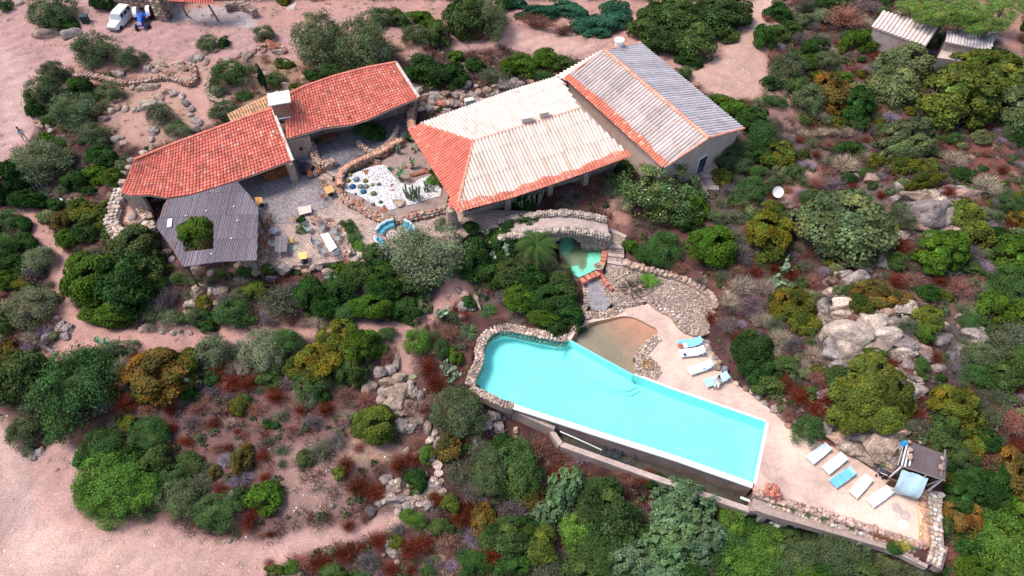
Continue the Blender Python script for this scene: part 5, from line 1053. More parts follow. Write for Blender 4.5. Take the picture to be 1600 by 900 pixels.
# chimney
q = P(441, 172, 4.4); m2 = MB(); m2.box((q.x, q.y, 4.3), (1.5, 1.0, 2.0), .28, col=(.8, .6, .55)); ch_ = m2.build('chimney', M['stone'], H1)
m2 = MB(); m2.box((q.x, q.y+.15, 5.62), (1.95, 1.75, .12), .28); m2.build('chimney_cap', M['white'], ch_)
m2 = MB(); m2.box((q.x, q.y, 5.4), (1.3, .85, .32), .28); m2.build('chimney_mouth', M['black'], ch_)
m2 = MB(); m2.box((q.x+.15, q.y-.62, 4.0), (1.3, .12, .1), .28); m2.build('chimney_ledge', M['white'], ch_)
# small rear roof of yellow tiles
HY = H1
pl = plane_px((361, 190, 3.2), (430, 164, 3.2), (432, 142, 4.0))
red = lambda c, ij, a, b: ((1, 1, 1), 0)
yel = lambda c, ij, a, b: ((1.2, 2.7, 2.1), 0)
R = [pl.hit(355, 178), pl.hit(361, 190), pl.hit(446, 160), pl.hit(448, 149), pl.hit(432, 142)]
tile_rows('rear_roof_tiles', pl, [R], .27, .40, H1, [M['redtile']], yel, .4, seed=8, turn=0)
# ================================================================== 2. central house, hipped whitewashed roof
H2 = thing('central_house', 'square house with whitewashed hipped tile roof and bare red tiles on its left hip', 'house', (0, 0, 0))
plF = plane_px((712, 329, 2.6), (984, 243, 2.6), (740, 221, 4.5)); R0 = plF.hit(740, 221); R1 = plF.hit(907, 170)
plB = Plane(R0, R1, P(655, 195, 2.9)); plL = Plane(R0, P(712, 329, 2.6), P(638, 203, 2.8))
def colF(c, ij, a, b):
    d = (Vector(c)-plF.hit(712, 329)).dot(plF.d); k = rng.random()
    return ((1, .97, .95), 0) if k > .03 else ((.9, .75, .7), 0)
tile_rows('roof_tiles', plF, [[plF.hit(712, 331), plF.hit(800, 308), plF.hit(887, 279), plF.hit(985, 243), R1, R0]], .33, 2.25, H2, [M['whitetile'], M['redtile']], colF, .46, seed=11)
ev = [plF.hit(*q) for q in ((712, 331), (800, 308), (887, 279), (985, 243))]; ee = [ev[0].lerp(ev[3], i/26) for i in range(27)]
def evp(t):
    k = t*3; i = min(2, int(k)); return ev[i].lerp(ev[i+1], k-i)
low_ = [evp(i/26)+plF.n*.12+plF.d*.14 for i in range(27)]; upp_ = [evp(i/26)+plF.n*.12-plF.d*(.62+.14*math.sin(i*1.9)+.1*math.sin(i*.6)) for i in range(26, -1, -1)]
plF2 = Plane(*[p+plF.n*.12 for p in (ev[0], ev[3], R0)])
tile_rows('eave_tiles', plF2, [low_+upp_], .31, .42, H2, [M['redtile']], lambda c, ij, a, b: ((1, 1.15, 1.05), 0) if rng.random() > .12 else ((1.1, 1.7, 1.6), 0), .4, seed=15, deck=False)
B1, B2 = plB.hit(870, 121), plB.hit(657, 194)
tile_rows('roof_tiles', plB, [[R0, R1, plB.hit(884, 134), B1, plB.hit(800, 142), B2]], .33, .62, H2, [M['whitetile']], lambda c, ij, a, b: ((.88, .89, .90), 0), .46, seed=12)
def colL(c, ij, a, b):
    k = rng.random(); return ((1.0, 1.05, 1.0), 0) if k > .05 else ((1.15, 1.8, 1.8), 0)
tile_rows('roof_tiles', plL, [[R0, plL.hit(714, 329), plL.hit(700, 322), plL.hit(703, 308), plL.hit(638, 203), plL.hit(657, 194)]], .30, .42, H2, [M['redtile']], colL, .42, seed=13)
ridge_caps([R0, P(713, 331, 2.62)], H2, M['redtile'], .15, .42, name='hip_cap', col=(1.1, 1.7, 1.6)); ridge_caps([R0, R1], H2, M['redtile'], .13, .42, name='ridge_cap', col=(1.1, 1.9, 1.8)); ridge_caps([B2, R0], H2, M['redtile'], .12, .42, name='hip_cap', col=(1.0, 1.3, 1.2))
mb = MB()
cs = [P(716, 318, 2.2), P(975, 238, 2.2), P(900, 172, 2.2), P(868, 138, 2.2), P(662, 205, 2.2)]
cs = [(c.x, c.y) for c in cs]
cen = Vector((sum(c[0] for c in cs)/5, sum(c[1] for c in cs)/5)); cs = [tuple(Vector(c).lerp(cen, .05)) for c in cs]
ztop = lambda x, y: min(plF.z(x, y), plB.z(x, y), plL.z(x, y))-.16
mb.prism(cs, -.4, [ztop(*c) for c in cs]); 
mb.build('wall', M['stone'], H2)
# windows and pillars under the front eave
fa, fb = Vector(cs[0]), Vector(cs[1]); ft = (fb-fa).normalized(); fn = Vector((ft.y, -ft.x)); rzf = math.atan2(ft.y, ft.x)
Lf = (fb-fa).length
for t0, t1, kind in ((.03, .235, 'w'), (.30, .50, 'w'), (.57, .74, 'w')):
    c = fa.lerp(fb, (t0+t1)/2)+fn*.05; w_ = (t1-t0)*Lf; m2 = MB(); m2.box((c.x, c.y, 1.35), (w_, .12, 1.35), rzf); f = m2.build('window_frame', M['black'], H2)
    npn = 3
    for i in range(npn):
        cc = fa.lerp(fb, t0+(t1-t0)*(i+.5)/npn)+fn*.12; m2 = MB(); m2.box((cc.x, cc.y, 1.35), (w_/npn-.12, .04, 1.2), rzf); m2.build('pane', M['glass'], f)
for t in (.265, .535, .77):
    c = fa.lerp(fb, t)+fn*.35; m2 = MB(); m2.box((c.x, c.y, .95), (.5, .55, 2.7), rzf); m2.build('pillar', M['stone'], H2)
c = P(707, 352, 0); m2 = MB(); m2.lathe((c.x, c.y, 0), [(.6, -.3), (.55, .8), (.45, 1.6), (.4, 2.1)], 12); m2.build('corner_buttress', M['stone'], H2)
for (a, b, s) in ((822, 186, 1.0), (849, 178, .85)):
    q = plB.hit(a, b+6); m2 = MB(); m2.box((q.x, q.y, q.z+.2), (.95*s, .6*s, 1.0), .28); cc = m2.build('chimney', M['whitetile'], H2)
    m2 = MB(); m2.box((q.x, q.y, q.z+.80), (1.15*s, .8*s, .08), .28); m2.build('chimney_cap', M['whitetile'], cc)
    m2 = MB(); m2.box((q.x, q.y-.02, q.z+.73), (.8*s, .62*s, .10), .28); m2.build('chimney_mouth', M['black'], cc)
q = P(733, 157, 1); m2 = MB(); m2.box((q.x, q.y, .8), (.9, .45, .7), .3); o = m2.build('air_conditioner', M['white']); tag(o, 'white air conditioning box among the rocks behind the whitewashed roof', 'air conditioner')
# ================================================================== 3. right house, corrugated gable roof
H3 = thing('corrugated_roof_house', 'long pink-walled house with a grey corrugated gable roof and orange ridge', 'house', (0, 0, 0))
plW = plane_px((886, 124, 3.1), (1037, 260, 3.1), (1107, 216, 4.9)); Ra = plW.hit(1107, 216); Rb = plW.hit(945, 79)
plE = Plane(Ra, Rb, P(1162, 202, 3.2))
def colW(c, ij, a, b):
    d = (Vector(c)-plW.hit(960, 190)).dot(plW.d); v = vnoise(np.array([c[0]]), np.array([c[1]]), 1.5, 5)[0]
    g_ = .80+.30*v; return ((g_, g_*.98, g_*.98), 0)
W1, W2 = plW.hit(883, 122), plW.hit(1037, 262)
# main sheets, then the red tile band at the eave
def inset(p, q, t): return p.lerp(q, t)
M['sheet'] = mat('sheet', (.54, .465, .44), .75, (1.2, .1), (14, .12), None, col2=(.36, .27, .25), mask=(1.0, .5, .75))
M['sheetgrey'] = mat('sheetgrey', (.52, .475, .475), .75, (1.2, .12), (14, .12), None, col2=(.34, .30, .31), mask=(.8, .5, .8))
tile_rows('corrugated_sheets', plW, [[W1, W2, Ra, Rb]], .36, 2.3, H3, [M['sheet']], colW, .30, 'barrel', seed=21, gap=.12, jitter=.008, proud=.02)
E1, E2 = plE.hit(1162, 201), plE.hit(1000, 67)
tile_rows('corrugated_sheets', plE, [[Ra, Rb, E2, E1]], .36, 2.3, H3, [M['sheetgrey']], lambda c, ij, a, b: ((1, 1, 1.02), 0), .30, 'barrel', seed=22, gap=.14, jitter=.008, proud=.02)
# red eave tiles sit 5 cm above the sheets
off = plW.n*.13
wid = [.42, .75, .6, .95, .8, 1.1, .9, .7]
rg = []
n_ = 30
for i in range(n_+1):
    t = i/n_; p = W1.lerp(W2, t); rg.append(p+off)
top_ = [W1.lerp(W2, i/n_)-plW.d*(.30+.42*vnoise(np.array([i*.9]), np.array([3.]), 2, 9)[0]+.22*math.sin(i/n_*3.1))+off for i in range(n_, -1, -1)]
pl2 = Plane(W1+off, W2+off, Ra+off)
tile_rows('eave_tiles', pl2, [[p+plW.d*.12 for p in rg]+top_], .30, .42, H3, [M['redtile']], lambda c, ij, a, b: ((1, 1.15, 1.0) if rng.random() > .1 else (1.2, 2.2, 2), 0), .4, seed=23, deck=False)
ridge_caps([Rb, Ra], H3, M['redtile'], .20, .45, col=(1.1, 1.9, 1.75)); ridge_caps([Ra, E1], H3, M['redtile'], .15, .45, name='verge_cap', col=(1.05, 1.7, 1.6)); ridge_caps([Rb, E2], H3, M['redtile'], .15, .45, name='verge_cap', col=(1.1, 1.8, 1.7)); ridge_caps([Ra, W2], H3, M['redtile'], .13, .45, name='verge_cap', col=(1.05, 1.9, 1.9)); ridge_caps([Rb, W1], H3, M['redtile'], .11, .45, name='verge_cap', col=(.9, 1.1, 1.0))
mb = MB()
c4 = [W2, Ra, E1, E2, Rb, W1]; cen = sum(c4, Vector())/6; c4 = [c.lerp(cen, .045) for c in c4]
zt = lambda x, y: min(plW.z(x, y), plE.z(x, y))-.16
mb.prism([(c.x, c.y) for c in c4], -.5, [zt(c.x, c.y) for c in c4]); mb.build('wall', M['plaster'], H3)
# door in the gable wall, its frame and glass
ga, gb = Vector((c4[0].x, c4[0].y)), Vector((c4[2].x, c4[2].y)); gm = Vector((c4[1].x, c4[1].y)); gt = (gb-gm).normalized(); gn = Vector((gt.y, -gt.x))
t_ = .06; c = gm.lerp(gb, .1)+gn*.05; rz = math.atan2(gt.y, gt.x)
m2 = MB(); m2.box((c.x, c.y, 1.1), (1.1, .12, 2.3), rz); d_ = m2.build('door_frame', M['white'], H3)
for k in (-.25, .25):
    m2 = MB(); q = c+gt*k+gn*.08; m2.box((q.x, q.y, 1.15), (.42, .05, 1.95), rz); m2.build('pane', M['glass'], d_)
m2 = MB(); c = gm.lerp(ga, .4); t2 = (ga-gm).normalized(); c = c+Vector((-t2.y, t2.x))*.05; m2.box((c.x, c.y, 1.4), (.7, .1, .9), math.atan2(t2.y, t2.x)); m2.build('window', M['glass'], H3)
q = P(969, 69, 4); m2 = MB(); q = plE.hit(969, 76); m2.lathe((q.x-.1, q.y+.5, q.z-.3), [(.42, 0), (.42, .8), (.5, .85), (.5, 1.0), (.36, 1.0), (.36, .9)], 14); m2.build('roof_vent', M['white'], H3)
# lean roof between the two
plX = plane_px((869, 120, 2.9), (935, 78, 3.3), (884, 128, 3.0)); 
plX = plane_px((869, 120, 2.8), (940, 82, 3.6), (886, 126, 3.05))
tile_rows('lean_to_tiles', plX, [[plX.hit(869, 119), plX.hit(886, 126), plX.hit(948, 86), plX.hit(940, 79)]], .33, .6, H3, [M['whitetile']], lambda c, ij, a, b: ((1.03, 1.03, 1.03), 0), .35, seed=24)
mb = MB(); wall_box(mb, P(872, 126, 2.6), P(884, 133, 2.6), .3, -.3, 2.7); wall_box(mb, P(872, 126, 2.6), P(936, 86, 3.2), .3, -.3, 2.75); mb.build('lean_to_wall', M['plaster'], H3)
# steps and curved walls by the side door
rubble_wall('low stone wall on the left of the side door steps', "1086,262 1090,275 1097,290 1102,302", None, .55, .45, .20, PKS, seed=31)
rubble_wall('curved plastered stone wall on the right of the side door steps', "1112,240 1116,255 1120,268 1126,275", None, .5, .4, .20, PKS, seed=32)
ST = thing('door_steps', 'pale pink steps leading down from the side door of the corrugated roof house', 'steps', (0, 0, 0))
for i in range(5):
    q = P(1104+i*1.5, 258+i*9, .1-i*.12); m2 = MB(); m2.box((q.x, q.y, -.1-i*.12+.1), (1.5, .62, .5), -.1); m2.build('step', M['concrete'], ST)
# ================================================================== 4. stone garage at the top
H4 = thing('stone_garage', 'stone garage with red tiled porch roof cut off by the top edge of the frame', 'garage', (0, 0, 0))
gz = G(*P(220, 25, .4)[:2]); a, b = PG(176, 9), PG(246, 18); b2 = PG(248, 33); c = PG(262, 35); d = PG(285, -12); e = PG(170, -25)
zg = gz+3.3; mb = MB(); mb.prism([(a.x, a.y), (b.x, b.y), (b2.x, b2.y), (c.x, c.y), (d.x-.5, d.y+3), (e.x, e.y+3)], gz-.5, zg); mb.build('wall', M['mortar'], H4)
def facing(a, b, z0, z1, parent, cols, s=.34, seed=9):
    r = random.Random(seed); t = (b-a); t.z = 0; L = t.length; t.normalize(); n = Vector((t.y, -t.x, 0)); z = z0+s*.4; row = 0; cnt = 0
    while z < z1:
        x = (row % 2)*s*.6+s*.4
        while x < L-s*.3:
            k = r.uniform(.75, 1.2); p = a+t*x+n*.02; o = link('stone', STM[r.randrange(8)], parent, (p.x, p.y, z+r.uniform(-.05, .05)), (0, r.uniform(-.3, .3), math.atan2(t.y, t.x)), (s*.62*k, .13, s*.46*r.uniform(.8, 1.15)), tuple(min(.8, q*r.uniform(.8, 1.2)) for q in cols[r.randrange(len(cols))])); cnt += 1
            x += s*1.15*k+.05
        z += s*.86; row += 1
    return cnt
WC = [(.38, .27, .21), (.34, .26, .22), (.42, .30, .22), (.30, .22, .19)]
facing(a, b, gz-.1, zg-.6, H4, WC, .62, 9); facing(b2, c, gz-.1, zg, H4, [(.5, .38, .3)], .5, 10); facing(b, b2, gz-.1, zg, H4, WC, .6, 14); facing(c, PG(272, 22), gz-.1, zg, H4, WC, .6, 12)
plG = plane_px((262, 2, 3.1), (333, 7, 3.1), (300, -25, 4.6))
tile_rows('porch_roof_tiles', plG, [[plG.hit(262, 1), plG.hit(333, 6), plG.hit(338, -30), plG.hit(262, -30)]], .30, .42, H4, [M['redtile']], red, .4, seed=31)
for (x0, y0, x1, y1) in ((292, 24, 282, 6), (340, 31, 326, 8)):
    q = PG(x0, y0); w2 = P(x1, y1, 2.9); m2 = MB(); m2.tube([q, w2], .12, 7); m2.build('post', M['greywood'], H4)
mb = MB(); mb.box((P(330, -5, 1).x, P(330, -5, 1).y, gz+1.2), (7, .4, 3.0), -.05, col=(.5, .45, .45)); mb.build('back_wall', M['stone'], H4)
ap = [(PG(*q).x, PG(*q).y) for q in ((262, 30), (398, 43), (402, 8), (270, -6))]
struct(slab('forecourt_gravel', [ap], gz+.06, gz-.2, mat('forecourt', (.36, .32, .33), .95, (2, .15), (14, .35), (20, .5, .04))), 'pale grey cobbled forecourt under the garage porch')
rubble_wall('stone wall climbing at the right of the garage forecourt', "352,6 368,2 384,6 397,16", None, .9, .5, .2, PKS, seed=35)
ap = [(PG(*q).x, PG(*q).y) for q in ((404, 10), (458, 16), (468, -6), (404, -8))]
struct(slab('concrete_pad', [ap], gz+.35, gz-.2, M['concrete']), 'white concrete pad at the top edge beside the drive')
# ================================================================== 5. sheds at top right
def shed(name, label, pls, rings, wallpts, zb, m, col, wd=.42, wallm='concrete'):
    T = thing(name, label, 'shed', (0, 0, 0)); pl = plane_px(*pls)
    tile_rows('corrugated_sheets', pl, [[pl.hit(*q) for q in rings]], wd, 4.0, T, [m], lambda c, ij, a, b: (col, 0), .28, 'barrel', seed=41, gap=.2, jitter=.01)
    w4 = [pl.hit(*q) for q in rings]; cen = sum(w4, Vector())/len(w4); w4 = [q.lerp(cen, .06) for q in w4]
    mb = MB(); mb.prism([(q.x, q.y) for q in w4], zb, [pl.z(q.x, q.y)-.14 for q in w4]); mb.build('wall', M[wallm], T); return T, pl
z0 = 1.0
shed('corrugated_shed', 'shed with white ribbed fibre-cement roof under the light green pine', ((1363, 43, 3.2), (1445, 73, 3.2), (1465, 42, 3.7)), [(1363, 43), (1379, 17), (1466, 43), (1446, 73)], 0, .5, M['sheet'], (1.25, 1.22, 1.2))
T5, _ = shed('flat_roofed_shed', 'grey shed with ribbed roof sheet and lower concrete lean-to near the top right corner', ((1477, 66, 3.2), (1546, 80, 3.2), (1557, 50, 3.5)), [(1477, 66), (1482, 46), (1558, 50), (1547, 80)], 0, .5, M['sheetgrey'], (1.1, 1.1, 1.15), .3)
q = [P(a, b, 2.2) for a, b in ((1464, 90), (1478, 67), (1546, 82), (1536, 100))]; mb = MB(); mb.prism([(p.x, p.y) for p in q], .5, 2.2); mb.build('lean_to', M['concrete'], T5)
m2 = MB(); q = P(1512, 76, 2.9); 
# ================================================================== 6. grey wooden pergola with a tree growing through it
PG6 = thing('wooden_pergola', 'weathered grey wooden shade roof with a square hole around a green tree', 'pergola', (0, 0, 0))
plP = plane_px((285, 417, 2.3), (402, 400, 2.3), (370, 284, 2.75))
out6 = [plP.hit(*q) for q in ((260, 313), (297, 306), (371, 284), (390, 305), (404, 326), (401, 407), (345, 409), (287, 417), (262, 378), (244, 354))]
hole6 = [plP.hit(*q) for q in ((281, 349), (335, 345), (334, 389), (288, 394))]
def colP(c, ij, a, b):
    v = vnoise(np.array([c[0]]), np.array([c[1]]), 1.6, 55)[0]; v2 = vnoise(np.array([c[0]]), np.array([c[1]]), .5, 57)[0]
    k = .72+.45*v*v+.2*v2
    if v2 > .86 and v > .5: return ((1.4, .75, .55), 0)
    return ((k, k*.97, k*1.02), 0)
tile_rows('roof_slats', plP, [out6, hole6], .13, 2.6, PG6, [M['greywood']], colP, .18, 'flat', seed=51, gap=.16, jitter=.06, turn=math.radians(8), thick=.05, deckmat=M['greywood'], proud=.02)
for a, b in ((250, 358), (290, 414), (345, 406), (398, 404), (402, 330), (284, 350), (334, 390)):
    q = plP.hit(a, b); g = G(q.x, q.y); m2 = MB(); m2.tube([(q.x, q.y, min(g, q.z-2)), (q.x, q.y, q.z-.06)], .09, 6); m2.build('post', M['darkwood'], PG6)
for a, b, c, d in ((250, 360, 300, 309), (288, 413, 399, 402), (399, 402, 403, 328), (300, 309, 371, 287)):
    m2 = MB(); m2.tube([plP.hit(a, b)-Vector((0, 0, .12)), plP.hit(c, d)-Vector((0, 0, .12))], .07, 5); m2.build('beam', M['darkwood'], PG6)
for a, b, w_, l_, rz in ((266, 350, .35, .95, .2), (366, 324, .1, .1, 0), (323, 331, .1, .1, 0), (291, 339, .1, .1, 0), (372, 346, .1, .1, 0), (362, 374, .1, .1, 0), (331, 398, .1, .1, 0)):
    q = plP.hit(a, b); m2 = MB(); m2.box((q.x, q.y, q.z+.12), (w_, l_, .08), rz); o = m2.build('white_board' if w_ > .2 else 'shell', M['white'])
    tag(o, 'white folded board lying on the pergola roof left of the hole' if w_ > .2 else 'tiny white shell on the grey pergola roof, '+{366: 'topmost right of the hole', 323: 'just above the hole', 291: 'near the upper left hole corner', 372: 'second down on the right', 362: 'third down on the right', 331: 'lowest, below the hole'}[a], 'board' if w_ > .2 else 'shell', None if w_ > .2 else 'white shells on the pergola roof')
# stone oven courtyard walls left of it
rubble_wall('curved pale stone wall around the sunken court at the left end of the long house', "186,296 178,320 172,345 180,362 200,364 222,356 240,350", None, .8, .8, .26, WTS, seed=61)
rubble_wall('dark arched stone doorway block beside the pergola', "215,318 224,330 232,340", None, .9, .6, .2, PKS, seed=62, cat='doorway')
q = PG(231, 322); m2 = MB(); m2.box((q.x+.2, q.y+.3, 1.0), (.9, .6, 1.7), .5); o = m2.build('door_recess', M['black']); tag(o, 'dark arched opening of the stone oven under the red eave', 'opening')
# ================================================================== swimming pool, wading pool, deck
M['poolfloor'] = mat('poolfloor', (.62, .86, .86), .7, (.35, .08), (1.6, .05), None)  # broad soft noise paints faint caustic light into the floor colour
M['wadefloor'] = mat('wadefloor', (1, 1, 1), .85, (.8, .12), (6, .10), None)
D_OUT = px_poly("1177,754 1186,773 1200,783 1300,812 1420,846 1440,858 1445,800 1436,770 1400,752 1375,742 1345,722 1300,690 1250,682 1218,652 1190,628 1150,600 1118,562 1106,535 1085,519 1065,500 1035,489 1013,474 975,479 950,486 925,486 903,497 893,514 870,545 900,565 1000,620 1150,680 1160,740")
slabo = slab('pool_deck', [wpoly(D_OUT, ZP), WP['pool'], WP['wade']], ZP, ZP-.5, M['deck']); struct(slabo, 'pink-beige sun deck wrapping the right side of the pool')
# pool basin
def ring_wall(name, ring, z0, z1, m, parent=None, inward=True):
    mb = MB()
    for a, b in zip(ring, ring[1:]+ring[:1]): mb.add([(a[0], a[1], z0), (b[0], b[1], z0), (b[0], b[1], z1), (a[0], a[1], z1)], [(0, 1, 2, 3)])
    return mb.build(name, m, parent)
SW = thing('swimming_pool', 'large irregular turquoise swimming pool with straight infinity edge', 'swimming pool', (0, 0, 0))
ring_wall('basin_wall', WP['pool'], -3.35, ZP-.03, M['poolfloor'], SW)
slab('basin_floor', [WP['pool']], -3.3, -3.4, M['poolfloor'], SW, side=False)
# curved entry steps inside the pool
for i, s in enumerate((1.0, .6)):
    pts = [P(*q, ZP) for q in ((898, 534), (905, 552), (925, 575), (955, 590), (975, 595), (988, 588))]; c = P(945, 556, ZP)
    ring = [(c.x+(p.x-c.x)*(1+.35*s), c.y+(p.y-c.y)*(1+.35*s)) for p in smooth_line(pts, 2)]
    ring = [tuple(P(892, 533, ZP)[:2])]+ring+[tuple(P(990, 585, ZP)[:2])]
    slab('entry_step', [ring], -3.16+.15*i, -3.3, M['poolfloor'], SW)
slab('water', [WP['pool']], ZP-.06, ZP-.1, M['poolwater'], SW, side=False)
# infinity edge coping and outer wall
def strip(name, pp, z, w_, th, m, parent=None, side=1):
    L = [P(a, b, z) for a, b in px_poly(pp)]; mb = MB()
    for i, (a, b) in enumerate(zip(L[:-1], L[1:])):
        t = (b-a).normalized(); n = Vector((-t.y, t.x, 0))*w_*side
        t0 = (L[i]-L[i-1]).normalized() if i else t; t2 = (L[i+2]-b).normalized() if i+2 < len(L) else t
        na = (Vector((-t0.y, t0.x, 0))+Vector((-t.y, t.x, 0))).normalized()*w_*side; nb = (Vector((-t2.y, t2.x, 0))+Vector((-t.y, t.x, 0))).normalized()*w_*side
        mb.prism([tuple((a)[:2]), tuple((b)[:2]), tuple((b+nb)[:2]), tuple((a+na)[:2])], z-th, z)
    return mb.build(name, m, parent)
strip('coping', "800,630 940,675 1060,713 1177,754", ZP+.0, .42, .16, M['white'], SW, -1)
M['wallbrown'] = mat('wallbrown', (.36, .24, .20), .9, (.6, .2), (8, .15), (10, .3, .02), col2=(.24, .15, .12), mask=(.5, .45, .7))
strip('outer_wall', "800,630 940,675 1060,713 1177,754", ZP-.16, .34, 2.4, M['wallbrown'], SW, -1)
strip('coping', "1177,754 1197,659", ZP+.015, .22, .16, M['white'], SW, -1)
strip('coping', "1197,659 1050,608 990,585", ZP+.015, .16, .16, M['white'], SW, -1)
# overflow channel
CH_ = thing('overflow_channel', 'long narrow concrete overflow channel below the infinity edge of the pool', 'channel', (0, 0, 0))
cr = [tuple(P(a, b, -3.2)[:2]) for a, b in px_poly('872,684 880,690 1000,733 1100,768 1172,792')]+[tuple(P(a, b, ZP)[:2]) for a, b in px_poly('1177,754 1060,713 940,675 872,653')]
slab('channel_floor', [cr], -3.95, -4.3, mat('algae', (.06, .055, .04), .5, (1, .3), (8, .3), None), CH_)
strip('outer_lip', "878,690 1000,733 1100,768 1172,792", -3.2, .42, 2.3, M['concrete'], CH_, -1)
strip('end_wall', "866,672 880,692", -3.2, .4, 2.3, M['concrete'], CH_, -1)
strip('upper_ledge', "742,610 800,636 868,666", -2.75, .3, 2.6, M['concrete'], CH_, -1)
m2 = MB(); m2.tube([P(875, 674, -2.4), P(905, 687, -2.7), P(940, 703, -3.3)], .05, 6); m2.build('white_pipe', M['white'], CH_)
q = P(1166, 779, -3.0); m2 = MB(); m2.tube([P(1157, 777, -3.2), P(1172, 783, -3.1)], .1, 6); m2.build('outlet_pipe', M['white'], CH_)
for k, (x, y, r_) in enumerate(((952, 706, .55), (960, 710, .45), (977, 716, .6))):
    q = P(x, y, -3.7); m2 = MB(); m2.tube([(q.x+r_*math.cos(t*.35), q.y+r_*.8*math.sin(t*.35), -3.7+.01*t) for t in range(38)], .025, 5, col=(1, 1, 1)); o = m2.build('garden_hose', mat('bluehose', (.02, .05, .09), .5, None, None, None))
    tag(o, ('left', 'middle', 'right')[k]+'most coil of dark blue hose lying in the overflow channel', 'hose', 'coiled hoses in the channel')
r_ = random.Random(5); pts = []; sz = []
# ladder at the right end of the channel
LD = thing('ladder', 'white metal ladder leaning on the channel wall under the deck corner', 'ladder', (0, 0, 0))
for s in (0, 1):
    m2 = MB(); m2.tube([P(1152+s*11, 789+s*3, -3.1), P(1148+s*9, 808+s*2, -4.9)], .04, 5); m2.build('rail', M['white'], LD)
for i in range(6):
    t = i/5*.85+.08; a = P(1152, 789, -3.1).lerp(P(1148, 808, -4.9), t); b = P(1163, 792, -3.1).lerp(P(1157, 810, -4.9), t); m2 = MB(); m2.tube([a, b], .03, 5); m2.build('rung', M['white'], LD)
# wading pool: sloping sandy floor, light lost in deeper water painted in as grey
mg = inpoly(XX, YY, WP['wade']); fc = grid_faces(blur(mg.astype(float), 2)[:-1, :-1] > .02); used, inv = np.unique(fc, return_inverse=True)
vx, vy = XX.ravel()[used], YY.ravel()[used]; qx, qy = PIX(vx, vy, np.full(len(vx), ZP)); far = np.clip(((qx-892)*.50+(-qy+531)*.87)/75, -.1, 1.6)
A_, B_ = np.array(P(892, 531, ZP)[:2]), np.array(P(990, 585, ZP)[:2]); e = (B_-A_)/np.linalg.norm(B_-A_); nrm = np.array((-e[1], e[0])); d = (vx-A_[0])*nrm[0]+(vy-A_[1])*nrm[1]
neg = d < 0; vx = np.where(neg, vx-(d-.02)*nrm[0], vx); vy = np.where(neg, vy-(d-.02)*nrm[1], vy); d = np.maximum(d, 0.02)
dmax = 6.2; t = np.clip(d/dmax, 0, 1); zz = ZP-.9+.84*t**.8; zz = np.minimum(zz, ZP-.02)
pinkf, greyf = np.array((.56, .295, .225)), np.array((.31, .26, .215)); tt = np.clip((t-.22)*1.7+(qx-965)/170*.8+(vnoise(vx, vy, 1.2, 5)-.5)*.15, 0, 1)[:, None]
WD = thing('wading_pool', 'shallow sandy-brown wading pool beside the turquoise pool', 'wading pool', (0, 0, 0))
link('basin_floor', np_mesh('wade_floor', np.stack([vx, vy, zz], 1), inv.reshape(fc.shape), M['wadefloor'], greyf*(1-tt)+pinkf*tt, smooth=True, per_vert=True), WD)
slab('water', [WP['wade']], ZP-.05, ZP-.1, M['wadewater'], WD, side=False)
ring_wall('basin_wall', WP['wade'], -3.0, ZP-.02, M['deck'], WD)
strip('divider', "892,531 990,585", ZP-.07, .16, 1.2, M['poolfloor'], WD, -1)
# lower edge of the deck: planting strip, beam, set-back wall with dark undercroft
UD = thing('deck_retaining_wall', 'concrete retaining wall and beam carrying the lower edge of the sun deck', 'wall', (0, 0, 0))
strip('beam', "1172,792 1200,795 1300,822 1410,862 1450,882", ZP-.35, .26, .55, M['concrete'], UD, -1)
strip('planting_bed', "1178,778 1200,787 1300,815 1420,850 1440,862", ZP-.22, .8, .7, M['mortar'], UD, -1)
strip('set_back_wall', "1172,783 1200,788 1300,816 1420,855 1465,880 1470,850", ZP-.8, .5, 3.2, M['wallbrown'], UD, -1)
for a, b in ((1196, 797), (1230, 806), (1292, 823), (1345, 841)):
    q = P(a, b, ZP-.5); m2 = MB(); m2.box((q.x, q.y-.1, -3.9), (.45, .5, 2.9)); m2.build('pillar', M['concrete'], UD)
m2 = MB(); q = P(1210, 812, -3.6); m2.lathe((q.x, q.y-.3, -4.1), [(.3, 0), (.36, .1), (.36, .35), (.2, .4)], 10); o = m2.build('white_tub', M['white']); tag(o, 'round white tub standing in the dark undercroft below the deck', 'tub')
q = P(1247, 818, -3.2); m2 = MB(); m2.box((q.x, q.y, -3.5), (.18, .18, .8)); o = m2.build('white_canister', M['white']); tag(o, 'narrow white canister under the deck beam right of the first pillar', 'canister')
# stones edging
def edge_stones(label, pp, z, n_rows, s, cols, spread, seed, name='stone_border', cat='stone edging', arrs=STN, closed=False, mound=0.0, bed=.9):
    T = thing(name, label, cat, (0, 0, 0)); L = smooth_line([P(a, b, z) for a, b in px_poly(pp)], 2); r = random.Random(seed); pts = []; sz = []
    for p, t in path_samples(L, s*1.3, closed):
        n = Vector((-t.y, t.x, 0))
        for k in range(n_rows):
            o_ = ((k+.5)/n_rows-.5)*spread; pts.append((p.x+n.x*o_+r.uniform(-.3, .3)*s, p.y+n.y*o_+r.uniform(-.3, .3)*s, z+r.uniform(-.05, .08)+mound*(1-abs(o_)*2/max(.01, spread)))); sz.append(s*r.uniform(.6, 1.25))
    stone_mass(pts, sz, cols, parent=T, seed=seed, arrs=arrs, flatn=.7)
    mb = MB(); Lc = [q[0] for q in path_samples(L, .5)]+[L[-1]]
    for a, b in zip(Lc[:-1], Lc[1:]):
        t = (b-a).normalized(); n = Vector((-t.y, t.x, 0))*(spread/2+s*.2); mb.prism([tuple((a+n)[:2]), tuple((a-n)[:2]), tuple((b-n)[:2]), tuple((b+n)[:2])], z-bed, z-.03)
    mb.build('mortar_bed', M['mortar'], T); return T
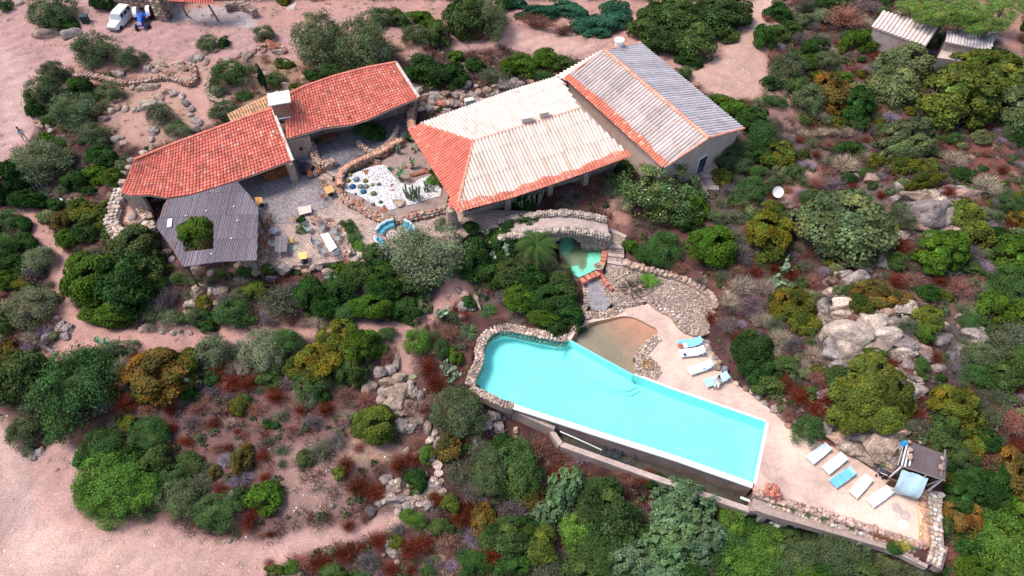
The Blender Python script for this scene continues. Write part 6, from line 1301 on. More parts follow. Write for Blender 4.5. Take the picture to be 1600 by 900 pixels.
PBW = [(.54, .42, .34), (.48, .35, .28), (.60, .52, .45), (.40, .29, .24), (.52, .38, .28)]
edge_stones('pale cobble rim around the upper left edge of the pool', "735,600 738,585 747,570 750,556 748,545 755,528 770,514 795,510 822,517 848,522 872,527 886,527", ZP+.03, 6, .125, PBW, .72, 71)
edge_stones('pale cobble rim along the lower left edge of the pool', "738,606 760,618 785,630 802,634", ZP+.0, 5, .12, PBW, .55, 72)
edge_stones('rocky cobble bank between the water channel and the wading pool', "897,505 908,496 925,491 945,491 960,487 975,477 962,466 945,452 938,436", ZP+.05, 5, .15, PBW, .75, 73)
edge_stones('cobble edge below the dark agave bed beside the deck', "975,477 1000,472 1013,466", ZP+.05, 3, .16, PBW, .5, 74)
edge_stones('cobble rim on the left side of the small water channel', "912,432 915,450 917,468 914,482 900,497", ZP+.05, 3, .14, PBW, .4, 75)
edge_stones('two-lobed cobble island between wading pool and deck', "1027,527 1015,538 1005,550 997,562", ZP+.04, 6, .13, PBW, .8, 76)
edge_stones('dark wet rocks just under the water along the upper left rim of the pool', "741,588 750,572 753,556 752,546 760,532 774,521 800,519 825,526 850,532 888,534", ZP-.22, 2, .17, [(.12, .22, .20), (.16, .20, .18), (.10, .16, .15)], .4, 171, bed=.2)
# cobble island lower lobe and the pebble-clad banks: stones over areas
def area_stones(name, label, poly, z, s, cols, seed, cat='cobble bank', gap=1.25, arrs=PEB, zf=None, base=True, kind='thing', under=None):
    ring = wpoly(px_poly(poly), z); xs = [q[0] for q in ring]; ys = [q[1] for q in ring]; st = s*gap; r = np.random.default_rng(seed)
    gx_, gy_ = np.meshgrid(np.arange(min(xs), max(xs), st), np.arange(min(ys), max(ys), st)); gx_ = gx_+r.normal(0, s*.22, gx_.shape); gy_ = gy_+r.normal(0, s*.22, gy_.shape); gx_[::2] += st/2
    ok = inpoly(gx_, gy_, ring); X, Y = gx_[ok], gy_[ok]
    z_ = np.full(len(X), z) if zf is None else np.array([zf(a, b) for a, b in zip(X, Y)]); z_ = z_+r.uniform(-.03, .04, len(X))
    T = thing(name, label, cat, (0, 0, 0))
    stone_mass(list(zip(X, Y, z_)), s*r.uniform(.5, .95, len(X)), cols, parent=T, arrs=arrs, seed=seed, flatn=.6)
    if base: slab('mortar_bed', [ring], z-.02, z-1.2, under or M['mortar'], T)
    return T
area_stones('cobble_island', 'round cobble island with orange sand patch at the deck edge of the pool', "1000,552 1015,557 1026,566 1034,580 1026,594 1010,588 990,583 993,568", ZP+.08, .14, PBW, 77)
area_stones('orange_stones', 'patch of orange stones in the middle of the round cobble island', '1003,564 1012,561 1021,566 1022,574 1012,578 1003,573', ZP+.15, .11, [(.60, .33, .12), (.55, .30, .14), (.62, .40, .22)], 177, 'stone patch', base=False)
area_stones('pebble_bank', 'long bank clad in pale pebbles running from the steps to the right of the deck', ' '.join('%g,%g' % q for q in BANK), -1.80, .13, PBW+[(.62, .54, .48), (.58, .44, .33)], 78, gap=1.3)
slab('agave_bed', [wpoly(px_poly('962,447 975,440 1000,432 1018,440 1020,452 1008,462 985,467 968,462'), -1.7)], -1.70, -2.0, M['wallbrown'])['kind'] = 'structure'
edge_stones('curved stone wall topping the pebble bank under the shrubs', "975,408 1000,418 1030,424 1060,432 1090,445 1115,462 1120,480", -1.45, 2, .26, PKS, .5, 79)
edge_stones('white cobbles along the deck side of the pebble bank', "1013,466 1030,482 1052,490 1062,508 1078,519 1092,520", -1.8, 3, .16, PBW, .5, 80)
# ================================================================== upper pond
PD = thing('garden_pond', 'small pond with silty brown bottom, turquoise patches and a red tiled rim', 'pond', (0, 0, 0))
mg = inpoly(XX, YY, WP['pond']); fx = np.arange(min(q[0] for q in WP['pond'])-.2, max(q[0] for q in WP['pond'])+.2, .1); fy = np.arange(min(q[1] for q in WP['pond'])-.2, max(q[1] for q in WP['pond'])+.2, .1)
FX, FY = np.meshgrid(fx, fy); qx, qy = PIX(FX, FY, np.full(FX.shape, -1.9))
wob = (vnoise(FX, FY, .6, 91)-.5)*8; aq = np.zeros(FX.shape)
for poly in ("872,350 892,350 898,372 895,392 880,398 868,392 876,375", "925,358 950,356 948,400 925,422 918,415 916,402 920,395 930,390 932,375", "893,415 905,414 907,424 940,412 938,424 900,438 890,430"):
    aq = np.maximum(aq, inpoly(qx+wob, qy+wob*.6, px_poly(poly)).astype(float))
aq = blur(aq, 1)[..., None]; cb_ = np.array((.33, .27, .19))*(1+(vnoise(FX, FY, .9, 92)[..., None]-.5)*.5); colr = cb_*(1-aq)+np.array((.42, .86, .74))*aq
nn = FX.shape; jj, ii = np.meshgrid(np.arange(nn[0]-1), np.arange(nn[1]-1), indexing='ij'); a_ = (jj*nn[1]+ii).ravel()
cxm, cym = FX[:-1, :-1].ravel()+.05, FY[:-1, :-1].ravel()+.05; keep = inpoly(cxm, cym, WP['pond']); a_ = a_[keep]
link('basin_floor', np_mesh('pond_floor', np.stack([FX.ravel(), FY.ravel(), np.full(FX.size, -1.95)+(vnoise(FX, FY, .8, 4).ravel()-.5)*.1], 1), np.stack([a_, a_+1, a_+nn[1]+1, a_+nn[1]], 1), M['wadefloor'], colr.reshape(-1, 3), smooth=True, per_vert=True), PD)
slab('water', [WP['pond']], -1.58, -1.6, M['pondwater'], PD, side=False); ring_wall('basin_wall', WP['pond'], -2.6, -1.45, M['mortar'], PD)
M['redrim'] = mat('redrim', (.52, .19, .13), .8, (3, .2), (20, .2), None)
def rim_tiles(pp, z, w_, parent, step=.4, seed=1):
    r = random.Random(seed); L = [P(a, b, z) for a, b in px_poly(pp)]
    for p, t in path_samples(L, step):
        q = p+t*step/2; k = r.uniform(.85, 1.15); m2 = MB(); m2.box((q.x, q.y, z-.15+r.uniform(-.01, .01)), (step-.025, w_, .3), math.atan2(t.y, t.x), col=(k, k, k)); m2.build('rim_tile', M['redrim'], parent)
rim_tiles("948,358 947,385 942,408 937,425", -1.3, .5, PD); rim_tiles("937,425 922,431 906,440", -1.302, .55, PD, seed=2)
rim_tiles("940,428 946,440 952,447 958,452", -1.5, .3, PD, .4, 3)
for x, y in ((942, 384), (935, 417)):
    q = P(x, y, -1.1); m2 = MB(); m2.lathe((q.x, q.y, -1.28), [(.22, 0), (.42, .28), (.44, .32), (.36, .32), (.3, .24)], 14); o = m2.build('stone_bowl', M['stone'])
    tag(o, ('upper' if y < 400 else 'lower')+' round stone bowl of green plants on the red pond rim', 'bowl'); mp = link('plants', VAR['grass'][0], o, (q.x, q.y, -1.05), (0, 0, 0), (.35, .35, .1), (.15, .2, .07))
edge_stones('dark wet rocks with plants between bridge and pond', "898,356 905,362 915,366 922,362 928,358", -1.35, 2, .34, GRS, .7, 81)
# water channel from pond to wading pool
q = wpoly(px_poly("915,440 938,436 945,455 955,475 945,486 925,486 918,470 917,452"), -1.95); struct(slab('water_channel', [q], -1.86, -2.4, mat('darkpebble', (.26, .24, .25), .6, (3, .3), (16, .4), (14, .6, .05))), 'dark pebbled water channel running down into the wading pool')
# steps with pebbled treads
SP_ = thing('pebble_steps', 'flight of wide steps with slab edges and pebbled treads beside the pond', 'steps', (0, 0, 0))
for k, (x0, y0, x1, y1, z) in enumerate(((952, 358, 978, 370, -.95), (951, 384, 975, 386, -1.1), (950, 397, 975, 400, -1.3), (949, 408, 974, 412, -1.5))):
    a, b = P(x0, y0, z), P(x1, y1, z); t = (b-a).normalized(); m2 = MB(); m2.box(tuple((a+b)/2+Vector((0, 0, -.2))), ((b-a).length, .38, .42), math.atan2(t.y, t.x)); m2.build('slab_edge', M['concrete'], SP_)
area = "950,362 976,372 974,382 950,380"
for k, (poly, z) in enumerate((("950,361 978,373 975,383 950,381", -1.08), ("950,387 975,389 975,396 950,394", -1.25), ("949,400 975,403 974,409 949,405", -1.45), ("948,413 974,416 985,425 960,440 945,432", -1.7))):
    area_stones('pebble_tread', ('top', 'second', 'third', 'bottom')[k]+' pebbled tread of the steps beside the pond', poly, z, .11, PBW, 85+k, 'pebble paving', gap=1.35)
# ================================================================== stone bridge
BR = thing('stone_bridge', 'arched stone footbridge with two low parapets over the pond inlet', 'bridge', (0, 0, 0))
bl = [P(a, b, z) for a, b, z in ((780, 347, 0), (815, 341, .25), (850, 336, .45), (880, 334, .5), (915, 338, .35), (948, 346, 0))]
bl2 = smooth_line(bl, 2); mb = MB(); wv = Vector((.05, -1, 0)).normalized()*2.0
for a, b in zip(bl2[:-1], bl2[1:]):
    vs = [a, a+wv, b+wv, b]; lo = [Vector((v.x, v.y, v.z-.35)) for v in vs]
    mb.add(lo+vs, [(4, 5, 6, 7), (3, 2, 1, 0), (0, 1, 5, 4), (2, 3, 7, 6)])
mb.build('deck', M['concrete'], BR)
ac = P(886, 361, -.9); mb = MB(); fr = [p+wv for p in bl2]
R_ = 1.25
for a, b in zip(fr[:-1], fr[1:]):
    for o_, e_ in ((a, b),):
        def low(p):
            dx = p.x-ac.x; return (-1.6+math.sqrt(max(0, R_*R_-dx*dx))*1.05+.0) if abs(dx) < R_ else -2.6
        if max(abs(a.x-ac.x), abs(b.x-ac.x)) < R_*1.02 or True:
            k = 6
            for j in range(k):
                p, q = a.lerp(b, j/k), a.lerp(b, (j+1)/k); mb.add([(p.x, p.y, low(p)), (q.x, q.y, low(q)), (q.x, q.y, q.z+.1), (p.x, p.y, p.z+.1)], [(0, 1, 2, 3)])
                mb.add([(p.x, p.y, low(p)), (q.x, q.y, low(q)), (q.x, q.y+1.7, low(q)), (p.x, p.y+1.7, low(p))], [(3, 2, 1, 0)])
mb.build('spandrel', M['mortar'], BR)
pts = []; sz = []; r = random.Random(4)
for line, hh in ((bl2, .42), (fr, .42)):
    for p, t in path_samples(line, .21):
        for o_ in (-.14, .14):
            pts.append((p.x, p.y+o_*.8, p.z+hh*.75+r.uniform(-.03, .05))); sz.append(r.uniform(.17, .25))
        for zz_ in (.05, .22): pts.append((p.x, p.y-.26, p.z+zz_)); sz.append(r.uniform(.12, .17))
for p, t in path_samples(fr, .24):
    z = p.z-.1; lo_ = -2.0 if abs(p.x-ac.x) > R_ else -1.6+math.sqrt(max(0, R_*R_-(p.x-ac.x)**2))*1.05
    while z > lo_: pts.append((p.x, p.y-.02, z)); sz.append(r.uniform(.12, .17)); z -= .25
stone_mass(pts, sz, [(.46, .38, .32), (.42, .34, .29), (.50, .42, .35), (.38, .31, .27), (.48, .36, .29)], parent=BR, seed=9)
mb = MB()
for line in (bl2, fr):
    for a, b in zip(line[:-1], line[1:]): mb.add([(a.x, a.y-.22, a.z), (b.x, b.y-.22, b.z), (b.x, b.y+.22, b.z), (a.x, a.y+.22, a.z), (a.x, a.y-.22, a.z+.3), (b.x, b.y-.22, b.z+.3), (b.x, b.y+.22, b.z+.3), (a.x, a.y+.22, a.z+.3)], [(0, 1, 5, 4), (2, 3, 7, 6), (4, 5, 6, 7)])
mb.build('parapet', M['mortar'], BR)
# ================================================================== terrace paving
struct(slab('terrace_base', [WP['terr']], ZT-.0, ZT-1.5, M['mortar']), 'mortar bed under the terrace paving')
def pavers(name, label, poly, z, L_, W_, ang, cols, seed, gapj=.02, h=.05):
    ring = wpoly(px_poly(poly), z); r = np.random.default_rng(seed); c = np.mean(ring, 0); ca, sa = math.cos(ang), math.sin(ang); n = int(26/W_)
    rows, colsn = np.arange(-n, n), np.arange(-int(26/L_), int(26/L_)); RR, CC = np.meshgrid(rows, colsn, indexing='ij'); u = (CC+.5*(RR % 2)+r.normal(0, .03, RR.shape))*L_; v = RR*W_*1.0
    X = c[0]+u*ca-v*sa; Y = c[1]+u*sa+v*ca; ok = inpoly(X, Y, ring); X, Y = X[ok], Y[ok]; m = len(X); hl, hw = (L_-gapj)/2*np.ones(m), (W_-gapj)/2*np.ones(m); zz = z+r.uniform(-.008, .012, m)
    V = []
    for a, b, k in ((-1, -1, 0), (1, -1, 0), (1, 1, 0), (-1, 1, 0), (-1, -1, 1), (1, -1, 1), (1, 1, 1), (-1, 1, 1)): V.append(np.stack([X+a*hl*ca-b*hw*sa, Y+a*hl*sa+b*hw*ca, zz-h*(1-k)], 1))
    V = np.stack(V, 1).reshape(-1, 3); b0 = np.arange(m)[:, None]*8; F = np.concatenate([b0+np.array(f) for f in ((4, 5, 6, 7), (0, 1, 5, 4), (1, 2, 6, 5), (2, 3, 7, 6), (3, 0, 4, 7))], 0)
    col = np.array(cols)[r.integers(0, len(cols), m)]*(1+r.normal(0, .10, (m, 1))); k = (vnoise(X, Y, 1.6, seed)-.5)[:, None]*.35+1; col = np.clip(col*k, .02, .9)
    o = link(name, np_mesh(name, V, F, M['paverw'], np.tile(col, (5, 1)))); o['kind'] = 'structure'; o['label'] = label; return o
M['paverw'] = mat('paverw', (1, 1, 1), .92, (1, .12), (12, .12), None)
pavers('cobbled_terrace', 'worn grey-violet cobbled terrace beside the long red-roofed house', "300,300 370,280 455,252 530,262 528,290 520,318 500,330 470,350 430,350 404,350 398,330 370,300", ZT+.02, .22, .14, math.radians(-12), [(.30, .26, .27), (.34, .29, .29), (.26, .23, .245), (.36, .31, .30)], 101)
pavers('brick_terrace', 'pale pink brick-paved terrace in front of the cactus bed', "404,351 430,351 470,351 500,331 522,317 540,328 580,342 640,348 700,330 830,332 845,345 790,352 740,362 700,385 640,398 600,402 570,395 552,405 500,412 420,418 408,416", ZT+.02, .36, .135, math.radians(-16), [(.50, .37, .31), (.47, .34, .29), (.53, .40, .34), (.45, .32, .28), (.50, .38, .33)], 102, gapj=.014)
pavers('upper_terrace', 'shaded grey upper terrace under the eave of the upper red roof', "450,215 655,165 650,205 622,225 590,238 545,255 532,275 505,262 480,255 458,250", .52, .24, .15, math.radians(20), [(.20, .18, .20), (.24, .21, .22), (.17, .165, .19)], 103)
slab('upper_base', [WP['upt']], .48, -.4, M['mortar'])['kind'] = 'structure'
TS = thing('terrace_steps', 'grey stone steps between the cobbled terrace and the upper terrace', 'steps', (0, 0, 0))
for i in range(4):
    a, b = P(501+i*5.0, 277-i*5.5, .12*(i+.5)), P(520+i*4, 289-i*6.5, .12*(i+.5)); t = (b-a).normalized(); m2 = MB(); m2.box(tuple((a+b)/2+Vector((0, 0, -.14))), ((b-a).length+.5, .42, .3), math.atan2(t.y, t.x)); m2.build('step', M['paver'], TS)
# walls around the upper terrace and the cactus bed
def capped_wall(label, pp, z, h, w_, seed):
    T = rubble_wall(label, pp, -.3, h, w_, .17, RDS, ztop=z, seed=seed)
    L = smooth_line([P(a, b, z+.02) for a, b in px_poly(pp)]); r = random.Random(seed)
    for i, (p, t) in enumerate(path_samples(L, .30)):
        k = r.uniform(.8, 1.3); m2 = MB(); c = (k*1.35, k*.95, k*.8); vs = []; ww = w_*r.uniform(.42, .52)
        s = Vector((-t.y, t.x, 0)); 
        for e, pp_ in enumerate((p, p+t*.25)):
            for j in range(5): an = math.pi*j/4; vs.append(pp_+s*math.cos(an)*ww+Vector((0, 0, math.sin(an)*.10)))
        m2.add(vs, [(j, j+1, 6+j, 5+j) for j in range(4)]+[(4, 3, 2, 1, 0), (5, 6, 7, 8, 9)], c); m2.build('cap_stone', M['stone'], T)
    return T
capped_wall('curved stone wall with orange half-round cap tiles behind the white gravel bed', "531,288 529,272 540,260 560,250 580,242 600,234 612,224 625,219", .95, .9, .55, 111)
capped_wall('short wall with cap tiles between the upper red roof and the central house', "645,168 641,180 642,192 646,200", 1.5, 1.2, .6, 112)
rubble_wall('stone landing wall with flat ends at the left of the terrace steps', "484,222 490,236 495,252 512,256 522,250", -.2, .9, .5, .2, PKS, ztop=1.05, seed=113)
rubble_wall('curved planter wall holding the tree under the upper red eave', "560,220 572,232 585,236 600,228 615,212 622,195", .3, .5, .35, .16, PKS, ztop=.95, seed=114)
# cactus bed
bed = px_poly("532,288 545,280 570,266 600,250 626,226 648,218 665,232 680,258 692,280 700,305 698,318 670,326 645,330 628,338 600,334 580,326 555,315 538,303")
ring = wpoly(bed, .35); struct(slab('bed_soil', [ring], .33, -.3, mat('bedsoil', (.30, .215, .19), .95, (2, .2), (12, .3), (12, .5, .05))), 'brown soil of the raised cactus bed')
wr = wpoly(px_poly("534,284 550,272 575,262 600,256 606,262 612,272 625,285 640,290 655,280 675,272 685,284 690,296 688,306 665,312 650,318 628,322 612,328 590,322 565,308 540,298"), .4)
struct(slab('white_gravel', [wr], .40, .2, M['gravelwhite']), 'bright white gravel spread in the cactus bed')
gx_ = np.random.default_rng(8); xs = [q[0] for q in wr]; ys = [q[1] for q in wr]; X = gx_.uniform(min(xs), max(xs), 2600); Y = gx_.uniform(min(ys), max(ys), 2600); ok = inpoly(X, Y, wr); X, Y = X[ok], Y[ok]
o = stone_mass(list(zip(X, Y, np.full(len(X), .41))), gx_.uniform(.03, .075, len(X)), [(.84, .82, .82), (.66, .64, .66), (.50, .46, .46)], arrs=PEB, seed=8, name='gravel_stones'); o['label'] = 'loose white stones on the cactus bed'
rubble_wall('reddish rubble edging around the lower side of the cactus bed', "529,282 530,298 545,313 565,322 583,334 600,338 622,342 645,335 670,330 698,322", -.1, .5, .55, .26, RDS+PKS[:2], ztop=.52, seed=115)
for i, (x, y, rx, ry, c, w_) in enumerate(((600, 243, 10, 5, 'rd', ' flat slab'), (588, 252, 8, 4, 'gr', ' flat slab'), (592, 256, 9, 4, 'rd', ' flat slab'), (572, 270, 6, 6, 'rd', ''), (583, 279, 4, 3, 'rd', ''), (590, 283, 4, 3, 'pk', ''), (598, 286, 4, 3, 'rd', ''), (613, 290, 5, 5, 'pk', ''), (614, 298, 6, 4, 'rd', ''), (622, 267, 5, 6, 'pk', ''), (632, 262, 6, 5, 'rd', ''), (650, 274, 14, 4, 'rd', ''), (665, 268, 9, 6, 'rd', ''), (643, 258, 5, 4, 'pk', ''), (622, 318, 14, 8, 'tn', ''), (562, 316, 9, 8, 'pk', ''), (600, 328, 8, 5, 'rd', ''), (533, 282, 3, 3, 'rd', ''))):
    o = boulder(x, y, rx, ry, c, .6); o['label'] = BOULD[-1][3]+' '+BOULD[-1][4]+w_+' rock in the cactus bed'; o['group'] = 'rocks in the cactus bed'; BOULD.pop()
    o['label'] = ['flat rusty slab beside the capped wall', 'flat grey slab beside the capped wall', 'lower flat rusty slab at the gravel edge by the capped wall', 'square red rock left of the gravel ridge', 'first small red stone of the gravel ridge', 'pink stone in the middle of the gravel ridge', 'small red stone further down the gravel ridge', 'upper pink rock at the end of the gravel ridge', 'lower red rock at the end of the gravel ridge', 'pinkish upright rock left of the small soil patch', 'rusty rock by the soil patch corner', 'long red rock bordering the soil patch', 'red rock nearest the house in the cactus bed', 'small pink stone under the tall cactus', 'tan triangular rock at the lower rim of the gravel', 'tan rock on the lower left rim of the gravel', 'rusty rock on the lower rim of the gravel', 'tiny red stone at the left tip of the gravel'][i]
# ================================================================== vehicles
def frame_of(front, rear, z=None):
    a, b = (PG(*front), PG(*rear)) if z is None else (P(*front, z), P(*rear, z))
    c = (a+b)/2; d = a-b; return Vector((c.x, c.y, (a.z+b.z)/2)), math.atan2(d.y, d.x)
def loft(mb, secs, col=None, mi=None):
    n = len(secs[0]); vs = [v for s in secs for v in s]
    fs = [(i*n+k, i*n+(k+1) % n, (i+1)*n+(k+1) % n, (i+1)*n+k) for i in range(len(secs)-1) for k in range(n)]
    fs += [tuple(range(n-1, -1, -1)), tuple(range((len(secs)-1)*n, len(secs)*n))]
    fs = [f[::-1] for f in fs]; mb.add(vs, fs, col, mi)
def wheel(T, x, y, r, wd, rimm, rimr=.62, name='wheel'):
    R = Matrix.Rotation(math.pi/2, 3, 'X')
    m2 = MB(); m2.lathe((x, y, r), [(r*rimr, -wd/2), (r*.95, -wd/2), (r, -wd*.35), (r, wd*.35), (r*.95, wd/2), (r*rimr, wd/2)], 18, M=R); o = m2.build('wheel', M['black'], T)
    m3 = MB(); m3.lathe((x, y, r), [(r*rimr, -wd*.46), (r*.3, -wd*.50), (r*.12, -wd*.3), (r*.12, wd*.3), (r*.3, wd*.50), (r*rimr, wd*.46)], 18, M=R); m3.build('rim', rimm, o); return o
c, rz = frame_of((178, 50), (204, 25)); c.z = G(c.x, c.y)
CAR = thing('parked_car', 'small boxy white vintage hatchback parked by the stone garage wall', 'car', tuple(c), rz)
def sec(x, zb, zt, wb, wt, zm=None, wm=None):
    zm = (zb+zt)/2 if zm is None else zm; wm = max(wb, wt) if wm is None else wm
    return [(x, -wb, zb), (x, -wm, zm), (x, -wt, zt-.04), (x, -wt+.07, zt), (x, wt-.07, zt), (x, wt, zt-.04), (x, wm, zm), (x, wb, zb)]
mb = MB(); loft(mb, [sec(-1.85, .38, .82, .62, .64), sec(-1.80, .28, .92, .70, .68), sec(-1.0, .26, .96, .76, .73), sec(.55, .26, .96, .76, .72), sec(.85, .28, .92, .75, .64), sec(1.55, .3, .83, .70, .54), sec(1.78, .38, .74, .62, .50), sec(1.84, .42, .66, .55, .44)])
WH = mat('carwhite', (.80, .80, .80), .3, None, None, None, spec=.5)
mb.build('body', WH, CAR)
mb = MB(); loft(mb, [sec(-1.78, .92, 1.36, .66, .54), sec(-1.55, .92, 1.50, .68, .58), sec(-.3, .92, 1.54, .70, .60), sec(.35, .92, 1.48, .70, .58), sec(.82, .92, .98, .68, .62)]); mb.build('cabin', WH, CAR)
for s in (-1, 1):
    for x0, x1 in ((-1.45, -.85), (-.72, -.12), (.0, .42)):
        m2 = MB(); k_ = .12 if x1 > .3 else 0; A_ = [(x0, .700, 1.02), (x1+k_, .700, 1.02), (x1+k_*.4, .716, 1.21), (x0, .716, 1.21)]; B_ = [(x0, .716, 1.21), (x1+k_*.4, .716, 1.21), (x1-k_*.4, .620, 1.42), (x0, .620, 1.42)]
        for q in (A_, B_): q = [(x, s*y, z) for x, y, z in q]; m2.quad(*(q[::-1] if s > 0 else q))
        m2.build('side_window', M['glass'], CAR)
    wheel(CAR, 1.18, s*.66, .29, .16, M['metal']); wheel(CAR, -1.2, s*.66, .29, .16, M['metal'])
    m2 = MB(); m2.lathe((1.80, s*.42, .62), [(.09, -.03), (.09, .04), (.02, .06)], 10, M=Matrix.Rotation(math.pi/2, 3, 'Y')); m2.build('headlight', M['metal'], CAR)
m2 = MB(); m2.quad((.80, -.56, 1.03), (.80, .56, 1.03), (.41, .52, 1.455), (.41, -.52, 1.455)); m2.build('windscreen', mat('screen', (.35, .37, .40), .15, None, None, None, spec=.6), CAR)
m2 = MB(); m2.quad((-1.80, .52, 1.0), (-1.80, -.52, 1.0), (-1.68, -.48, 1.38), (-1.68, .48, 1.38)); m2.build('rear_window', M['glass'], CAR)
for x in (1.88, -1.88): m2 = MB(); m2.box((x, 0, .42), (.08, 1.35, .12)); m2.build('bumper', mat('bumper', (.2, .22, .23), .5, None, None, None), CAR)
m2 = MB(); m2.box((1.83, 0, .58), (.06, .75, .14)); m2.build('grille', M['metal'], CAR)
c, rz = frame_of((224, 48), (229, 27)); c.z = G(c.x, c.y)
BL_ = mat('tractorblue', (.01, .09, .50), .35, (3, .15), None, None, spec=.5)
TR = thing('tractor', 'old blue farm tractor with white rear mudguards parked beside the white car', 'tractor', tuple(c), rz)
mb = MB(); loft(mb, [sec(-.2, .75, 1.35, .26, .24), sec(.5, .72, 1.34, .27, .25), sec(1.35, .72, 1.26, .26, .23), sec(1.5, .78, 1.15, .22, .18)]); mb.build('bonnet', BL_, TR)
mb = MB(); mb.box((-.2, 0, .62), (2.6, .34, .34)); mb.box((1.15, 0, .5), (.2, 1.2, .14)); mb.box((-1.0, 0, .72), (.5, 1.3, .3)); mb.box((-.55, 0, .86), (.9, 1.0, .06)); mb.build('chassis', BL_, TR)
m2 = MB(); m2.box((1.53, 0, .98), (.05, .36, .34)); m2.build('grille', M['white'], TR)
for s in (-1, 1):
    wheel(TR, 1.15, s*.66, .36, .2, M['white'], .58); wheel(TR, -.95, s*.78, .72, .38, M['white'], .58)
    mb = MB(); pr = []
    for k in range(9):
        a = math.radians(10+k*18); pr.append((-.95+math.cos(a)*.8, .72+math.sin(a)*.8))
    for (x0, z0_), (x1, z1_) in zip(pr[:-1], pr[1:]):
        y0, y1 = sorted((s*.50, s*.92)); mb.add([(x0, y0, z0_), (x1, y0, z1_), (x1, y1, z1_), (x0, y1, z0_), (x0, y0, z0_-.03), (x1, y0, z1_-.03), (x1, y1, z1_-.03), (x0, y1, z0_-.03)], [(0, 1, 2, 3), (7, 6, 5, 4), (0, 3, 7, 4), (1, 5, 6, 2)])
        mb.add([(x0, s*.5, z0_), (x1, s*.5, z1_), (-.95, s*.5, .8)], [(0, 1, 2)])
    mb.build('mudguard', M['white'], TR)
m2 = MB(); m2.box((-.95, 0, 1.02), (.42, .46, .08)); m2.box((-1.14, 0, 1.2), (.06, .46, .32)); m2.build('seat', M['black'], TR)
m2 = MB(); m2.tube([(-.15, 0, 1.3), (-.48, 0, 1.55)], .025, 5); st = m2.build('steering_column', M['black'], TR)
m2 = MB(); m2.tube([(-.48+.06*math.sin(t*.42)*3*.35, .2*math.cos(t*.42), 1.55+.19*math.sin(t*.42)*.8) for t in range(16)], .022, 5); m2.build('steering_wheel', M['black'], st)
m2 = MB(); m2.tube([(.7, .15, 1.3), (.7, .15, 1.85)], .03, 6); m2.build('exhaust_pipe', M['black'], TR)
q = PG(135, 35); BN = thing('waste_bin', 'dark green wheeled bin standing left of the white car', 'bin', tuple(q), .2)
m2 = MB(); m2.prism([(-.45, -.35), (.45, -.35), (.5, .4), (-.5, .4)], 0, 1.05); m2.build('body', mat('bingreen', (.02, .05, .05), .5, None, None, None), BN)
m2 = MB(); m2.box((0, 0, 1.1), (1.08, .9, .1)); m2.build('lid', mat('lidgreen', (.03, .06, .06), .45, None, None, None), BN); BN.scale = (.8, .8, .8)
for s in (-1, 1): m2 = MB(); m2.lathe((s*.42, .38, .12), [(.12, -.04), (.12, .04)], 10, M=Matrix.Rotation(math.pi/2, 3, 'Y')); m2.build('wheel', M['black'], BN)
q = PG(601, 93); SB = thing('slatted_bench', 'grey slatted bench behind the upper red roof', 'bench', tuple(q), .35)
for k in range(4): m2 = MB(); m2.box((0, -.3+k*.2, .7+k*.1), (1.5, .15, .05)); m2.build('slat', mat('benchgrey', (.5, .55, .58), .6, None, None, None) if k == 0 else bpy.data.materials['benchgrey'], SB)
for s in (-1, 1): m2 = MB(); m2.box((s*.6, 0, .35), (.08, .6, .7)); m2.build('leg', M['greywood'], SB)
q = PG(1210, 312); DS = thing('satellite_dish', 'round white satellite dish on a post beside the hillside footpath', 'satellite dish', tuple(q), 0)
m2 = MB(); m2.tube([(0, 0, 0), (0, 0, .9)], .04, 6); m2.build('post', M['metal'], DS)
m2 = MB(); Rd = Matrix.Rotation(math.radians(42), 3, 'X'); m2.lathe((0, 0, .95), [(.02, 0), (.25, .03), (.48, .13), (.5, .15), (.46, .14), (.24, .05), (.02, .03)], 20, M=Rd); m2.build('dish', M['white'], DS)
m2 = MB(); m2.tube([(0, 0, .95), (0, -.35, 1.5)], .02, 5); m2.build('feed_arm', M['metal'], DS)
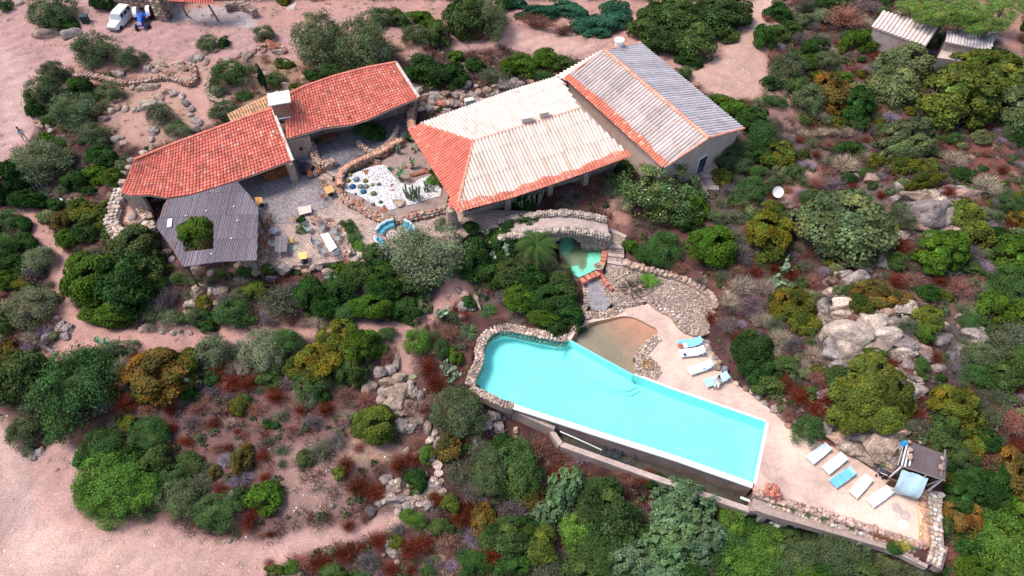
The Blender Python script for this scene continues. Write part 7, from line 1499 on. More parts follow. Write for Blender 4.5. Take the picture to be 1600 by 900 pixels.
# ================================================================== people
def skinned(name, pts, edges, radii, m, parent, sub=1):
    me = bpy.data.meshes.new(name); me.from_pydata([tuple(p) for p in pts], edges, []); me.materials.append(m); o = bpy.data.objects.new(name, me); C.objects.link(o); o.parent = parent
    md = o.modifiers.new('skin', 'SKIN')
    for i, r in enumerate(radii): me.skin_vertices[0].data[i].radius = (r, r)
    me.skin_vertices[0].data[0].use_root = True
    ss = o.modifiers.new('sub', 'SUBSURF'); ss.levels = sub; ss.render_levels = sub; return o
def person(label, loc, rz, sit=False, top=(.75, .70, .78), legs=(.72, .7, .72), hair=(.03, .02, .015)):
    T = thing('person', label, 'person', tuple(loc), rz)
    hz = .48 if sit else .92
    if sit: L = [((.0, s*.1, hz), (.42, s*.12, hz+.03), (.46, s*.13, .1), (.6, s*.14, .05)) for s in (-1, 1)]
    else: L = [((.0, s*.1, hz), (.03+.06*s, s*.12, .48), (-.02+.12*s, s*.12, .09), (.14+.12*s, s*.13, .04)) for s in (-1, 1)]
    pts = [(0, 0, hz), (.0, 0, hz+.25), (.0, 0, hz+.48), (.02, 0, hz+.58), (.03, 0, hz+.68), (.03, 0, hz+.78)]; rad = [.13, .12, .15, .055, .09, .08]; ed = [(0, 1), (1, 2), (2, 3), (3, 4), (4, 5)]
    for l in L:
        k = len(pts); pts += list(l); rad += [.09, .06, .045, .04]; ed += [(0, k), (k, k+1), (k+1, k+2), (k+2, k+3)]
    for s in (-1, 1):
        k = len(pts); pts += [(0, s*.2, hz+.46), (.08, s*.27, hz+.2), (.28, s*.2, hz+.08), (.36, s*.16, hz+.06)]; rad += [.05, .04, .03, .03]; ed += [(2, k), (k, k+1), (k+1, k+2), (k+2, k+3)]
    skinned('body', pts, ed, rad, M['skin'], T)
    tp = [(0, 0, hz-.05), (0, 0, hz+.25), (0, 0, hz+.47)]; tr_ = [.17, .155, .17]; te = [(0, 1), (1, 2)]
    for s in (-1, 1): k = len(tp); tp += [(0, s*.21, hz+.45), (.06, s*.27, hz+.25)]; tr_ += [.075, .065]; te += [(2, k), (k, k+1)]
    skinned('shirt', tp, te, tr_, mat('shirtcloth', top, .9, None, None, None, tint=False), T)
    lp = [(0, 0, hz)]; lr = [.16]; le = []
    for l in L: k = len(lp); lp += [l[0], l[1], tuple(Vector(l[1]).lerp(Vector(l[2]), .6))]; lr += [.115, .085, .07]; le += [(0, k), (k, k+1), (k+1, k+2)]
    skinned('trousers', lp, le, lr, mat('trousercloth', legs, .9, None, None, None, tint=False), T)
    m2 = MB(); v, f = ico(2); m2.add([(p[0]*.105+.01, p[1]*.1, p[2]*.11+hz+.78) for p in v], [tuple(q) for q in f]); m2.build('hair', mat('hair', hair, .8, None, None, None), T); return T
q = PG(41, 220); person('person in pale lilac top and white trousers standing on the left drive', q, -.4)
q = P(1118, 600, ZP); person('person in white with dark hair sitting sideways on the lowest of the four upper loungers', (q.x, q.y, ZP-.02), -1.75, True, (.78, .77, .76), (.78, .77, .75))
# ================================================================== loungers
def lounger(foot, head, label, group, col, back=.35, wd=.68, head_col=None):
    c, rz = frame_of(head, foot, ZP); T = thing('sun_lounger', label, 'sun lounger', (c.x, c.y, ZP), rz, group); h = .32; Lh = 1.0
    FR = M['white']
    for s in (-1, 1):
        m2 = MB(); m2.box((-.3, s*wd/2, h-.04), (1.4, .05, .06)); m2.build('side_rail', FR, T)
        for x in (-.85, .45): m2 = MB(); m2.box((x, s*(wd/2-.03), h/2-.03), (.05, .05, h-.04)); m2.build('leg', FR, T)
    N = 10; vs = []
    for i in range(N+1):
        x = -1.0+2.0*i/N; z = h+.02 if x < .35 else h+.02+(x-.35)*math.tan(back); z += .012*math.sin(i*2.1); xx_ = x if x < .35 else .35+(x-.35)*math.cos(back*.7)
        vs += [(xx_, -wd/2, z), (xx_, 0, z-.02), (xx_, wd/2, z)]
    m2 = MB(); fs = []
    for i in range(N): 
        for j in range(2): k = i*3+j; fs.append((k, k+3, k+4, k+1))
    m2.add(vs, fs); m2.add([(a, b, z-.05) for a, b, z in vs], [f[::-1] for f in fs])
    for i in range(N): k = i*3; m2.quad(vs[k], (vs[k][0], vs[k][1], vs[k][2]-.05), (vs[k+3][0], vs[k+3][1], vs[k+3][2]-.05), vs[k+3]); m2.quad(vs[k+5], (vs[k+5][0], vs[k+5][1], vs[k+5][2]-.05), (vs[k+2][0], vs[k+2][1], vs[k+2][2]-.05), vs[k+2])
    o = m2.build('mattress', mat('canvas', col, .85, (2, .06), (9, .05), (6, .3, .02), world=True), T)
    m2 = MB(); zb = h+.02+.6*math.tan(back); m2.box((.83, 0, (zb+.0)/2), (.05, wd-.1, zb-.02)); m2.build('back_support', FR, T)
    m2 = MB(); hb = vs[-3:]; m2.box((vs[-3][0]-.16, 0, vs[-3][2]-.0), (.24, wd-.08, .07), 0, Matrix.Rotation(-back, 3, 'Y')); m2.build('head_pad', mat('pad', head_col or col, .85, None, None, None), T)
    return T
g1 = 'five loungers on the lower deck'; pb = (.58, .74, .80); wh = (.68, .71, .73)
lounger((1261, 724), (1294, 698), 'leftmost pale blue lounger of the row of five on the lower deck', g1, pb, .12)
lounger((1286, 739), (1318, 714), 'second pale blue-white lounger from the left in the row of five', g1, (.66, .78, .82), .12)
lounger((1297, 760), (1332, 736), 'bright blue lounger in the middle of the row of five', g1, (.16, .48, .66), .12, head_col=(.32, .62, .76))
lounger((1329, 777), (1356, 747), 'fourth lounger of the row of five, under a white towel', g1, wh, .12)
lounger((1355, 790), (1389, 766), 'rightmost white lounger of the row of five, tilted furthest', g1, wh, .14)
g2 = 'four loungers beside the wading pool'
lounger((1057, 541), (1095, 537), 'topmost blue lounger with a red round hat and white towel', g2, (.22, .54, .70), .42)
lounger((1061, 555), (1100, 551), 'pale lounger pushed against the topmost one, with small things on it', g2, (.62, .76, .83), .42)
lounger((1076, 583), (1110, 572), 'third upper lounger, white and empty but for dark sunglasses', g2, (.56, .73, .81), .42)
lounger((1100, 602), (1136, 591), 'lowest upper lounger, pale blue, where the person sits', g2, (.38, .63, .74), .42)
def small(name, label, cat, px, py, z, fn, m):
    q = P(px, py, z); m2 = MB(); fn(m2, q); o = m2.build(name, m); tag(o, label, cat); return o
small('straw_hat', 'round reddish straw hat lying on the topmost blue lounger', 'hat', 1063, 540, ZP+.38, lambda b, q: b.lathe(tuple(q), [(.24, -.02), (.24, 0), (.11, .02), (.09, .1), (.02, .12)], 14), mat('straw', (.42, .14, .10), .9, None, (30, .3), None))
small('white_towel', 'small folded white towel on the topmost blue lounger', 'towel', 1071, 540, ZP+.38, lambda b, q: b.box(tuple(q), (.3, .42, .06), .3), M['white'])
small('dark_bag', 'small dark pouch on the pale lounger beside the topmost one', 'pouch', 1070, 554, ZP+.38, lambda b, q: b.lathe(tuple(q), [(.1, -.02), (.12, .04), (.06, .09)], 9), M['black'])
small('sunglasses', 'dark sunglasses lying on the third upper lounger', 'sunglasses', 1101, 576, ZP+.42, lambda b, q: (b.box((q.x-.06, q.y, q.z), (.07, .06, .03)), b.box((q.x+.06, q.y, q.z), (.07, .06, .03)), b.box((q.x, q.y+.02, q.z), (.06, .015, .015))), M['black'])
small('rucksack', 'grey-blue rucksack leaning on the rocks behind the third upper lounger', 'rucksack', 1133, 577, ZP+.3, lambda b, q: (b.lathe(tuple(q), [(.22, -.3), (.28, -.1), (.26, .15), (.12, .3)], 10), b.box((q.x, q.y-.26, q.z-.05), (.3, .1, .3))), mat('bagcloth', (.18, .2, .25), .9, None, None, None))
for k, (x, y) in enumerate(((1401, 793), (1414, 804), (1411, 820))):
    small('stepping_disc', ('top faint', 'middle faint', 'lowest brightest')[k]+' round pale disc set in the lower deck', 'disc', x, y, ZP+.02, lambda b, q: b.lathe(tuple(q), [(.34, -.01), (.34, .015), (.3, .02)], 16), M['white'] if k == 2 else M['concrete'])
pts = [P(a, b, ZP+.04) for a, b in px_poly("1436,772 1433,785 1434,800 1436,820 1436,838 1434,846 1428,850")]; m2 = MB(); m2.tube(smooth_line(pts), .045, 6); o = m2.build('yellow_hose', mat('yhose', (.62, .42, .16), .6, None, None, None)); tag(o, 'yellow hose running along the right edge of the lower deck', 'hose')
for k, (x, y, s, w_) in enumerate(((1440, 772, .62, 'topmost'), (1441, 787, .5, 'second'), (1446, 800, .5, 'third'), (1446, 815, .55, 'fourth'), (1444, 828, .6, 'fifth'), (1445, 843, .62, 'sixth'), (1444, 852, .35, 'seventh'))):
    o = boulder(x, y, s*19, s*19, 'pk' if k % 2 else 'tn', .6); BOULD.pop(); o['label'] = w_+' orange-pink boulder from the top in the row beside the yellow hose'; o['group'] = 'boulders on the right edge of the deck'; o.color = (.58, .34, .22, 1)
edge_stones('white and pink stones along the right end of the sun deck', "1462,770 1460,800 1462,830 1464,860 1458,882", ZP-.1, 3, .2, WTS, .9, 121)
edge_stones('pink stones along the lower edge of the sun deck', "1180,768 1200,778 1250,790 1300,806 1350,822 1400,838 1440,852", ZP+.06, 2, .2, [(.52, .34, .28), (.58, .42, .36), (.50, .30, .25)], .45, 122)
edge_stones('loose white stones and plants in the strip below the deck edge', "1200,785 1250,800 1300,816 1350,832 1400,848 1430,858", ZP-.15, 2, .15, WTS, .7, 123)
for i, (x, y, k) in enumerate(((1218, 788, .3), (1238, 798, .28), (1262, 805, .3), (1285, 812, .3), (1330, 826, .25), (1370, 838, .45), (1385, 842, .35), (1405, 850, .6), (1412, 852, .6), (1425, 856, .4))):
    q = P(x, y, ZP-.1); red_ = i in (5, 6); o = link('edging_plant', VAR['grass' if i > 6 else 'twig'][i % 3], None, tuple(q), (0, 0, i), (k, k, k), (.38, .16, .08) if red_ else (.35, .32, .06) if i in (7, 8) else (.15, .20, .08)); o['category'] = 'plant'
    o['label'] = ('tiny green plant' if i < 5 else 'orange-red succulent' if red_ else 'yellow-green spiky plant' if i < 9 else 'grey tuft')+' in the strip under the deck, '+['first', 'second', 'third', 'fourth', 'fifth', 'sixth', 'seventh', 'eighth', 'ninth', 'last'][i]+' from the left'
# flower pot at the pool corner
q = P(1206, 773, ZP); PT = thing('flower_pot', 'large pot of coral-pink succulents at the lower right pool corner', 'flower pot', tuple(q))
m2 = MB(); m2.lathe((0, 0, 0), [(.28, 0), (.4, .25), (.44, .5), (.38, .5), (.34, .4)], 14); m2.build('pot', M['concrete'], PT)
link('plant', VAR['oakS'][1], PT, (-.1, .05, .62), (0, 0, 0), (.62, .6, .5), (.62, .24, .17)); 
# dark trolley chair near the pavilion
q = P(1374, 740, ZP); TC = thing('pushchair', 'dark folding pushchair standing between the rocks and the fourth lounger', 'pushchair', tuple(q), 1.1)
m2 = MB(); m2.box((0, 0, .5), (.5, .42, .08), 0, Matrix.Rotation(.2, 3, 'Y')); m2.box((-.3, 0, .75), (.08, .42, .5), 0, Matrix.Rotation(-.35, 3, 'Y')); m2.build('seat', mat('navy', (.05, .06, .09), .8, None, None, None), TC)
for s in (-1, 1):
    m2 = MB(); m2.tube([(.35, s*.22, .1), (-.1, s*.22, .5), (-.5, s*.22, 1.0)], .02, 5); m2.tube([(-.3, s*.22, .1), (.1, s*.22, .5)], .02, 5); m2.build('frame_tube', M['metal'], TC)
    for x in (.35, -.3): m2 = MB(); m2.lathe((x, s*.22, .1), [(.1, -.03), (.1, .03)], 12, M=Matrix.Rotation(math.pi/2, 3, 'X')); m2.build('wheel', M['black'], TC)
m2 = MB(); m2.tube([(-.5, -.22, 1.0), (-.5, .22, 1.0)], .025, 5); m2.build('handle', M['white'], TC)
# ================================================================== poolside pavilion
PV = thing('poolside_pavilion', 'open bar pavilion with dark felt roof, stone weights and a pale blue tarpaulin front', 'pavilion', (0, 0, 0))
plV = plane_px((1409, 728, ZP+2.3), (1477, 751, ZP+2.3), (1479, 712, ZP+2.8))
vo = [plV.hit(*q) for q in ((1409, 728), (1477, 751), (1480, 711), (1418, 688))]
M['felt'] = mat('felt', (.125, .095, .10), .9, (1.2, .2), (14, .15), (20, .3, .01))
for i in range(2):
    a, b, c, d = [vo[0].lerp(vo[1], t) for t in ((0, .5), (.5, 1))[i]]+[vo[3].lerp(vo[2], t) for t in ((0, .5), (.5, 1))[i]][::-1]
    a, b, c, d = a.lerp(b, .01*i), b, c, d.lerp(c, .01*i); up = [a, b, c, d]; dn = [p-plV.n*.08 for p in up]; m2 = MB(); m2.add(up+dn, [(0, 1, 2, 3), (7, 6, 5, 4), (0, 4, 5, 1), (1, 5, 6, 2), (2, 6, 7, 3), (3, 7, 4, 0)]); m2.build('roof_panel', M['felt'], PV)
for (a, b, c, d) in ((1409, 728, 1477, 751),): m2 = MB(); m2.tube([plV.hit(a, b), plV.hit(c, d)], .06, 4); m2.build('fascia', M['greywood'], PV)
for (a, b, c, d) in ((1408, 728, 1417, 692), (1413, 730, 1419, 703), (1420, 729, 1423, 710), (1469, 746, 1474, 715), (1473, 735, 1476, 703)): m2 = MB(); m2.tube([plV.hit(a, b)+Vector((0, 0, .1)), plV.hit(c, d)+Vector((0, 0, .1))], .055, 6); m2.build('batten', M['white'] if a < 1425 else M['greywood'], PV)
for x, y, s in ((1419, 692, .22), (1421, 704, .3), (1419, 715, .36), (1471, 718, .25), (1469, 732, .34), (1436, 693, .16)):
    q = plV.hit(x, y); o = link('stone_weight', STM[x % 8], None, tuple(q+Vector((0, 0, .18))), (0, 0, x), (s*.75, s*.7, s*.4), (.46, .32, .26)); tag(o, {692: 'uppermost left', 704: 'grey middle left', 715: 'orange-pink lower left', 718: 'small upper right', 732: 'large lower right', 693: 'tiny pale top'}[y]+' stone weighing down the dark pavilion roof', 'stone')
mb = MB(); 
for (x, y) in ((1411, 727), (1474, 748), (1478, 713), (1419, 690), (1450, 740)):
    q = plV.hit(x, y); m2 = MB(); m2.tube([(q.x, q.y, ZP-.8), (q.x, q.y, q.z-.05)], .07, 6); m2.build('post', M['white'], PV)
m2 = MB(); bk = [plV.hit(1420, 690), plV.hit(1479, 712)]; wall_box(m2, bk[0], bk[1], .12, ZP-.6, (bk[0].z-.15, bk[1].z-.15)); rt = [plV.hit(1479, 713), plV.hit(1475, 745)]; wall_box(m2, rt[0], rt[1], .12, ZP-.8, ZP+1.0); m2.build('wall', M['darkwood'], PV)
# tarpaulin hanging in front, bulging
ta, tb_ = plV.hit(1411, 730), plV.hit(1452, 744); tt = (tb_-ta); tt.z = 0; L = tt.length; tt.normalize(); tn = Vector((tt.y, -tt.x, 0)); vs = []; nu, nv = 18, 9; r = random.Random(2)
for j in range(nv+1):
    for i in range(nu+1):
        u, v = i/nu, j/nv; p = ta.lerp(tb_, u); z = (p.z-.1)*(1-v)+(ZP+.25)*v; bulge = .12+1.0*math.sin(v*math.pi*.72)**1.2+.03*math.sin(u*9+v*4)+.02*r.uniform(-1, 1); q = p+tn*bulge; vs.append((q.x, q.y, z))
fs = [(j*(nu+1)+i, (j+1)*(nu+1)+i, (j+1)*(nu+1)+i+1, j*(nu+1)+i+1) for j in range(nv) for i in range(nu)]
m2 = MB(); m2.add(vs, fs); m2.build('tarpaulin', mat('tarp', (.42, .58, .64), .55, (1.5, .15), None, (3, .5, .08)), PV, smooth=True)
m2 = MB(); a, b = vs[nv*(nu+1)], vs[nv*(nu+1)+nu]; wall_box(m2, (a[0], a[1]+.45), (b[0], b[1]+.45), .15, ZP-.7, ZP+.9); m2.build('counter', M['darkwood'], PV)
q = plV.hit(1475, 752); m2 = MB(); m2.tube([plV.hit(1471, 749)-Vector((0, 0, .1)), Vector((tb_.x+.2, tb_.y-.1, ZP+.4))], .05, 5); m2.build('brace', M['greywood'], PV)
q = P(1413, 692, ZP+2.9); m2 = MB(); m2.box((q.x, q.y, q.z), (.35, .4, .4), .4, taper=.6);  o = m2.build('blue_tarp_bundle', mat('bluetarp', (.02, .27, .55), .5, None, None, None)); tag(o, 'bright blue tarpaulin bundle tied at the upper left pavilion corner', 'tarpaulin')
m3 = MB(); m3.tube([q, P(1386, 711, ZP+1.2)], .02, 4); m3.tube([q, P(1403, 727, ZP+1.5)], .02, 4); tag(m3.build('guy_rope', M['white']), 'thin pale ropes running down from the blue tarpaulin bundle', 'rope')
for x, y in ((1379, 698), (1396, 691)): small('dark_bowl', ('left' if x < 1390 else 'right')+' dark hollow basin resting on the big boulder beside the pavilion', 'basin', x, y, -1.0, lambda b, q: b.lathe(tuple(q), [(.2, -.15), (.24, .12), (.18, .12), (.1, 0)], 10), M['black'])
# ================================================================== terrace furniture
def table(name, label, c4, z, h, m, legs=True, slats=0, cat='table', base=False):
    ps = [P(a, b, z+h) for a, b in c4]; T = thing(name, label, cat, (0, 0, 0)); ctr = sum(ps, Vector())/4
    if slats:
        for i in range(slats):
            t0, t1 = i/slats+.012, (i+1)/slats-.012; m2 = MB(); q = [ps[0].lerp(ps[1], t0), ps[0].lerp(ps[1], t1), ps[3].lerp(ps[2], t1), ps[3].lerp(ps[2], t0)]; k = .85+.3*random.random(); m2.prism([tuple(p[:2]) for p in q], z+h-.05, z+h, (k, k, k)); m2.build('slat', m, T)
    else: m2 = MB(); m2.prism([tuple(p[:2]) for p in ps], z+h-.05, z+h, bottom=True); m2.build('table_top', m, T)
    if base: m2 = MB(); m2.tube([(ctr.x, ctr.y, z), (ctr.x, ctr.y, z+h-.05)], .05, 6); m2.lathe((ctr.x, ctr.y, z), [(.28, 0), (.26, .04), (.05, .06)], 12); m2.build('pedestal', M['black'], T)
    else:
        for p in ps: q = p.lerp(ctr, .12); m2 = MB(); m2.box((q.x, q.y, z+h/2-.03), (.07, .07, h-.06)); m2.build('leg', m if name != 'orange_table' else M['black'], T)
    return T
table('dining_table', 'white rectangular dining table ringed by grey wire chairs', ((500, 366), (513, 363), (527, 386), (515, 394)), 0, .75, mat('tablewhite', (.62, .56, .54), .7, (3, .12), (14, .08), None))
table('picnic_table', 'weathered grey slatted picnic table at the left of the brick terrace', ((430, 369), (450, 369), (448, 393), (429, 394)), 0, .75, M['greywood'], slats=6)
table('orange_table', 'yellow-orange square table standing on the brick terrace near the boulders', ((466, 394), (479, 393), (479, 404), (466, 405)), 0, .72, mat('yellowtop', (.75, .50, .16), .7, (3, .1), None, None), base=True)
table('orange_table', 'orange square table beside the terrace steps', ((505, 293), (518, 289), (523, 298), (511, 303)), 0, .74, M['wood'], base=True)
table('orange_table', 'orange table half hidden at the edge of the pergola', ((398, 308), (409, 308), (411, 316), (400, 320)), 0, .74, M['wood'], base=True)
table('stone_table', 'pinkish white square stone table beside the planter rocks', ((465, 324), (485, 320), (487, 331), (468, 336)), 0, .55, mat('pinkstone', (.66, .48, .42), .9, (3, .15), (12, .1), None))
CHM = mat('wirechair', (.34, .36, .38), .5, None, None, None, metal=.3)
def chair(px, py, rz, label, m, grp='wire chairs around the white dining table', s=1.0):
    q = P(px, py, .45); T = thing('chair', label, 'chair', (q.x, q.y, 0), rz, grp); T.scale = (s, s, s)
    m2 = MB()
    for i in range(6): m2.box((0, -.21+.084*i, .45), (.46, .05, .03))
    for i in range(3): m2.box((-.2+.2*i, 0, .44), (.03, .46, .02))
    m2.build('seat', m, T); m2 = MB()
    for i in range(6): m2.box((-.25-.02*(abs(i-2.5) < 1.6), -.22+.088*i, .68), (.03, .05, .46), 0, Matrix.Rotation(-.15, 3, 'Y'))
    m2.tube([(.2, -.26, .66), (-.2, -.27, .7), (-.3, -.18, .92), (-.3, .18, .92), (-.2, .27, .7), (.2, .26, .66)], .02, 5); m2.build('backrest', m, T)
    for a in (-1, 1):
        for b in (-1, 1): m2 = MB(); m2.tube([(a*.2, b*.22, .45), (a*.25, b*.25, 0)], .02, 5); m2.build('leg', m, T)
for x, y, rz, lb in ((482, 357, -.8, 'light grey wire chair with green cushion apart from the dining table, by the planter'), (503, 356, -1.5, 'grey wire chair at the upper end of the dining table'), (494, 379, .1, 'grey wire chair on the left side of the dining table, upper'), (504, 393, .5, 'pale grey wire chair on the left side of the dining table, lower'),
    (522, 362, 3.4, 'large grey wire chair on the right side of the dining table, uppermost'), (528, 373, 3.2, 'grey wire chair on the right side of the dining table, middle'), (525, 396, 2.2, 'pale curved wire chair at the lower right corner of the dining table')): chair(x, y, rz, lb, CHM, s=1.15)
small('chair_cushion', 'small teal cushion on the wire chair by the planter', 'cushion', 481, 359, .5, lambda b, q: b.box(tuple(q), (.35, .35, .06), .5), mat('teal', (.12, .34, .32), .8, None, None, None))
YC = mat('yellowchair', (.72, .50, .12), .6, None, None, None); WCm = mat('chairwhite', (.6, .6, .58), .6, None, None, None); BRm = mat('chairbrown', (.38, .16, .09), .7, None, None, None)
chair(455, 375, 3.1, 'small yellow chair on the right of the grey picnic table', YC, 'odd chairs on the terrace', .85); chair(426, 381, 0, 'white chair on the left of the grey picnic table', WCm, 'odd chairs on the terrace', .85)
chair(507, 288, -1.3, 'brown chair behind the orange table by the steps', BRm, 'odd chairs on the terrace', .9); chair(505, 305, .6, 'dark brown chair in front of the orange table by the steps', BRm, 'odd chairs on the terrace', .9)
small('glass_table', 'faint round glass side table near the picnic table', 'side table', 427, 360, .45, lambda b, q: (b.lathe(tuple(q), [(.4, 0), (.42, .03)], 16), b.tube([(q.x, q.y, 0), tuple(q)], .04, 6)), mat('glassgrey', (.35, .35, .38), .3, None, None, None))
small('floor_drain', 'pale green round cover set in the brick terrace', 'cover', 458, 387, .05, lambda b, q: b.lathe(tuple(q), [(.38, 0), (.36, .02)], 16), mat('palegreen', (.33, .36, .30), .9, None, None, None))
small('black_stand', 'black parasol stand beside the yellow-orange table', 'parasol stand', 476, 409, .02, lambda b, q: b.lathe(tuple(q), [(.3, 0), (.28, .1), (.06, .14), (.05, .6), (.02, .62)], 12), M['black'])
# curved sofas
def sofa(label, cx_, cy_, a0, a1, R=1.5, rw=.7):
    q = P(cx_, cy_, 0); T = thing('curved_sofa', label, 'sofa', (q.x, q.y, 0), 0, 'curved turquoise sofas round the stone table'); n = 10; m2 = MB(); m3 = MB()
    A = [math.radians(a0+(a1-a0)*i/n) for i in range(n+1)]
    for a, b in zip(A[:-1], A[1:]):
        f = lambda r, t: (r*math.cos(t), r*math.sin(t))
        m2.prism([f(R-rw/2, a), f(R+rw/2, a), f(R+rw/2, b), f(R-rw/2, b)], 0, .32); m2.prism([f(R+rw/2-.14, a), f(R+rw/2, a), f(R+rw/2, b), f(R+rw/2-.14, b)], .32, .74)
    m2.build('base', mat('sofabase', (.55, .62, .62), .8, None, None, None), T)
    for k in range(3):
        t0, t1 = A[0]+(A[-1]-A[0])*(k+.06)/3, A[0]+(A[-1]-A[0])*(k+.94)/3; m3 = MB()
        for i in range(4):
            a, b = t0+(t1-t0)*i/4, t0+(t1-t0)*(i+1)/4; f = lambda r, t: (r*math.cos(t), r*math.sin(t)); m3.prism([f(R-rw/2+.03, a), f(R+rw/2-.17, a), f(R+rw/2-.17, b), f(R-rw/2+.03, b)], .32, .46)
        m3.build('seat_cushion', mat('sofablue', (.08, .34, .43), .85, (5, .08), None, None), T)
        m4 = MB(); tm = (t0+t1)/2; m4.box(((R+.18)*math.cos(tm), (R+.18)*math.sin(tm), .56), (.16, .5, .3), 0, Matrix.Rotation(tm, 3, 'Z')); m4.build('back_cushion', mat('sofapillow', (.18, .46, .54), .85, None, None, None), T)
    return T
sofa('upper curved sofa with turquoise cushions on the brick terrace', 619, 374, 100, 165); sofa('lower curved sofa with turquoise cushions facing the round stone table', 619, 374, 185, 245); sofa('right curved sofa half hidden under the sage tree', 619, 374, 10, 70)
small('round_stone_table', 'round pale stone coffee table between the curved sofas', 'coffee table', 616, 372, 0, lambda b, q: b.lathe(tuple(q), [(.35, 0), (.4, .3), (.62, .34), (.65, .42), (.6, .44)], 16), M['concrete'])
# pots, firewood, barbecue
for k, (x, y, s, m, lb) in enumerate(((486, 277, 1, 'terracotta', 'left open orange clay jar by the terrace steps'), (494, 275, .8, 'concrete', 'middle small pale clay jar by the terrace steps'), (501, 271, 1, 'terracotta', 'right reddish clay jar by the terrace steps'), (453, 269, 1.25, 'concrete', 'tall grey clay jar under the red eave beside the firewood'), (524, 284, .8, 'black', 'dark pot with a small plant at the foot of the capped wall'))):
    small('clay_jar', lb, 'jar', x, y, .0, lambda b, q: b.lathe((q.x, q.y, 0), [(.14*s, 0), (.27*s, .2*s), (.29*s, .4*s), (.17*s, .62*s), (.2*s, .7*s), (.15*s, .7*s), (.12*s, .5*s)], 14), M[m])
small('barbecue', 'big dark round barbecue bowl in the corner under the red eaves', 'barbecue', 479, 268, .0, lambda b, q: b.lathe((q.x, q.y, 0), [(.5, 0), (.62, .3), (.66, .62), (.55, .62), (.4, .45)], 16), mat('charcoal', (.04, .03, .05), .7, None, None, None))
FW = thing('firewood_stack', 'stack of split firewood stored under the long red eave', 'firewood', (0, 0, 0)); r = random.Random(6)
for j in range(5):
    for i in range(9):
        q = P(418+i*3.9, 280-i*1.3, .15); m2 = MB(); m2.tube([(q.x, q.y+.4, .14+j*.2), (q.x+r.uniform(-.05, .05), q.y-.35, .14+j*.2)], .1*r.uniform(.8, 1.1), 6, col=(r.uniform(.8, 1.3),)*3); m2.build('log', mat('logwood', (.34, .14, .05), .9, (8, .3), None, None) if (i+j) == 0 else bpy.data.materials['logwood'], FW)
# terrace edge post by the pergola
# cafe chairs under the upper eave
for x, y, rz, lb in ((500, 222, .4, 'dark chair with white cushion under the upper red eave'), (525, 213, 2.0, 'white-edged chair further right under the upper red eave')): chair(x, y, rz, lb, mat('darkchair', (.05, .05, .06), .6, None, None, None), 'chairs under the upper eave')
table('low_wood_table', 'dark red wooden table in the shade of the upper red eave', ((497, 212), (522, 206), (528, 214), (505, 221)), .5, .7, mat('redwood', (.20, .07, .04), .8, None, None, None))
small('hanging_lantern', 'dark blue lantern hanging on the stone wall below the chimney', 'lantern', 470, 231, 1.6, lambda b, q: (b.lathe(tuple(q), [(.08, -.3), (.2, -.15), (.2, .15), (.06, .3)], 8), b.tube([tuple(q), (q.x-.2, q.y, q.z+.9)], .02, 4)), M['black'])
# white meter box beside left path and small fence
q = PG(91, 318); FN = thing('picket_fence', 'short grey picket fence at the left end of the footpath', 'fence', (0, 0, 0))
for i in range(6):
    q = PG(46+i*5, 312-i*2.5); m2 = MB(); m2.box((q.x, q.y, q.z+.5), (.22, .05, 1.1), .3, taper=.7); m2.build('picket', M['greywood'], FN)
q = PG(92, 319); m2 = MB(); m2.lathe((q.x, q.y, q.z), [(.45, 0), (.5, .3), (.42, .38), (.2, .42)], 12); o = m2.build('white_basin', M['white']); tag(o, 'upturned white basin beside the left footpath', 'basin')
q = PG(82, 552); m2 = MB(); a, b = PG(68, 540), PG(88, 556); m2.box(tuple((a+b)/2+Vector((0, 0, .12))), ((b-a).length, .22, .14), math.atan2(b.y-a.y, b.x-a.x)); o = m2.build('wooden_beam', M['greywood']); tag(o, 'grey wooden beam lying by the left footpath rocks', 'beam')
rubble_wall('low curved stone retaining wall beside the garden walk', "117,118 124,112 145,117 170,123 195,128 220,127 245,120 265,119 285,126 297,129 304,122 302,108 298,98", None, .5, .45, .17, PKS+RDS[:1], seed=131)
rubble_wall('stone ring around the yellow-green bush by the garden walk', "325,122 322,135 325,148 335,155 348,157", None, .35, .35, .14, PKS, seed=132)
rubble_wall('stone ring around the small olive tree behind the red roof', "402,75 410,68 425,68 440,70 445,80", None, .4, .35, .15, RDS, seed=133)
rubble_wall('low stone edge of the terrace beside the green planter', "537,360 540,372 545,385 548,395", -.1, .6, .4, .18, PKS, ztop=.5, seed=134)
rubble_wall('stone back of the sofas planter', "488,340 500,346 515,350 530,354 538,362", -.1, .5, .45, .2, RDS, ztop=.5, seed=135)
rubble_wall('orange rubble wall along the right side of the pergola', "414,340 416,352 415,366 413,380 412,395 410,408", -.1, .6, .5, .22, RDS, ztop=.5, seed=136)
# flagstones of the two stepping paths: each slab a piece of its own
FP = thing('flagstone_path', 'rising path of irregular flagstones between the boulder steps and the lower track', 'path', (0, 0, 0)); r = random.Random(9)
for x, y, rx, ry in ((683, 727, 9, 8), (685, 740, 8, 6), (678, 750, 7, 5), (676, 760, 8, 5), (663, 780, 8, 6), (660, 770, 5, 4), (672, 778, 6, 5), (655, 788, 6, 5), (648, 780, 5, 4), (675, 716, 6, 5), (622, 798, 6, 8), (635, 786, 5, 5), (643, 793, 5, 4), (690, 752, 5, 4), (668, 790, 5, 4)):
    q = PG(x, y); s = scale_at(q); n = r.randint(5, 7); pr = [(q.x+rx/s*math.cos(6.283*i/n+r.uniform(-.3, .3)), q.y+ry/s*1.1*math.sin(6.283*i/n+r.uniform(-.2, .2))) for i in range(n)]; zt_ = max(G(*p) for p in pr)+.08
    m2 = MB(); k = r.uniform(.8, 1.25); m2.prism(pr, zt_-.4, zt_, (k, k*.97, k*.95)); m2.build('flagstone', M['concrete'], FP)
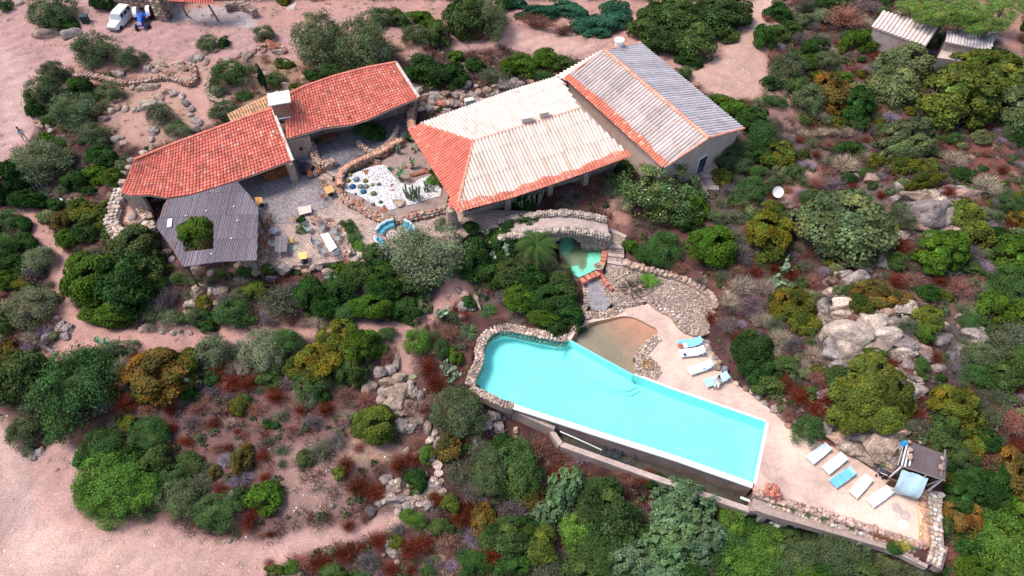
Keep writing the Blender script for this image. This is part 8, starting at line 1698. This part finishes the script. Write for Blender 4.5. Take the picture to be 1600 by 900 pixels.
# ================================================================== special plants
def palm(px, py, r_px, n, label, cat='palm', col=(.09, .17, .045), h=1.6, name='palm_tree', wid=.16):
    q = PG(px, py+4); z = q.z+h; c = P(px, py, z); s = scale_at(c); R = r_px/s*1.25; g = G(c.x, c.y); T = thing(name, label, cat, (c.x, c.y, g)); hh = z-g; rr = np.random.default_rng(int(px))
    if h > .8: m2 = MB(); m2.lathe((0, 0, 0), [(.3, 0), (.24, hh*.5), (.3, hh-.1), (.1, hh)], 10); m2.build('trunk', M['bark'], T)
    for i in range(n):
        a = i*2.4+rr.uniform(-.2, .2); e = rr.uniform(.15, 1.0); L = R*rr.uniform(.8, 1.1); V = []; Q = []; segs = 12; prev = None; dx, dy = math.cos(a), math.sin(a); sx, sy = -dy, dx
        def pos(t): return Vector((dx*L*t*math.cos(e*.9*(1-t*.3)), dy*L*t*math.cos(e*.9*(1-t*.3)), hh+L*(t*math.sin(e)-.75*t*t)))
        for k in range(segs):
            t = (k+.6)/segs; p = pos(t); p2 = pos(t+.08); ll = wid*R*(1.6*math.sin(min(1, t*1.15)*math.pi)**.6+.25)
            for sd_ in (-1, 1):
                tip = p+Vector((sx*sd_*ll+dx*ll*.7, sy*sd_*ll+dy*ll*.7, -.25*ll)); b = len(V); w2 = .028*R; V += [tuple(p), tuple(p+Vector((dx*w2*1.6, dy*w2*1.6, 0))), tuple(tip)]; Q.append((b, b+1, b+2))
        for k in range(segs):
            p, p2 = pos(k/segs), pos((k+1)/segs); b = len(V); w2 = .018*R*(1-k/segs*.6); V += [tuple(p+Vector((sx*w2, sy*w2, .01))), tuple(p-Vector((sx*w2, sy*w2, -.01))), tuple(p2-Vector((sx*w2, sy*w2, -.01)))]; V += [tuple(p2+Vector((sx*w2, sy*w2, .01)))]; Q += [(b, b+1, b+2), (b, b+2, b+3)]
        tn = rr.uniform(.7, 1.35); me = mixed_mesh('frond', np.array(V), np.zeros((0, 4), int), np.array(Q), np.full((len(Q), 3), tn)); o = link('frond', me, T); o.color = (*col, 1)
    return T
palm(838, 383, 34, 36, 'feathery palm tree left of the pond under the bridge', h=1.9, wid=.10, col=(.050, .100, .022))
palm(1014, 438, 17, 26, 'small bright green cycad on the pebble bank', 'cycad', (.10, .22, .03), .5, 'cycad', .10)
def rosette(px, py, r_px, kind, col, label, cat, name, zs=.9):
    q = PG(px, py); s = scale_at(q); R = r_px/s; o = link(name, VAR[kind][int(px) % len(VAR[kind])], None, tuple(q+Vector((0, 0, .05))), (0, 0, px), (R, R, R*zs), col); return tag(o, label, cat)
for x, y, r, kd, col, lb, ct, nm in ((763, 488, 15, 'yucca', (.06, .14, .035), 'spiky dark green yucca ball left of the pool rim, upper', 'yucca', 'yucca'), (733, 520, 15, 'yucca', (.08, .15, .05), 'spiky green yucca ball near the left tip of the pool', 'yucca', 'yucca'),
    (985, 455, 22, 'yucca', (.07, .07, .05), 'dark spiky agave clump in the bed above the deck, left', 'agave', 'agave'), (1000, 450, 20, 'yucca', (.06, .07, .045), 'dark spiky agave clump in the bed above the deck, right', 'agave', 'agave'), (972, 452, 12, 'grass', (.12, .16, .05), 'soft green tuft at the left of the dark agaves', 'tuft', 'grass_tuft'),
    (378, 545, 17, 'agave', (.20, .24, .22), 'blue-grey agave between the two sage bushes below the path', 'agave', 'agave'), (70, 310, 13, 'agave', (.10, .15, .13), 'dark agave beside the picket fence', 'agave', 'agave'), (607, 267, 0, 'agave', (.1, .1, .1), '', '', ''), (610, 266, 7, 'agave', (.07, .16, .10), 'small green agave at the edge of the white gravel', 'agave', 'agave'),
    (645, 590, 7, 'agave', (.40, .48, .25), 'pale green agave above the flagstones', 'agave', 'agave'), (832, 400, 14, 'agave', (.14, .2, .1), 'broad agave in the shade of the palm', 'agave', 'agave'), (246, 480, 16, 'agave', (.12, .15, .13), 'grey agave on the slope beside the big bushes', 'agave', 'agave'), (455, 378, 0, 'agave', (.1, .1, .1), '', '', '')):
    if r: rosette(x, y, r, kd, col, lb, ct, nm)
q = PG(416, 142); CY = thing('cypress_tree', 'slim dark columnar cypress behind the chimney', 'tree', tuple(q)); o = link('crown', VAR['oakM'][0], CY, (0, 0, 1.4), (0, 0, 0), (.42, .42, 1.7), (.02, .06, .03)); m2 = MB(); m2.tube([(0, 0, -.2), (0, 0, .8)], .08, 6); m2.build('trunk', M['bark'], CY)
def pads(px, py, r_px, n, label, col=(.22, .30, .19)):
    q = PG(px, py); s = scale_at(q); R = r_px/s; rr = random.Random(int(px+py)); mb = MB(); nodes = [(Vector((rr.uniform(-.4, .4)*R, rr.uniform(-.4, .4)*R, .1)), Vector((rr.uniform(-.6, .6), rr.uniform(-.6, .6), 1)).normalized(), 0) for _ in range(max(2, n//7))]
    while len(nodes) < n:
        p, d, k = nodes[rr.randrange(len(nodes))]
        if k < 4: d2 = (d+Vector((rr.uniform(-.9, .9), rr.uniform(-.9, .9), rr.uniform(-.1, .5)))).normalized(); nodes.append((p+d*.36, d2, k+1))
    for p, d, k in nodes:
        a = rr.random()*6.28; t = Vector((math.cos(a), math.sin(a), 0)); t = (t-d*t.dot(d)).normalized(); nn = d.cross(t); c = p+d*.2; vs = [c+d*.21*math.cos(u)+t*.145*math.sin(u)+nn*.03*e for e in (-1, 1) for u in [6.283*i/9 for i in range(9)]]
        kk = rr.uniform(.7, 1.3); ccol = (kk*1.0, kk, kk*.95); mb.add(vs, [tuple(range(8, -1, -1)), tuple(range(9, 18))]+[(i, (i+1) % 9, 9+(i+1) % 9, 9+i) for i in range(9)], ccol)
    o = mb.build('prickly_pear', M['leaf']); o.location = q; o.color = (*col, 1); return tag(o, label, 'cactus')
for x, y, r, n, lb in ((775, 392, 24, 60, 'large pale green prickly pear right of the terrace corner'), (762, 410, 16, 34, 'lower prickly pear beneath the large one by the terrace corner'), (798, 408, 16, 30, 'prickly pear left of the palm'), (686, 492, 14, 30, 'prickly pear beside the footpath under the sage tree'), (700, 590, 12, 26, 'pale prickly pear left of the pool tip, above'), (706, 598, 10, 20, 'second prickly pear left of the pool tip'),
    (1222, 428, 14, 30, 'pale prickly pear right of the yellowish mastic clump'), (1212, 440, 12, 22, 'yellowish prickly pear beside the pale one on the scrub slope'), (520, 445, 10, 20, 'small prickly pear under the terrace boulders'), (310, 607, 7, 14, 'tiny blue-green prickly pear right of the orange-tinged bush'), (172, 545, 14, 26, 'grey-green prickly pear above the big leafy tree'), (657, 240, 0, 0, ''), (650, 235, 11, 26, 'tall prickly pear against the house in the cactus bed'), (626, 280, 10, 24, 'blue-green prickly pear in the middle of the cactus bed'), (643, 262, 6, 12, 'small prickly pear by the soil patch of the cactus bed'), (758, 372, 10, 20, 'prickly pear behind the round clipped bush'), (485, 455, 8, 14, 'small pale prickly pear below the terrace boulders')):
    if n: pads(x, y, r, n, lb)
def columns(px, py, n, h, spread, label, col=(.22, .26, .17)):
    q = PG(px, py); rr = random.Random(px); mb = MB()
    for i in range(n):
        x, y = rr.uniform(-1, 1)*spread, rr.uniform(-.5, .5)*spread; hh = h*rr.uniform(.5, 1.1); mb.tube([(x, y, 0), (x*1.15, y*1.1, hh*.5), (x*1.25+rr.uniform(-.1, .1), y*1.2, hh)], .085, 7, col=(rr.uniform(.7, 1.2),)*3)
    o = mb.build('column_cactus', M['leaf']); o.location = q; o.color = (*col, 1); return tag(o, label, 'cactus')
columns(648, 312, 15, 1.9, .7, 'clump of tall column cacti at the right end of the white gravel'); columns(672, 300, 6, 1.2, .4, 'smaller column cacti near the house corner'); columns(815, 325, 13, 1.5, .8, 'row of column cacti under the whitewashed roof eave, left'); columns(833, 318, 12, 1.5, .7, 'row of column cacti under the whitewashed roof eave, right'); columns(624, 240, 4, 1.3, .2, 'lone slim cactus in the brown soil of the cactus bed')
for i, (x, y, r, c, lb) in enumerate(((547, 274, .22, (.22, .22, .10), 'small olive barrel cactus at the top left of the gravel'), (544, 283, .26, (.20, .17, .05), 'golden-brown barrel cactus, left'), (557, 281, .33, (.16, .20, .22), 'grey-blue agave rosette among the barrel cacti'), (571, 283, .27, (.22, .18, .05), 'golden-brown barrel cactus, right'), (551, 292, .32, (.03, .10, .20), 'deep blue agave cluster on the white gravel'), (564, 292, .3, (.17, .20, .20), 'grey barrel cactus beside a twin, left'), (572, 292, .3, (.19, .21, .20), 'grey barrel cactus beside a twin, right'), (568, 300, .3, (.03, .14, .22), 'blue succulent below the grey twins'), (582, 289, .2, (.3, .3, .1), 'pale yellow-green barrel cactus right of the twins'), (584, 303, .3, (.18, .20, .08), 'olive barrel cactus standing alone on the gravel'), (595, 316, .2, (.08, .10, .07), 'dark small succulent on the lower gravel'), (583, 319, .18, (.15, .13, .13), 'tiny grey-brown succulent at the gravel edge'), (600, 323, .16, (.08, .08, .10), 'tiny dark succulent near the triangular rock'), (592, 288, .2, (.10, .11, .10), 'dark succulent by the gravel ridge'), (640, 307, .18, (.06, .07, .08), 'tiny dark cactus near the column cacti'), (540, 301, .12, (.08, .12, .13), 'tiny dark sprout at the left of the gravel'), (556, 303, .13, (.06, .08, .14), 'tiny navy sprout on the gravel'))):
    q = P(x, y, .42); mb = MB(); n = 14; vs = []; 
    for j in range(6):
        el = j/5*1.5; 
        for k in range(n*2): a = math.pi*k/n; rr_ = r*math.cos(el)*(1 if k % 2 else .84); vs.append((rr_*math.cos(a), rr_*math.sin(a), r*.85*math.sin(el)))
    nn = n*2; mb.add(vs, [(j*nn+k, j*nn+(k+1) % nn, (j+1)*nn+(k+1) % nn, (j+1)*nn+k) for j in range(5) for k in range(nn)]); o = mb.build('barrel_cactus' if 'barrel' in lb else 'succulent', M['leaf']); o.location = q; o.color = (*c, 1); tag(o, lb, 'cactus' if 'barrel' in lb or 'cactus' in lb else 'succulent', 'small cacti on the white gravel')
# green plants along the terrace planter
for i, (x, y, r, k) in enumerate(((542, 352, 12, 'F'), (549, 362, 13, 'F'), (554, 374, 14, 'F'), (558, 386, 12, 'L'), (472, 358, 11, 'F'), (471, 345, 9, 'D'), (572, 205, 20, 'F'), (588, 210, 18, 'D'), (678, 285, 13, 'L'), (682, 270, 10, 'D'), (690, 350, 14, 'G'))):
    place_plant(x, y, r, r*.9, k); o = PLANTS.pop()[0]; o['label'] = ['lush green plant at the top of the terrace planter', 'second lush plant down the terrace planter', 'third lush plant down the terrace planter', 'lowest yellow-green plant of the terrace planter', 'green shrub at the left tip of the planter rocks', 'small black-green shrub by the stone table', 'leafy tree under the upper red eave, left half', 'dark leafy tree under the upper red eave, right half', 'yellow-green shrub against the hip roof corner', 'dark green shrub in the corner of the cactus bed', 'pale sage branches over the terrace beside the house corner'][i]
for o in list(bpy.data.objects):
    if o.name.startswith('stone_table'): pass
